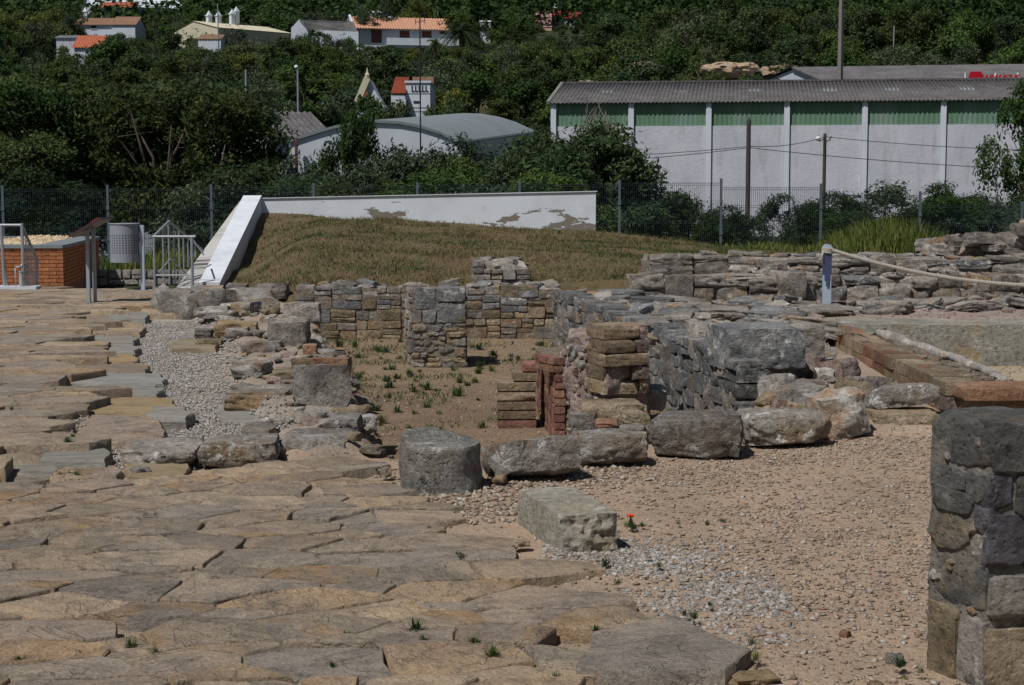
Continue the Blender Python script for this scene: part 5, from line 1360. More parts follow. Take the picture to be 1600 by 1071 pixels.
# ---- tap
tp0 = PD(34, 447, yA - .12)
w = thing('water_tap', 'pale standpipe with bent tap pipe beside the stair railing', 'tap', (tp0.x, tp0.y, Z_TERR))
mb = MB(); mb.tube([(tp0.x, tp0.y, Z_TERR - .05), (tp0.x, tp0.y, Z_TERR + .27)], .038, 12); mb.tube([(tp0.x, tp0.y, Z_TERR + .27), (tp0.x, tp0.y, Z_TERR + .285)], .046, 12); mb.build('standpipe', M['pipe_white'], w, smooth=True, sharp=R(40))
mb = MB(); mb.tube([(tp0.x - .09, tp0.y, Z_TERR - .02), (tp0.x - .1, tp0.y, Z_TERR + .33), (tp0.x - .085, tp0.y, Z_TERR + .352), (tp0.x + .01, tp0.y, Z_TERR + .355)], .013, 8); mb.build('tap_pipe', M['galv'], w, smooth=True)
mb = MB(); mb.tube([(tp0.x + .01, tp0.y, Z_TERR + .33), (tp0.x + .01, tp0.y, Z_TERR + .40)], .018, 8); mb.build('valve', M['galv'], w, smooth=True)

# ---- slanted information board on two posts, seen edge on
i0 = P(139, 473, Z_TERR); i1 = P(148.5, 472, Z_TERR)
w = thing('information_board', 'slanted information board on two grey steel posts seen edge on', 'sign', (i0.x, i0.y, Z_TERR))
ptop = PD(140, 358, i0.y).z
for q in (i0, i1):
    mb = MB(); mb.box(q.x - .022, q.x + .022, q.y - .03, q.y + .03, Z_TERR - .1, ptop - .02 + (.03 if q is i1 else 0)); mb.build('post', M['grey_paint'], w)
e0 = PD(116, 369, i0.y); e1_ = PD(166, 341, i0.y)
dv = (e1_ - e0).normalized(); nrm_ = Vector((-dv.z, 0, dv.x))
def board_bar(nm, t0, t1, thk, mt, dy0, dy1, off=0.0):
    mb = MB(); a = e0.lerp(e1_, t0) + nrm_ * off; b = e0.lerp(e1_, t1) + nrm_ * off
    vs = []
    for yy in (dy0, dy1):
        for p, s in ((a, -1), (b, -1), (b, 1), (a, 1)): vs.append((p.x + nrm_.x * thk * s / 2, i0.y + yy, p.z + nrm_.z * thk * s / 2))
    mb.add(vs, [(0, 1, 2, 3), (7, 6, 5, 4), (0, 4, 5, 1), (1, 5, 6, 2), (2, 6, 7, 3), (3, 7, 4, 0)]); mb.build(nm, M[mt], w)
board_bar('panel', 0, 1, .03, 'dark_panel', -.3, .35)
board_bar('red_band', .7, .95, .012, 'dark_red', -.302, .352, .0225)
board_bar('frame_edge', 0, 1, .012, 'dark_panel', -.304, -.2995, -.006)

# ---- perforated litter bin on a post
b0 = P(224, 453, Z_TERR)
w = thing('litter_bin', 'grey perforated litter bin hung on a steel post', 'litter bin', (b0.x, b0.y, Z_TERR))
mb = MB(); mb.box(b0.x - .03, b0.x + .03, b0.y - .03, b0.y + .03, Z_TERR - .05, PD(222, 352, b0.y).z); mb.build('post', M['post_blue'], w)
s_ = F_PX / b0.y
cx_, rr = b0.x - 27.5 / s_, 22.5 / s_
zT, zBt = PD(200, 350, b0.y).z, PD(200, 410, b0.y).z
NC = 30
def ring_shell(mb, z0, z1, r0, r1=None, k0=0, k1=NC, th=.006):
    r1 = r1 or r0
    for k in range(k0, k1):
        a0, a1 = 2 * math.pi * k / NC, 2 * math.pi * (k + 1) / NC
        vs = []
        for (rA, z) in ((r0, z0), (r1, z1)):
            for rad_ in (rA, rA - th):
                for an in (a0, a1): vs.append((cx_ + rad_ * math.cos(an), b0.y + rad_ * math.sin(an), z))
        mb.add(vs, [(0, 1, 5, 4), (3, 2, 6, 7), (0, 2, 3, 1), (4, 5, 7, 6)])
Hh = zT - zBt
mb = MB(); ring_shell(mb, zT - Hh * .27, zT, rr, rr * 1.0); ring_shell(mb, zBt, zBt + Hh * .22, rr); nr = 8
pz0, pz1 = zBt + Hh * .22, zT - Hh * .27
for r_ in range(nr + 1):
    z_ = pz0 + (pz1 - pz0) * r_ / nr; ring_shell(mb, z_ - .010, z_ + .010, rr - .0003)
for k in range(NC):
    a_ = 2 * math.pi * (k + .5) / NC; p = Vector((cx_ + (rr - .003) * math.cos(a_), b0.y + (rr - .003) * math.sin(a_), 0))
    mb.bar((p.x, p.y, pz0), (p.x, p.y, pz1), .026, .006, (math.cos(a_), math.sin(a_), 0))
mb.build('bucket', M['bin'], w)
mb = MB(); ring_shell(mb, zBt + .01, zT - Hh * .2, rr - .02); mb.build('hole_shade', M['wire'], w)  # black sleeve added inside the bucket so its holes look shaded
mb = MB(); mb.tube([(cx_ + (rr + .004) * math.cos(2 * math.pi * k / 32), b0.y + (rr + .004) * math.sin(2 * math.pi * k / 32), zT) for k in range(33)], .010, 6, False); mb.build('rim', M['bin'], w, smooth=True)
mb = MB(); mb.tube([(cx_, b0.y, zBt + .004), (cx_, b0.y, zBt + .012)], rr - .004, 24); mb.build('base', M['bin'], w)
mb = MB(); mb.add([(cx_ + rr - .02, b0.y - .012, zT - .02), (b0.x - .02, b0.y - .012, zT - .02), (b0.x - .02, b0.y - .012, zT - .22), (cx_ + rr - .02, b0.y + .012, zT - .02), (b0.x - .02, b0.y + .012, zT - .02), (b0.x - .02, b0.y + .012, zT - .22)],
                  [(0, 2, 1), (3, 4, 5), (0, 1, 4, 3), (1, 2, 5, 4), (2, 0, 3, 5)]); mb.box(cx_ + rr - .01, b0.x - .025, b0.y - .02, b0.y + .02, zBt + .05, zBt + .08); mb.build('bracket', M['bin'], w)

# ---- small weeds and the poppy
def weed_mesh(seed, n, h, wdt, mat, leafy=True):
    rs = np.random.RandomState(seed)
    V = []; Fc = []
    for i in range(n):
        a = rs.uniform(0, 6.28); ln = h * rs.uniform(.5, 1.1); el = rs.uniform(.35, 1.35)
        d = np.array([math.cos(a) * math.cos(el), math.sin(a) * math.cos(el), math.sin(el)]); s = np.array([-math.sin(a), math.cos(a), 0]) * wdt * rs.uniform(.6, 1.2)
        o = np.array([rs.normal(0, .02), rs.normal(0, .02), 0]); b = len(V)
        V += [o - s * .3, o + s * .3, o + d * ln * .55 + s, o + d * ln * .55 - s, o + d * ln + np.array([0, 0, -ln * .12])]
        Fc += [(b, b + 1, b + 2, b + 3), (b + 3, b + 2, b + 4)]
    return mesh_py('weed', V, Fc, M[mat])
WEEDS = [weed_mesh(i, 30 + 7 * i, .09 + .015 * i, .0045 + .002 * (i % 3), ['grass_green', 'leaf_olive', 'grass_green', 'leaf_mid'][i % 4]) for i in range(8)]
def plant(px, py, z, sc, k, label=None, grp=None):
    if label is None:
        where = 'the gravel beside the squared block' if 880 < px < 1150 and 800 < py < 990 else 'the dirt at the foot of the field-stone wall' if px > 1360 else 'the joints of the grey path slabs' if py < 720 and px < 300 else 'the joints of the flagstones' if px < 900 else 'the bare dirt among pebbles'
        label = 'small green weed sprouting from ' + where; grp = 'weeds in ' + where
    p = P(px, py, z)
    tag(obj('weed', WEEDS[k % 8], (p.x, p.y, z - .005), (0, 0, rng.uniform(0, 6)), (sc * (.30 if z > -.1 else .34),) * 3), label, 'weed', grp)
for i, (a, b, s) in enumerate([(110, 742, 1.3), (95, 744, 1.0), (120, 746, 1.0), (425, 741, .7), (493, 978, .7), (300, 1035, .9), (240, 1020, 1), (205, 1010, 1), (125, 1020, .7), (30, 1033, .8), (650, 985, 1.1), (660, 1000, .9), (540, 995, .8),
                               (715, 865, .9), (725, 870, .8), (670, 827, .6), (533, 822, .7), (740, 1005, .9), (770, 1025, 1.0), (520, 1040, .7), (945, 882, 1), (868, 1056, 1.1), (1175, 1005, 1), (1180, 1030, .9), (1130, 815, .9), (1105, 820, .8), (1030, 885, .6),
                               (1003, 822, 1), (990, 826, .9), (978, 845, .8), (1060, 818, .7), (965, 912, .7), (1010, 905, .7), (1070, 960, .7), (1085, 965, .7), (1110, 945, .7), (1405, 1040, 1), (1415, 1060, 1), (1440, 1050, .9), (915, 895, .7), (938, 905, .6),
                               (960, 978, .8), (930, 985, .6), (115, 683, 1.1), (105, 690, 1.0), (135, 600, .9), (85, 610, .8), (18, 640, .8), (172, 652, .6), (240, 713, .7), (595, 740, 1), (590, 735, .9), (1395, 670, .7), (1375, 680, .6), (120, 476, .8), (60, 482, .6), (1240, 712, .6)]):
    plant(a, b, 0.03 if b > 740 or a > 300 else (Z_TERR if a < 130 and b < 700 else .03), s, i * 3 + 1)
rg = random.Random(44)
for i in range(230):
    px, py = rg.uniform(505, 860), 535 + 140 * rg.random() ** 1.3
    if 770 < px and py > 575: continue
    if 640 < px < 730 and py < 578: continue
    if px < 570 and py > 640: continue
    if py > 610 and rg.random() < .55: continue
    plant(px, py, Z_PIT, rg.uniform(.9, 2.2), i, 'small weed growing on the earth floor of the sunken room', 'weeds in the sunken room')
pf = P(985, 826, 0)
w = thing('poppy', 'single red poppy flowering in the gravel beside the squared block', 'poppy', pf)
mb = MB(); mb.tube([pf, pf + Vector((-.006, 0, .025)), pf + Vector((0, 0, .055))], .0022, 5); mb.build('stem', M['leaf_bright'], w)
for k in range(4):
    a_ = k * 1.571 + .3; d = Vector((math.cos(a_), math.sin(a_), 0)); s = Vector((-math.sin(a_), math.cos(a_), 0)); o = pf + Vector((0, 0, .053))
    mb = MB(); mb.add([o, o + d * .010 + s * .013 + Vector((0, 0, .006)), o + d * .021 + s * .010 + Vector((0, 0, .016)), o + d * .022 - s * .010 + Vector((0, 0, .017)), o + d * .010 - s * .013 + Vector((0, 0, .006))], [(0, 1, 2, 3, 4)]); mb.build('petal', M['petal'], w)
obj('leaf', WEEDS[3], (pf.x, pf.y, 0), (0, 0, 0), (.5,) * 3, w)

# ================================================================== the land beyond the fence
def terrain_z(x, y):
    x = np.asarray(x, float); y = np.asarray(y, float)
    near = np.interp(y, [-60, 27, 29.5, 31, 42, 60, 70], [-0.6, -0.6, -0.5, -0.06, -0.12, -1.0, -1.2])
    d = np.maximum(0, y - 100)
    hill = 0.178 * d * d / (d + 14)
    nz = 0.8 * fbm(np.stack([x * 0.012, y * 0.012, x * 0], -1).reshape(-1, 3), 91, 3).reshape(x.shape) * np.clip((y - 110) / 80, 0, 1)
    return near + hill + nz
tx = np.concatenate([np.arange(-420, -60, 12), np.arange(-60, 60, 2.5), np.arange(60, 421, 12)])
ty = np.concatenate([np.arange(-60, 26, 6), np.arange(26, 75, 1.5), np.arange(75, 300, 5), np.arange(300, 1000, 14)])
TX, TY = np.meshgrid(tx, ty); TZ = terrain_z(TX, TY)
n1_, n2_ = TX.shape; ii = np.arange(n1_ * n2_).reshape(n1_, n2_)
t = NT('scrubby_hillside'); v = t.pos(False)
c = t.ramp(t.noise(v, 0.06, 7, 0.65), [(0.32, (0.03, 0.042, 0.018)), (0.5, (0.05, 0.062, 0.026)), (0.6, (0.085, 0.082, 0.04)), (0.7, (0.3, 0.22, 0.13))])
c = t.mix(1.0, c, t.ramp(t.noise(v, 1.1, 6, 0.7), [(0.25, (0.6, 0.6, 0.6)), (0.75, (1.35, 1.35, 1.35))]), 'MULTIPLY')
t.color(c); t.bump(t.noise(v, 0.9, 7, 0.75), 0.5)
structure(obj('hillside', mesh_np('hillside', np.stack([TX, TY, TZ], -1).reshape(-1, 3), np.stack([ii[:-1, :-1], ii[:-1, 1:], ii[1:, 1:], ii[1:, :-1]], -1).reshape(-1, 4), [t.m], True)))

# ------------------------------------------------------------------ buildings
class Frame:
    """u along the front A->B, v back from it"""
    def __init__(s, A, B):
        s.A = Vector((A[0], A[1])); s.B = Vector((B[0], B[1])); s.L = (s.B - s.A).length; s.u = (s.B - s.A) / s.L; s.n = Vector((-s.u.y, s.u.x))
    def __call__(s, u, v, z):
        p = s.A + s.u * u + s.n * v; return Vector((p.x, p.y, z))
    def u_of_px(s, px):
        k = (px - 800) / F_PX
        # A.x + u*ux = k*(A.y + u*uy) (pitch shifts rows, not columns, to first order)
        kk = k / (cp)  if False else k
        lo, hi = -200.0, 400.0
        for _ in range(50):
            m = (lo + hi) / 2; p = s(m, 0, 5.0); q = proj(p)
            if q[0] < px: lo = m
            else: hi = m
        return lo
def proj(p):
    d = Vector(p) - Vector((0, 0, EYE)); f = d.y * cp - d.z * sp
    return (800 + F_PX * d.x / f, 535.5 - F_PX * (d.y * sp + d.z * cp) / f)
def fbuild(mb, fr, name, mat, parent, **kw):
    mb.v = [tuple(fr(*q)) for q in mb.v]
    return mb.build(name, M[mat], parent, **kw)
def wave_sheet(mb, u0, u1, v0, z0, v1, z1, wl, amp, seg=6):
    n = int((u1 - u0) / wl * seg); b = len(mb.v)
    for i in range(n + 1):
        u = u0 + (u1 - u0) * i / n; d = amp * math.sin(2 * math.pi * i / seg)
        mb.v += [(u, v0, z0 + d), (u, v1, z1 + d), (u, v0, z0 + d - .05), (u, v1, z1 + d - .05)]
    for i in range(n):
        q = b + i * 4
        mb.f += [(q, q + 4, q + 5, q + 1), (q + 2, q + 3, q + 7, q + 6), (q, q + 2, q + 6, q + 4), (q + 1, q + 5, q + 7, q + 3)]
def gable_house(name, label, fr, L, dep, z0, ze, zr, wall, roof, over=.3, wl=.35, amp=.05, windows=(), cat='house', chim=()):
    w = thing(name, label, cat, fr(L / 2, dep / 2, z0))
    mb = MB(); mb.v = []; mb.f = []
    mb.add([(0, 0, z0), (L, 0, z0), (L, dep, z0), (0, dep, z0), (0, 0, ze), (L, 0, ze), (L, dep, ze), (0, dep, ze), (0, dep / 2, zr), (L, dep / 2, zr)],
           [(0, 1, 5, 4), (2, 3, 7, 6), (1, 2, 6, 9, 5), (3, 0, 4, 8, 7), (4, 5, 9, 8), (6, 7, 8, 9)])
    fbuild(mb, fr, 'wall', wall, w)
    sl = (zr - ze) / (dep / 2)
    for (va, vb) in ((-over, dep / 2), (dep + over, dep / 2)):
        mb = MB(); wave_sheet(mb, -over, L + over, va, ze - sl * over + .1, vb, zr + .1, wl, amp); fbuild(mb, fr, 'roof', roof, w, smooth=True, sharp=R(60))
    for (u0, u1, za, zb, mt) in windows:
        mb = MB(); mb.box(u0, u1, -.05, .08, za, zb); o = fbuild(mb, fr, 'window', mt, w)
        mb = MB(); mb.box(u0 - .08, u1 + .08, -.09, .02, za - .1, za - .02); fbuild(mb, fr, 'sill', 'house_white', o)
    for (u, v, h) in chim:
        mb = MB(); mb.box(u - .3, u + .3, v - .3, v + .3, ze, zr + h); mb.box(u - .4, u + .4, v - .4, v + .4, zr + h, zr + h + .12)
        b = len(mb.v); mb.v += [(u - .3, v - .3, zr + h + .12), (u + .3, v - .3, zr + h + .12), (u + .3, v + .3, zr + h + .12), (u - .3, v + .3, zr + h + .12), (u, v, zr + h + .8)]; mb.f += [(b, b + 1, b + 4), (b + 1, b + 2, b + 4), (b + 2, b + 3, b + 4), (b + 3, b, b + 4)]
        fbuild(mb, fr, 'chimney', 'house_white', w)
    return w

# ---- long warehouse with green band
A = PD(862, 200, 103.0); B = PD(1700, 200, 98.5)
fr = Frame(A, B); L = fr.L
zE = PD(862, 161, 103).z; zG = PD(862, 197.5, 103).z; zR = PD(880, 131, 111.5).z
w = thing('warehouse', 'long white warehouse with a green band under its corrugated grey roof', 'warehouse', fr(L / 2, 8, -1.2))
us = [0.12] + [fr.u_of_px(p) for p in (986, 1107, 1229, 1350.5, 1473, 1597)] + [L]
mb = MB(); mb.box(0.1, L, .3, 16.6, -1.5, zE - .1); fbuild(mb, fr, 'body', 'ware_wall', w)
for i in range(len(us) - 1):
    mb = MB(); mb.box(us[i] + .18, us[i + 1] - .18, 0.0, .28, -1.5, zG - .03); fbuild(mb, fr, 'wall_panel', 'ware_wall', w)
    n = int((us[i + 1] - us[i]) / .16); mb = MB(); b = 0
    u0, u1 = us[i] + .16, us[i + 1] - .16
    for k in range(n + 1):
        u = u0 + (u1 - u0) * k / n; v_ = .05 + (.035 if k % 2 else 0); mb.v += [(u, v_, zG - .06), (u, v_, zE + .05), (u, .25, zG - .06), (u, .25, zE + .05)]
    for k in range(n):
        q = k * 4; mb.f += [(q, q + 4, q + 5, q + 1), (q, q + 2, q + 6, q + 4), (q + 1, q + 5, q + 7, q + 3)]
    fbuild(mb, fr, 'green_panel', 'green_sheet', w)
for u in us:
    mb = MB(); mb.box(u - .17, u + .17, -.16, .3, -1.5, zE - .02); fbuild(mb, fr, 'pilaster', 'house_white', w)
sl = (zR - zE) / 8.5
mb = MB(); wave_sheet(mb, -.12, L + .3, -.34, zE - sl * .3 + .05, 8.2, zR, .26, .045, 6); fbuild(mb, fr, 'roof', 'roof_grey', w, smooth=True)
mb = MB(); wave_sheet(mb, -.12, L + .3, 17.0, zE - sl * .6 + .05, 8.2, zR, .26, .045, 4); fbuild(mb, fr, 'roof', 'roof_grey', w, smooth=True)
mb = MB(); mb.add([(-.02, 0.1, zE - .2), (-.02, 16.5, zE - .2), (-.02, 8.2, zR - .06), (.25, 0.1, zE - .2), (.25, 16.5, zE - .2), (.25, 8.2, zR - .06)], [(0, 2, 1), (3, 4, 5), (0, 3, 5, 2), (1, 2, 5, 4)]); fbuild(mb, fr, 'gable', 'ware_wall', w)
mb = MB(); mb.bar((-.2, -.34, zE - sl * .3 + .05), (-.2, 8.2, zR), .22, .2); fbuild(mb, fr, 'verge', 'pole_conc', w)
mb = MB(); mb.bar((-.2, 8.2, zR + .03), (L + .3, 8.2, zR + .03), .5, .12); fbuild(mb, fr, 'ridge_cap', 'roof_grey', w)
for p in (930, 1048, 1168, 1288, 1388, 1510):
    u = fr.u_of_px(p) + .5; v_ = 3.6; z_ = zE + sl * v_
    mb = MB(); wave_sheet(mb, u - .4, u + .44, v_, z_ + .06, v_ + 1.4, z_ + .06 + sl * 1.4, .26, .045); fbuild(mb, fr, 'skylight', 'roof_blue', w, smooth=True)

# ---- second warehouse behind with red letters
w = thing('warehouse', 'grey roofed warehouse with a pale gable rising behind the long warehouse', 'warehouse', (40, 155, 0))
gp_, ge, gl = PD(1237, 105, 158), PD(1292, 129, 147), PD(1178, 130, 170)
rp_, re_, rl = PD(1760, 98, 150), PD(1760, 130, 139), PD(1760, 100, 165)
rl.z = gl.z
mb = MB(); mb.add([ge, re_, rp_, gp_, ge + Vector((0, 0, -.15)), re_ + Vector((0, 0, -.15)), rp_ + Vector((0, 0, -.15)), gp_ + Vector((0, 0, -.15))], [(0, 1, 2, 3), (7, 6, 5, 4), (0, 4, 5, 1), (1, 5, 6, 2), (2, 6, 7, 3), (3, 7, 4, 0)]); mb.build('roof', M['roof_grey2'], w)
mb = MB(); mb.add([gp_, rp_, rl, gl], [(0, 1, 2, 3)]); mb.build('roof', M['roof_grey2'], w)
dn = lambda q: Vector((q.x, q.y, -2))
mb = MB(); i_ = Vector((.25, .1, -.2)); mb.add([ge + i_, gp_ + i_, gl + i_, dn(gl + i_), dn(ge + i_)], [(0, 1, 2, 3, 4)]); mb.add([ge + i_, dn(ge + i_), dn(re_), re_ + Vector((0, .1, -.2))], [(0, 1, 2, 3)]); mb.build('wall', M['roof_blue' if False else 'house_white'], w)
Ds = 137.0
w = thing('roof_sign', 'red slanted lettering sign standing above the long warehouse roof', 'sign', PD(1550, 127, Ds))
def flat_px(nm, pts, D, thk, mat, parent):
    q = [PD(a, b, D) for a, b in pts]; n = len(q)
    mb = MB(); mb.add(q + [Vector((p.x, p.y + thk, p.z)) for p in q], [tuple(range(n)), tuple(range(2 * n - 1, n - 1, -1))] + [(i, i + n, (i + 1) % n + n, (i + 1) % n) for i in range(n)]); return mb.build(nm, M[mat], parent)
flat_px('emblem', [(1512, 127), (1533, 127), (1538, 119), (1532.5, 112), (1517, 112)], Ds, .2, 'sign_red', w)
cu = bpy.data.curves.new('letters', 'FONT'); cu.size = 1.0; cu.shear = 0.35; cu.extrude = 0.05; cu.offset = 0.035; cu.space_character = .95
cu.body = 'ABAUCUS'
tob = bpy.data.objects.new('letters_tmp', cu); COL.objects.link(tob)
dg = bpy.context.evaluated_depsgraph_get()
lme = bpy.data.meshes.new_from_object(tob.evaluated_get(dg)); bpy.data.objects.remove(tob)
lme.materials.clear(); lme.materials.append(M['sign_red'])
bbx = [v.co.x for v in lme.vertices]; bby = [v.co.y for v in lme.vertices]
p0, p1 = PD(1534, 126.5, Ds), PD(1594, 117, Ds)
kx = (p1.x - p0.x) / (max(bbx) - min(bbx)); ky = (p1.z - p0.z) / (max(bby) - min(bby))
obj('lettering', lme, (p0.x - min(bbx) * kx, Ds, p0.z - min(bby) * ky), (math.pi / 2, 0, 0), (kx, ky, 1), w)
for a in (1508, 1555, 1590):
    q = PD(a, 114, Ds + .3); mb = MB(); mb.bar((q.x, q.y, q.z), (q.x, q.y, 1.0), .12); mb.build('support', M['lamp_white'], w)

# ---- barrel roofed hall
w = thing('barrel_hall', 'white hall with a curved blue grey sheet roof behind the shrubs', 'hall', PD(600, 230, 80))
prof = [(0, 0), (.06, .17), (.15, .42), (.27, .72), (.4, .93), (.52, 1.0), (.64, .96), (.76, .78), (.87, .5), (.95, .2), (1, 0)]
def arc_pts(l, r, pk_, D0, D1):
    L0, R0 = PD(l[0], l[1], D0), PD(r[0], r[1], D1); top = PD(pk_[0], pk_[1], (D0 + D1) / 2).z
    return [Vector((L0.x + (R0.x - L0.x) * t_, L0.y + (R0.y - L0.y) * t_, L0.z + (R0.z - L0.z) * t_ + (top - (L0.z + R0.z) / 2) * h)) for t_, h in prof]
fa_, ba_ = arc_pts((452, 219), (721, 221), (592, 188), 79, 80), arc_pts((600, 208), (836, 205), (710, 177), 88, 90)
n = len(fa_)
th = Vector((0, 0, -.14)); ov = Vector((-.05, -.12, 0))
mb = MB()
mb.add([p + ov for p in fa_] + ba_ + [p + ov + th for p in fa_] + [p + th for p in ba_],
       [(i, i + 1, n + i + 1, n + i) for i in range(n - 1)] + [(2 * n + i + 1, 2 * n + i, 3 * n + i, 3 * n + i + 1) for i in range(n - 1)] + [(i, 2 * n + i, 2 * n + i + 1, i + 1) for i in range(n - 1)] + [(n - 1, 3 * n - 1, 4 * n - 1, 2 * n - 1), (0, n, 3 * n, 2 * n)])
mb.build('roof', M['roof_blue'], w, smooth=True, sharp=R(35))
mb = MB(); q = [p + Vector((0, 0, -.16)) for p in fa_]; mb.add(q + [dn(fa_[-1]), dn(fa_[0])], [tuple(range(n - 1, -1, -1)) + (n + 1, n)]); mb.build('gable_wall', M['house_white'], w)
mb = MB(); mb.add([fa_[-1] + th, ba_[-1] + th, dn(ba_[-1]), dn(fa_[-1])], [(3, 2, 1, 0)]); mb.build('side_wall', M['ware_wall'], w)
mb = MB()
for i in range(60):
    p = (fa_[-1] + ov).lerp(ba_[-1], i / 60); mb.bar(p + Vector((0, -.05, -.1)), p + Vector((-.35, .05, .1)), .14, .1)
mb.build('corrugated_edge', M['roof_blue'], w)
mb = MB(); p = PD(463, 216, 78.6); mb.bar((p.x, p.y, p.z), (p.x, p.y, -1), .14); mb.build('downpipe', M['shutter'], w)

fr = Frame(PD(380, 215, 86), PD(512, 215, 88)); gable_house('shed', 'dark tiled roof shed beside the barrel roofed hall', fr, fr.L, 8, -1.2, PD(440, 214, 87).z, PD(440, 177, 91).z, 'ware_wall', 'roof_grey', cat='shed')
fr = Frame(PD(130, 200, 72), PD(420, 200, 76)); gable_house('white_building', 'white walled building half hidden behind the trees by the fence', fr, fr.L, 9, -1.2, PD(250, 172, 74).z, PD(250, 160, 78).z, 'house_white', 'roof_blue', windows=((2, 3.2, 1, 2.6, 'window_dark'), (5, 6.2, 1, 2.6, 'window_dark')), cat='building')

# ---- white flat-roofed house with orange tiles and pointed gable
D = 130.0
w = thing('flat_roof_house', 'white flat roofed house with an orange tiled wing and pointed gable', 'house', PD(640, 190, D))
bA = PD(634, 130, D); bB = PD(672, 130, D)
mb = MB(); mb.box(bA.x, bB.x, D, D + 9, -1, bA.z); mb.build('wall', M['house_white'], w)
mb = MB(); mb.box(bA.x - .1, bB.x + .1, D - .1, D + 9.1, bA.z + .01, bA.z + .18); mb.build('parapet', M['house_white'], w)
for k in range(5):
    a = PD(643 + k * 5.4, 139, D); mb = MB(); mb.box(a.x, a.x + .1, D - .03, D + .05, a.z - .25, a.z + .25); mb.box(a.x + .1, a.x + .24, D - .03, D + .05, a.z - .25, a.z - .16); mb.build('vent', M['window_dark'], w)
a, b = PD(646, 158, D), PD(657, 160, D); mb = MB(); mb.box(a.x, b.x, D - .05, D + .05, b.z - .05, a.z); mb.build('window', M['window_dark'], w)
for yy in (146, 168, 174):
    a = PD(640, yy, D); mb = MB(); mb.box(bA.x, bB.x, D - .03, D + .02, a.z - .04, a.z + .04); mb.build('moulding', M['pipe_white'], w)
a, b = PD(645, 128, D + 4), PD(678, 121, D + 4); mb = MB(); mb.box(a.x, b.x, D + 3.5, D + 8, bA.z + .1, b.z); mb.build('penthouse', M['tile_brown'], w)
mb = MB(); q = [PD(611, 146, D - 1), PD(634, 146, D - 1), PD(640, 121, D + 3), PD(618, 121, D + 3)]; mb.v = []; nn_ = 14
for k in range(nn_ * 4 + 1):
    tt = k / (nn_ * 4); lo = q[0].lerp(q[1], tt); hi = q[3].lerp(q[2], tt); dz = .06 * math.sin(k * math.pi / 2); mb.v += [tuple(lo + Vector((0, 0, dz))), tuple(hi + Vector((0, 0, dz)))]
mb.f = [(2 * k, 2 * k + 2, 2 * k + 3, 2 * k + 1) for k in range(nn_ * 4)]; mb.build('tiled_roof', M['tile_orange'], w, smooth=True)
mb = MB(); q = [PD(611, 146, D - .9), PD(634, 146, D - .9)]; mb.box(q[0].x, q[1].x, D - .9, D + 6, -1, q[0].z - .15); mb.build('wing_wall', M['house_white'], w)
flat_px('gable', [(558, 162), (561, 155), (566, 150), (575, 134), (577, 124), (590, 150), (600, 165), (600, 185), (558, 185)], D - 2, 4, 'house_white', w)
mb = MB(); mb.bar(PD(558, 160, D - 2.2), PD(574, 122, D - 2.2), .3, .5); mb.build('bargeboard', M['house_cream'], w)
mb = MB(); p = PD(574, 124, D - 2.2); mb.tube([p, p + Vector((0, 0, .35)), p + Vector((0, 0, .5)), p + Vector((0, 0, .9))], [.16, .2, .1, .02], 8); mb.build('finial', M['house_cream'], w)
flat_px('tile_patch', [(564, 148), (572, 140), (576, 150), (566, 154)], D - 2.3, .15, 'tile_orange', w)

# ---- houses on the hill
def zat(px, py, D): return PD(px, py, D).z
D = 236.0; fr = Frame(PD(562, 40, D), PD(718, 40, D + 3))
w = gable_house('long_house', 'long white house with a pale terracotta roof and shaded veranda', fr, fr.L, 9, zat(600, 95, D), zat(600, 42, D), zat(600, 27, D + 4), 'house_white', 'tile_pale', over=.9, wl=.4,
            windows=[(fr.u_of_px(a), fr.u_of_px(b), zat(600, yb, D), zat(600, yt, D), 'shutter') for a, b, yt, yb in ((582, 598, 47, 67), (626, 641, 47, 58), (660, 675, 47, 57), (688, 700, 47, 51))])
mb = MB(); mb.box(fr.u_of_px(604), fr.L, -1.6, -1.3, zat(600, 71, D), zat(600, 60, D)); mb.box(fr.u_of_px(604), fr.L, -1.3, 0, zat(600, 75, D), zat(600, 71, D)); fbuild(mb, fr, 'balcony', 'house_white', w)
mb = MB()
for (va, vb) in ((-1.0, 4.5), (10, 4.5)):
    mb.bar((-1.0, va, zat(600, 42, D) - .35 + .1), (-1.0, vb, zat(600, 27, D + 4) + .1), .3, .6)
fbuild(mb, fr, 'bargeboard', 'house_white', w)
fr = Frame(PD(592, 24, 255), PD(624, 28, 257)); gable_house('small_white_house', 'small white gable showing above the long terracotta roof', fr, fr.L, 5, zat(600, 50, 255), zat(600, 27, 255), zat(600, 19, 258), 'house_white', 'house_white', amp=.01)
D = 262.0; fr = Frame(PD(146, 12, D), PD(285, 12, D + 6))
gable_house('villa', 'large white villa with an orange roofed bay high on the hillside', fr, fr.L, 10, zat(200, 60, D), zat(200, 8, D), zat(200, -6, D + 5), 'house_white', 'house_white', amp=.01,
            windows=[(fr.u_of_px(150), fr.u_of_px(161), zat(200, 27, D), zat(200, 15, D), 'window_dark'), (fr.u_of_px(165), fr.u_of_px(170), zat(200, 26, D), zat(200, 14, D), 'window_dark'), (fr.u_of_px(184), fr.u_of_px(195), zat(200, 23, D), zat(200, 16, D), 'pipe_white')])
fr = Frame(PD(163, 12, D - 2), PD(200, 12, D - 2)); gable_house('bay', 'orange tiled roof of the bay in front of the large white villa', fr, fr.L, 5, zat(180, 50, D), zat(180, 11, D - 2), zat(180, 4, D), 'house_white', 'tile_orange', over=.6, windows=[(.4, 1.6, zat(180, 27, D), zat(180, 15, D), 'window_dark')])
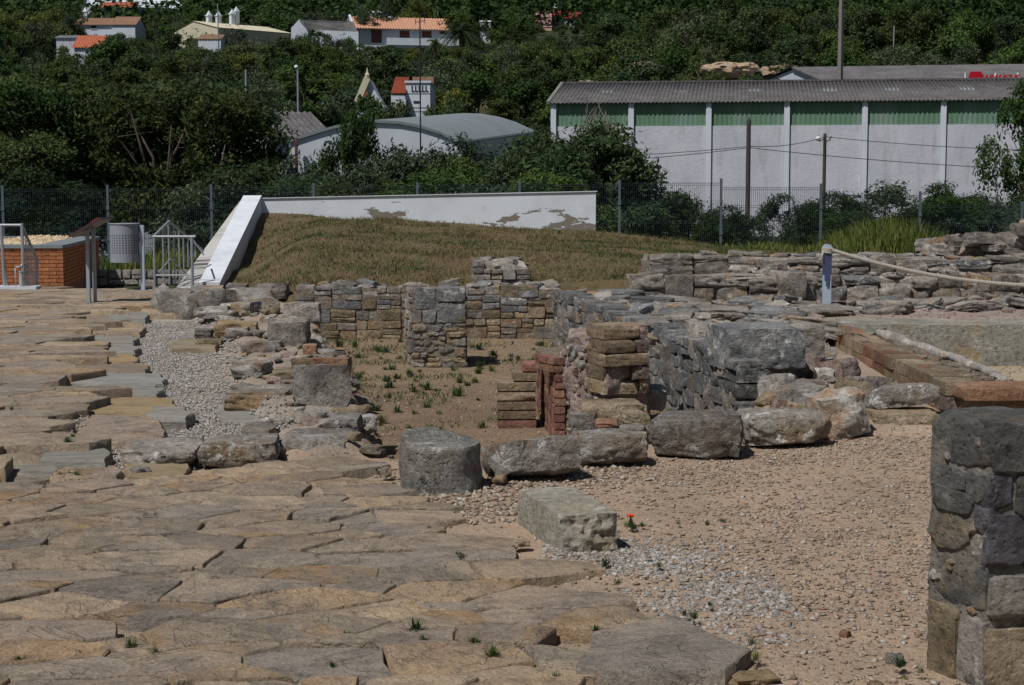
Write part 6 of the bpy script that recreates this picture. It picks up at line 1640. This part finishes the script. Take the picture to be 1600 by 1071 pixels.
D = 244.0; fr = Frame(PD(118, 40, D), PD(175, 40, D)); gable_house('cottage', 'low cottage with a weathered brown tiled roof below the villa', fr, fr.L, 7, zat(150, 80, D), zat(150, 39, D), zat(150, 29, D + 3), 'house_white', 'tile_brown', windows=[(fr.u_of_px(148), fr.u_of_px(156), zat(150, 45, D), zat(150, 41, D), 'window_dark')], chim=((.6, 3.5, 1.0),))
fr = Frame(PD(175, 42, D - 4), PD(211, 42, D - 4)); gable_house('cottage', 'white cottage wing with a greyish brown roof and white verges', fr, fr.L, 7, zat(150, 80, D), zat(150, 39, D - 4), zat(150, 28, D), 'house_white', 'tile_brown', over=.2)
D = 205.0; fr = Frame(PD(116, 74, D), PD(155, 74, D)); gable_house('cottage', 'cottage with a bright orange tiled roof among the trees', fr, fr.L, 6, zat(130, 110, D), zat(130, 74, D), zat(130, 57, D + 3), 'house_white', 'tile_orange', over=.25, wl=.4)
fr = Frame(PD(88, 64, D + 4), PD(118, 64, D + 4)); gable_house('outhouse', 'grey roofed outhouse beside the bright orange cottage', fr, fr.L, 5, zat(100, 100, D), zat(100, 60, D + 4), zat(100, 56.5, D + 6), 'ware_wall', 'roof_blue', over=.2)
D = 215.0; fr = Frame(PD(340, 60, D), PD(455, 60, D + 8)); gable_house('cream_building', 'low cream building with white rooftop tanks and chimneys', fr, fr.L, 12, zat(400, 100, D), zat(400, 44, D), zat(400, 36, D + 6), 'house_cream', 'house_cream', over=.1, amp=.01, chim=((2.5, 6, .9), (6.2, 6, 1.4), (6.9, 6, 1.8), (4, 6, 1.0)))
fr = Frame(PD(310, 75, D - 5), PD(345, 70, D - 5)); gable_house('outhouse', 'small weathered outhouse at the end of the cream building', fr, fr.L, 5, zat(320, 110, D), zat(320, 62, D - 5), zat(320, 55, D - 3), 'house_white', 'tile_brown', over=.1)
D = 222.0; fr = Frame(PD(456, 50, D), PD(482, 50, D)); w = thing('white_gable_house', 'white gable end with grey roof beside the cream building', 'house', PD(470, 60, D))
flat_px('gable', [(455, 44), (468, 30), (481, 46), (481, 80), (455, 80)], D, .3, 'house_white', w)
mb = MB(); a, b, c, d = PD(468, 31, D), PD(552, 34, D + 7), PD(560, 50, D + 4), PD(481, 46, D); mb.add([a, b, c, d, a + Vector((0, 0, -.2)), b + Vector((0, 0, -.2)), c + Vector((0, 0, -.2)), d + Vector((0, 0, -.2))], [(3, 2, 1, 0), (4, 5, 6, 7), (0, 1, 5, 4), (1, 2, 6, 5), (2, 3, 7, 6), (3, 0, 4, 7)]); mb.build('roof', M['roof_grey2'], w)
flat_px('front_wall', [(481, 46.5), (560, 50), (560, 85), (481, 85)], D + .5, .3, 'house_white', w)
D = 285.0; fr = Frame(PD(836, 40, D), PD(862, 40, D)); gable_house('pink_house', 'pink walled house on the hillside', fr, fr.L, 8, zat(850, 75, D), zat(850, 27, D), zat(850, 21, D + 4), 'house_pink', 'house_pink', over=.05, amp=.01, windows=[(1.6, 1.9, zat(850, 31, D), zat(850, 29, D), 'window_dark')])
fr = Frame(PD(860, 36, D + 4), PD(906, 36, D + 4)); gable_house('red_roof_house', 'white house with a dark red roof beside the pink house', fr, fr.L, 7, zat(880, 70, D), zat(880, 28, D + 4), zat(880, 19, D + 8), 'house_white', 'tile_red', over=.3, chim=((.9, 3.5, .6),))
fr = Frame(PD(845, 60, D - 3), PD(862, 60, D - 3)); gable_house('peach_annexe', 'peach coloured annexe below the pink house', fr, fr.L, 4, zat(850, 80, D), zat(850, 43, D - 3), zat(850, 41.5, D - 1), 'house_peach', 'house_pink', over=.1, amp=.01)
D = 240.; fr = Frame(PD(750, 60, D), PD(766, 60, D)); gable_house('outhouse', 'small pale blue white outhouse beside the palms', fr, fr.L, 4, zat(750, 80, D), zat(750, 35, D), zat(750, 33.5, D + 2), 'house_white', 'house_white', over=.1, amp=.01)
# sand heaps
for i, (a, b, yt, D, lab) in enumerate([(1105, 1185, 93, 165, 'heap of pale sand on the hillside behind the warehouse'), (1195, 1262, 98, 192, 'lower bank of pale sand beside the white gable roof'), (985, 1030, 93, 175, 'small patch of bare sand among the hillside trees'), (905, 935, 122, 140, 'bare sandy cutting behind the warehouse ridge')]):
    p, q = PD(a, yt + 12, D), PD(b, yt + 12, D)
    me = rock('sand_heap', 12, 900 + i, M['sand'], R(60), rnd=.6, amp=.3, freq=2.2, fine=.06, dims=((q.x - p.x) * 1.15, 7, (PD(a, yt, D).z - p.z) * 2.2)); tag(obj('sand_heap', me, ((p.x + q.x) / 2, D + 3, p.z - .1)), lab, 'sand')

# ------------------------------------------------------------------ poles and wires
def pole(name, label, px, ytop, D, r0, r1, mat, zb=None, n=8):
    t_ = PD(px, ytop, D); zb = float(terrain_z(t_.x, D)) if zb is None else zb
    w = thing(name, label, 'pole', (t_.x, D, zb))
    mb = MB(); mb.tube([(t_.x, D, zb - .3), (t_.x, D, t_.z)], [r0, r1], n); mb.build('shaft', M[mat], w, smooth=True, sharp=R(50))
    return w, t_
w, wp = pole('utility_pole', 'dark wooden utility pole in front of the long warehouse', 1170, 188, 64.0, .11, .085, 'pole_wood')
mb = MB(); mb.tube([wp, wp + Vector((0, 0, .12))], [.07, .02], 8); mb.build('cap', M['pole_wood'], w)
w, lp = pole('street_lamp', 'thin pole with a white lamp and cable bracket before the warehouse', 1289, 209, 70.0, .09, .07, 'pole_wood')
mb = MB(); mb.bar(lp + Vector((0, 0, -.2)), lp + Vector((-.25, 0, -.35)), .04); mb.bar(lp + Vector((0, 0, -.35)), lp + Vector((.2, 0, -.3)), .04); mb.bar(lp + Vector((.2, 0, -.3)), lp + Vector((.28, 0, -.12)), .04); mb.build('bracket', M['wire'], w)
v_, f_ = rock_np(5, 3, rnd=.8, amp=0, chips=0, dims=(.22, .2, .2)); obj('lamp_head', mesh_np('lamp_head', v_, f_, [M['lamp_white']], True), lp + Vector((-.3, 0, -.22)), parent=w)
def wire(label, pts, r=.014):
    mb = MB(); out = []
    for i in range(len(pts) - 1):
        for k in range(12):
            t_ = k / 12; p = Vector(pts[i]).lerp(Vector(pts[i + 1]), t_); p.z -= .25 * 4 * t_ * (1 - t_) * .6; out.append(p)
    out.append(Vector(pts[-1])); mb.tube(out, r, 5); tag(mb.build('overhead_wire', M['wire']), label, 'wire')
wire('upper cable strung from the wooden pole to the lamp pole and on to the right', [PD(780, 246, 66), PD(1170, 229, 64), PD(1289, 214, 70), PD(1700, 236, 70)])
wire('lower cable strung past the wooden pole across the warehouse wall', [PD(780, 258, 64), PD(1170, 231, 64), PD(1700, 268, 66)])
w, tp_ = pole('concrete_pole', 'tall tapering concrete pole rising behind the warehouse roof', 1316, -60, 121.0, .32, .14, 'pole_conc', n=4)
w, mp = pole('antenna_mast', 'thin antenna mast rising in front of the flat roofed house', 656, 26, 74.0, .04, .03, 'wire')
mb = MB()
for k, (dx, dz) in enumerate([(-.2, .1), (.22, .12), (-.2, -.25), (.22, -.2)]): mb.bar(mp + Vector((0, 0, dz)), mp + Vector((dx, 0, dz)), .03); mb.bar(mp + Vector((dx, 0, dz - .12)), mp + Vector((dx, 0, dz + .14)), .03)
mb.build('antenna', M['wire'], w)
for (px, yt, D, lab) in [(465, 106, 120, 'slender street lamp pole with white head among the trees'), (384, 109, 118, 'short bare grey pole standing among the trees'), (684, -20, 260, 'grey pole rising behind the long terracotta roof'), (340, 6, 210, 'thin pole beside the cream building'), (1397, 40, 200, 'thin pole standing in the hillside wood'), (969, -20, 300, 'pale pole beside the hillside cypresses'), (654, 158, 126, 'pipe running up beside the flat roofed house')][:6]:
    w, q = pole('lamp_post', lab, px, yt, D, .09, .07, 'galv')
    if px == 465:
        v_, f_ = rock_np(4, 3, rnd=.9, amp=0, chips=0, dims=(.3, .3, .3)); obj('lamp_head', mesh_np('lamp_head', v_, f_, [M['lamp_white']], True), q + Vector((-.1, 0, .05)), parent=w)

# ------------------------------------------------------------------ trees and shrubs
def leaves_np(blobs, n, ll, lw, seed, gap=0.0, gfreq=3.0, shell=0.45, up=0.4):
    """leaf-sized faces spread through the volume of the blobs (cx,cy,cz,rx,ry,rz), leaving gaps"""
    rs = np.random.RandomState(seed)
    B = np.array(blobs, float); vol = B[:, 3] * B[:, 4] * B[:, 5]; pr = vol ** 0.8; pr /= pr.sum()
    m = int(n * (1.9 if gap else 1.0))
    k = rs.choice(len(B), m, p=pr)
    d = rs.normal(size=(m, 3)); d /= np.linalg.norm(d, axis=1)[:, None]
    r = (shell + (1 - shell) * rs.uniform(0, 1, m)) ** 0.7 * (1 + 0.12 * rs.normal(size=m))
    c = B[k, :3] + d * B[k, 3:] * r[:, None]
    if gap:
        g = fbm(c * gfreq, seed, 3); keep = g > np.quantile(g, 1 - 1 / 1.9) - 0.0; c, d = c[keep], d[keep]
    c = c[:n]; d = d[:n]; m = len(c)
    nrm = d * 0.6 + rs.normal(size=(m, 3)) * 0.6 + np.array([0, 0, up]); nrm /= np.linalg.norm(nrm, axis=1)[:, None]
    a = rs.normal(size=(m, 3)); a -= nrm * (a * nrm).sum(1)[:, None]; a /= np.linalg.norm(a, axis=1)[:, None]
    b = np.cross(nrm, a)
    s = rs.uniform(.6, 1.35, m)[:, None]
    l, q = a * ll * s, b * lw * s
    v = np.stack([c - l, c + q * .9 - l * .1, c + l, c - q * .9 - l * .1], 1).reshape(-1, 3)
    return v, np.arange(m * 4).reshape(-1, 4)
def crown_blobs(seed, n, w, h0, h1, squash=.75):
    rs = random.Random(seed); out = [(0, 0, (h0 + h1) / 2, w * .6, w * .6, (h1 - h0) * .42)]
    for i in range(n):
        a = rs.uniform(0, 6.28); t_ = rs.uniform(0, 1); r_ = w * (1 - .55 * abs(t_ - .35)) * rs.uniform(.45, .85); z = h0 + (h1 - h0) * (.12 + .8 * t_); q = w * rs.uniform(.24, .46)
        out.append((math.cos(a) * r_, math.sin(a) * r_, z, q, q, q * squash))
    return out
def limbs_mesh(name, blobs, r, mat, seed, twigs=0):
    rs = random.Random(seed); mb = MB(); fork = blobs[0][2] * .45
    mb.tube([(0, 0, -.05), (rs.uniform(-.02, .02), rs.uniform(-.02, .02), fork * .5), (0, 0, fork)], [r, r * .8, r * .7], 7)
    for b in blobs[1:]:
        c = Vector(b[:3]); m_ = Vector((c.x * .4 + rs.uniform(-.05, .05), c.y * .4 + rs.uniform(-.05, .05), fork + (c.z - fork) * .55)); mb.tube([(0, 0, fork * .9), m_, c], [r * .5, r * .3, r * .1], 5)
        for k in range(twigs):
            e = c + Vector((rs.uniform(-1, 1) * b[3], rs.uniform(-1, 1) * b[4], rs.uniform(.2, 1.15) * b[5])); mb.tube([c, (c + e) / 2 + Vector((rs.uniform(-.02, .02),) * 3), e], [r * .1, r * .07, r * .03], 4)
    return mb.mesh(name, M[mat], True)
PROTO = {}
def proto(key, nb, n, w, h0, ll, lw, leaf, seed, gap=1, gf=3.0, r=.028, twigs=2, bark='bark'):
    bl = crown_blobs(seed, nb, w, h0, 1.0 - w * .25)
    v_, f_ = leaves_np(bl, n, ll, lw, seed, gap, gf)
    PROTO[key] = (limbs_mesh('trunk', bl, r, bark, seed, twigs), mesh_np('crown', v_, f_, [M[leaf]]))
for i in range(3):
    proto(('near', i), 16, 17000, .46, .16, .0165, .0075, ['leaf_autumn', 'leaf_dark', 'leaf_mid'][i], 50 + i, 1, 5.0)
    proto(('dark', i), 12, 6500, .50, .12, .022, .013, ['leaf_dark', 'leaf_dark', 'leaf_autumn'][i], 60 + i, 1, 4.0)
    proto(('mid', i), 12, 6500, .50, .12, .022, .013, ['leaf_mid', 'leaf_mid', 'leaf_bright2'][i], 70 + i, 1, 4.0)
    proto(('olive', i), 11, 6000, .50, .14, .022, .010, 'leaf_olive', 80 + i, 1, 5.0)
    proto(('shrub', i), 14, 13000, .60, .06, .024, .008, ['leaf_olive', 'leaf_dark', 'leaf_mid'][i], 90 + i, 1, 4.0, .02)
def tree(key, label, cat, x, y, z, h, group=None, name='tree', rotz=None, wide=1.0, parts=('trunk', 'crown')):
    w = thing(name, label, cat, (x, y, z), group)
    rz = rng.uniform(0, 6.28) if rotz is None else rotz
    for nm, me in zip(parts, PROTO[key]): obj(nm, me, (x, y, z), (0, 0, rz), (h * wide, h * wide, h), w)
    return w
def tree_px(key, label, px, ytop, D, group=None, name='tree', cat='tree', wide=1.0, z=None):
    p = PD(px, ytop, D); z = float(terrain_z(p.x, D)) - .1 if z is None else z
    return tree(key, label, cat, p.x, D, z, (p.z - z) * 1.04, group, name, wide=wide, parts=('trunk', 'crown') if name == 'tree' else ('stem', 'foliage'))
LEFT = [(('near', 2), -60, 95, 52, 1.0), (('near', 2), 45, 118, 47, 1.0), (('near', 0), 118, 118, 51, 1.0), (('near', 0), 240, 122, 48, 1.0), (('near', 1), 305, 100, 55, 1.0), (('near', 0), 330, 128, 50, 1.0), (('near', 1), 10, 190, 44, 1.0), (('near', 1), 185, 105, 58, 1.0)]
NEAR_MARKS = [(60, 'beyond the brick planter'), (190, 'beyond the litter bin'), (285, 'beyond the baluster railing and sloping wall'), (420, 'beyond the corner of the white wall'), (500, 'beside the dark tiled shed'), (590, 'below the flat roofed house'), (660, 'by the antenna mast'), (760, 'below the barrel roof edge'), (890, 'by the warehouse gable end'), (1010, 'beyond the bare end of the white wall'), (1170, 'around the wooden utility pole'), (1289, 'around the lamp pole'), (1400, 'beyond the tall weeds'), (1520, 'beyond the rubble pile'), (1610, 'beside the tall leafy tree')]
def near_label(base, px):
    m = min(NEAR_MARKS, key=lambda q: abs(q[0] - px))[1]
    return base + ' behind the fence ' + m, base + ' ' + m
FAR_MARKS = [(640, 45, 'around the long terracotta roofed house'), (850, 40, 'around the pink house'), (200, 20, 'around the large white villa'), (160, 50, 'around the brown tiled cottages'), (135, 75, 'around the bright orange cottage'), (390, 55, 'around the cream building'), (500, 60, 'around the white gable house'), (640, 140, 'around the flat roofed house'), (570, 135, 'beside the pointed white gable'), (1145, 100, 'around the sand heap'), (1316, 60, 'around the tall concrete pole'), (1560, 80, 'behind the red roof sign'), (1397, 60, 'around the thin hillside pole'), (465, 130, 'around the slender street lamp'), (940, 110, 'behind the warehouse ridge end'), (760, 140, 'behind the barrel roofed hall'), (950, 30, 'around the cypresses'), (720, 60, 'around the palms'), (270, 100, 'behind the yellow tinged trees'), (60, 110, 'behind the green bushy trees'), (1050, 60, 'on the slope above the sand heap')]
def far_label(base, x, y, z):
    q = proj((x, y, z)); m = min(FAR_MARKS, key=lambda k: (k[0] - q[0]) ** 2 + 4 * (k[1] - q[1]) ** 2)[2]
    return base + ' on the hillside ' + m, base + ' ' + m
for key, px, yt, D, wd in LEFT: tree_px(key, near_label(['yellow tinged loose crowned tree', 'dark leafed tree', 'mid green bushy tree'][key[1]], px)[0], px, yt, D, near_label(['yellow tinged trees', 'dark trees', 'green trees'][key[1]], px)[1], wide=wd)
SHR = [(2, 540, 158, 47, .42), (0, 520, 235, 44, 1.0), (0, 600, 215, 46, .9), (0, 655, 200, 47, .9), (0, 700, 212, 46, 1.0), (2, 740, 235, 45, 1.0), (0, 790, 222, 48, .9), (1, 850, 200, 46, .8), (1, 890, 186, 45.5, 1.1), (1, 930, 200, 44.5, .9), (1, 912, 194, 46.5, 1.0), (1, 860, 205, 46, 1.0), (1, 440, 250, 44, .9), (2, 620, 262, 43, 1.3), (1, 560, 265, 43.5, 1.2),
       (1, 1010, 300, 44, 1.2), (2, 1080, 291, 45, 1.1), (1, 1130, 318, 43, 1.3), (1, 1240, 300, 46, .9), (1, 1300, 296, 45, 1.0), (0, 1390, 276, 47, 1.3), (2, 1440, 300, 44, 1.2), (1, 1500, 282, 47, 1.0), (2, 1540, 305, 45, 1.1), (0, 1575, 290, 46, 1.0), (2, 1350, 325, 43, 1.5), (0, 1600, 322, 42.5, 1.5), (1, 390, 258, 43, 1.2), (0, 330, 262, 43, 1.0),
       (2, 850, 262, 42.5, 1.2), (0, 770, 268, 42.5, 1.2), (2, 690, 270, 42.5, 1.2), (1, 60, 258, 42.5, 1.2)]
for k, px, yt, D, wd in SHR: tree_px(('shrub', k), near_label(['grey green feathery shrub', 'dark dense shrub', 'mid green leafy shrub'][k], px)[0], px, yt, D, near_label(['grey green shrubs', 'dark shrubs', 'green shrubs'][k], px)[1], 'shrub', 'shrub', wd)
tree_px(('near', 2), 'tall leafy tree at the end of the long warehouse', 1625, 108, 50, wide=.55)
# bare twigs over the dark shrub
for i, (px, D) in enumerate([(915, 45.6), (948, 45.2)]):
    p = PD(px, 165, D); b = PD(px + 3, 215, D); mb = MB(); mb.tube([(b.x, D, b.z - 2), b, b.lerp(p, .5)], [.05, .04, .03], 5)
    r_ = random.Random(i)
    for k in range(7):
        s0 = b.lerp(p, r_.uniform(0, .6)); e = s0 + Vector((r_.uniform(-.5, .5), r_.uniform(-.2, .2), r_.uniform(.3, .8))); mb.tube([s0, s0.lerp(e, .5) + Vector((r_.uniform(-.1, .1), 0, .05)), e], [.02, .015, .006], 4)
    tag(mb.build('bare_branch', M['twig']), 'leafless branch sticking up from the dark shrub before the warehouse', 'branch', 'bare branches above the dark shrub')

# hillside trees
GUARD = [(548, 716, 25, 66, 236), (145, 290, 0, 30, 255), (118, 212, 27, 50, 240), (114, 157, 56, 73, 203), (335, 545, 26, 52, 212), (834, 912, 17, 50, 280), (575, 680, 118, 178, 128), (545, 580, 108, 160, 128), (1105, 1262, 90, 108, 160), (1183, 1600, 98, 130, 137), (452, 836, 176, 215, 79), (308, 345, 40, 72, 208), (862, 1700, 128, 200, 97), (748, 768, 34, 55, 238), (436, 470, 178, 200, 86)]
def blocked(px, yt, yb, half, D):
    for (a, b, c, d, g) in GUARD:
        if D < g and px + half * .85 > a and px - half * .85 < b and yt < d - 2 and yb > c: return True
    return False
HK = {'dark': 'dark green rounded tree', 'mid': 'fresh green rounded tree', 'olive': 'grey green loose tree'}
rg = random.Random(2024); cnt = 0
FOOT = [(-13, 3, 76, 92), (1, 40, 80, 122), (25, 60, 138, 172), (-14, -2, 125, 141), (-22, -7, 70, 87), (-16, -8, 84, 98)]
D = 93.0
while D < 290 and cnt < 296:
    half_w = .36 * D; x = -half_w + rg.uniform(0, 3)
    while x < half_w and cnt < 296:
        y = D + rg.uniform(-.03, .03) * D; h = rg.uniform(4.6, 8.0) if D < 180 else rg.uniform(6, 9.5); kd = rg.choices(['dark', 'mid', 'olive'], [5, 4.2, 1.8])[0]
        z = float(terrain_z(x, y)); q = proj((x, y, z)); qt = proj((x, y, z + h)); hw = .5 * h * F_PX / y
        step_ = h * rg.uniform(.62, .98)
        foot = any(a - 3 < x < b + 3 and c - 3 < y < d + 3 for a, b, c, d in FOOT)
        if foot or blocked(q[0], qt[1], q[1], hw, y):
            hs = h
            for _ in range(5):
                hs *= .78
                if not blocked(q[0], proj((x, y, z + hs))[1], q[1], .5 * hs * F_PX / y, y): break
            else: hs = 0
            if not foot and hs > 1.4:
                lb = far_label('low ' + HK[kd], x, y, z + hs); tree((kd, rg.randrange(3)), lb[0], 'tree', x, y, z - .2, hs, lb[1], wide=1.1); cnt += 1
            x += 2.5; continue
        if qt[1] < 300 and q[1] > -40:
            lb = far_label(('tall ' if h > 7 else '') + HK[kd], x, y, z + h); tree((kd, rg.randrange(3)), lb[0], 'tree', x, y, z - .2, h, lb[1], wide=rg.uniform(.9, 1.2)); cnt += 1
        x += step_
    D *= 1.072
for i_, (px, yt, D_) in enumerate([(1085, 112, 150), (1112, 110, 152), (1140, 113, 150), (1168, 109, 153), (1196, 112, 151), (1060, 108, 154), (1222, 110, 180), (1250, 108, 184)]):
    p = PD(px, yt, D_); z = float(terrain_z(p.x, D_)); kd = ('mid', 'dark', 'olive')[i_ % 3]
    tree((kd, i_ % 3), HK[kd] + ' on the hillside just below the pale sand heaps', 'tree', p.x, D_, z - .2, (p.z - z) * 1.03, HK[kd] + ' below the sand heaps', wide=.75)
COVER = [(100, 72, 196), (122, 76, 198), (146, 74, 199), (165, 66, 200), (95, 62, 203), (125, 47, 238), (150, 49, 236), (178, 49, 232), (205, 47, 234), (222, 28, 252), (240, 18, 254), (262, 10, 256), (155, 30, 250), (282, 16, 250), (312, 60, 200), (330, 66, 202), (352, 60, 206), (378, 56, 208), (402, 54, 209), (428, 57, 210), (452, 54, 212), (476, 55, 214), (500, 50, 216), (525, 48, 217), (546, 52, 220),
         (566, 66, 224), (590, 69, 226), (612, 66, 227), (640, 72, 228), (690, 70, 226), (712, 66, 226), (585, 128, 122), (606, 138, 124), (622, 146, 123), (596, 150, 118), (838, 58, 270), (876, 52, 272), (902, 54, 274), (922, 44, 276), (575, 160, 120), (690, 150, 122), (705, 130, 128)]
for i_, (px, yt, D_) in enumerate(COVER):
    p = PD(px, yt, D_); z = float(terrain_z(p.x, D_)); kd = ('dark', 'mid', 'dark', 'olive', 'mid')[i_ % 5]; h = max(p.z - z, 2.0) * 1.03
    lb = far_label('bushy ' + HK[kd], p.x, D_, z + h)
    tree((kd, i_ % 3), lb[0], 'tree', p.x, D_, z - .2, h, lb[1], wide=min(1.3, max(.6, 4.5 / h)))
print('hill trees', cnt, 'to', D)
# wood beyond, one mass
cl = []; rs_ = random.Random(6)
for i in range(1750):
    y = D * .97 + (600 - D) * rs_.random() ** 1.5; x = rs_.uniform(-.42, .42) * y; r_ = rs_.uniform(2.5, 5.0); z = float(terrain_z(x, y))
    qt = proj((x, y, z + 2 * r_))
    if blocked(qt[0], qt[1], proj((x, y, z))[1], r_ * F_PX / y, y): continue
    if qt[1] < -60 and rs_.random() < .8: continue
    cl.append((x, y, z + r_ * .8, r_, r_, r_ * rs_.uniform(.8, 1.2)))
v_, f_ = leaves_np(cl, 200000, .5, .34, 66, 0, 1, .55)
far = mesh_np('far_wood', v_, f_, [M['leaf_mid']]); stuff(tag(obj('far_wood', far), 'dense green wood covering the upper hillside as one mass', 'wood'))
# cypresses and palms
cyb = [(0, 0, .12 + .8 * k / 9, .10 * (1 - .75 * (k / 9)) + .012, .10 * (1 - .75 * (k / 9)) + .012, .10) for k in range(10)]
v_, f_ = leaves_np(cyb, 2600, .03, .012, 5, 0); mb = MB(); mb.tube([(0, 0, -.05), (0, 0, .9)], [.02, .005], 6)
PROTO['cyp'] = (mb.mesh('trunk', M['bark']), mesh_np('crown', v_, f_, [M['leaf_dark']]))
for px, yt, D_ in ((918, 12, 285), (945, 2, 288), (958, 6, 290), (980, 10, 286), (930, -5, 292)):
    p = PD(px, yt, D_); z = float(terrain_z(p.x, D_)); tree('cyp', 'slender dark cypress beside the red roofed house', 'tree', p.x, D_, z, max(p.z - z, 9), 'cypresses on the hillside', 'cypress_tree', wide=1.1)
def palm(px, yt, D_, yb, label, fr_len):
    p = PD(px, yt, D_); zb = PD(px, yb, D_).z - 4; ht = p.z - fr_len * .55
    w = thing('palm_tree', label, 'palm', (p.x, D_, zb)); mb = MB(); mb.tube([(p.x, D_, zb), (p.x, D_, ht)], [.35, .25], 8); mb.build('trunk', M['bark'], w)
    r_ = np.random.RandomState(int(px)); V = []; Fc = []
    for k in range(46):
        a = r_.uniform(0, 6.28); el = r_.uniform(-.5, 1.3); pts = []
        for s in range(7):
            t_ = s / 6; pts.append(np.array([math.cos(a) * math.cos(el) * fr_len * t_, math.sin(a) * math.cos(el) * fr_len * t_, math.sin(el) * fr_len * t_ - .55 * fr_len * t_ * t_]))
        sd_ = np.array([-math.sin(a), math.cos(a), 0])
        for s in range(6):
            for side in (-1, 1):
                for q in (0., .5):
                    o = pts[s] * (1 - q) + pts[s + 1] * q; e = o + sd_ * side * fr_len * .2 * (1 - .6 * s / 6) + np.array([0, 0, -fr_len * .1]) + (pts[s + 1] - pts[s]) * .8; b = len(V)
                    V += [o, o + (pts[s + 1] - pts[s]) * .4, e]; Fc.append((b, b + 1, b + 2))
    base = Vector((p.x, D_, ht)); obj('fronds', mesh_py('fronds', V, Fc, M['leaf_dark']), base, parent=w)
palm(720, 28, 222, 80, 'large palm with drooping fronds at the end of the long house', 3.2)
palm(680, 56, 218, 85, 'small palm in front of the long house', 1.7)
print('objects', len(SC.objects), 'tris', sum(sum(len(p.vertices) - 2 for p in m.polygons) for m in bpy.data.meshes))
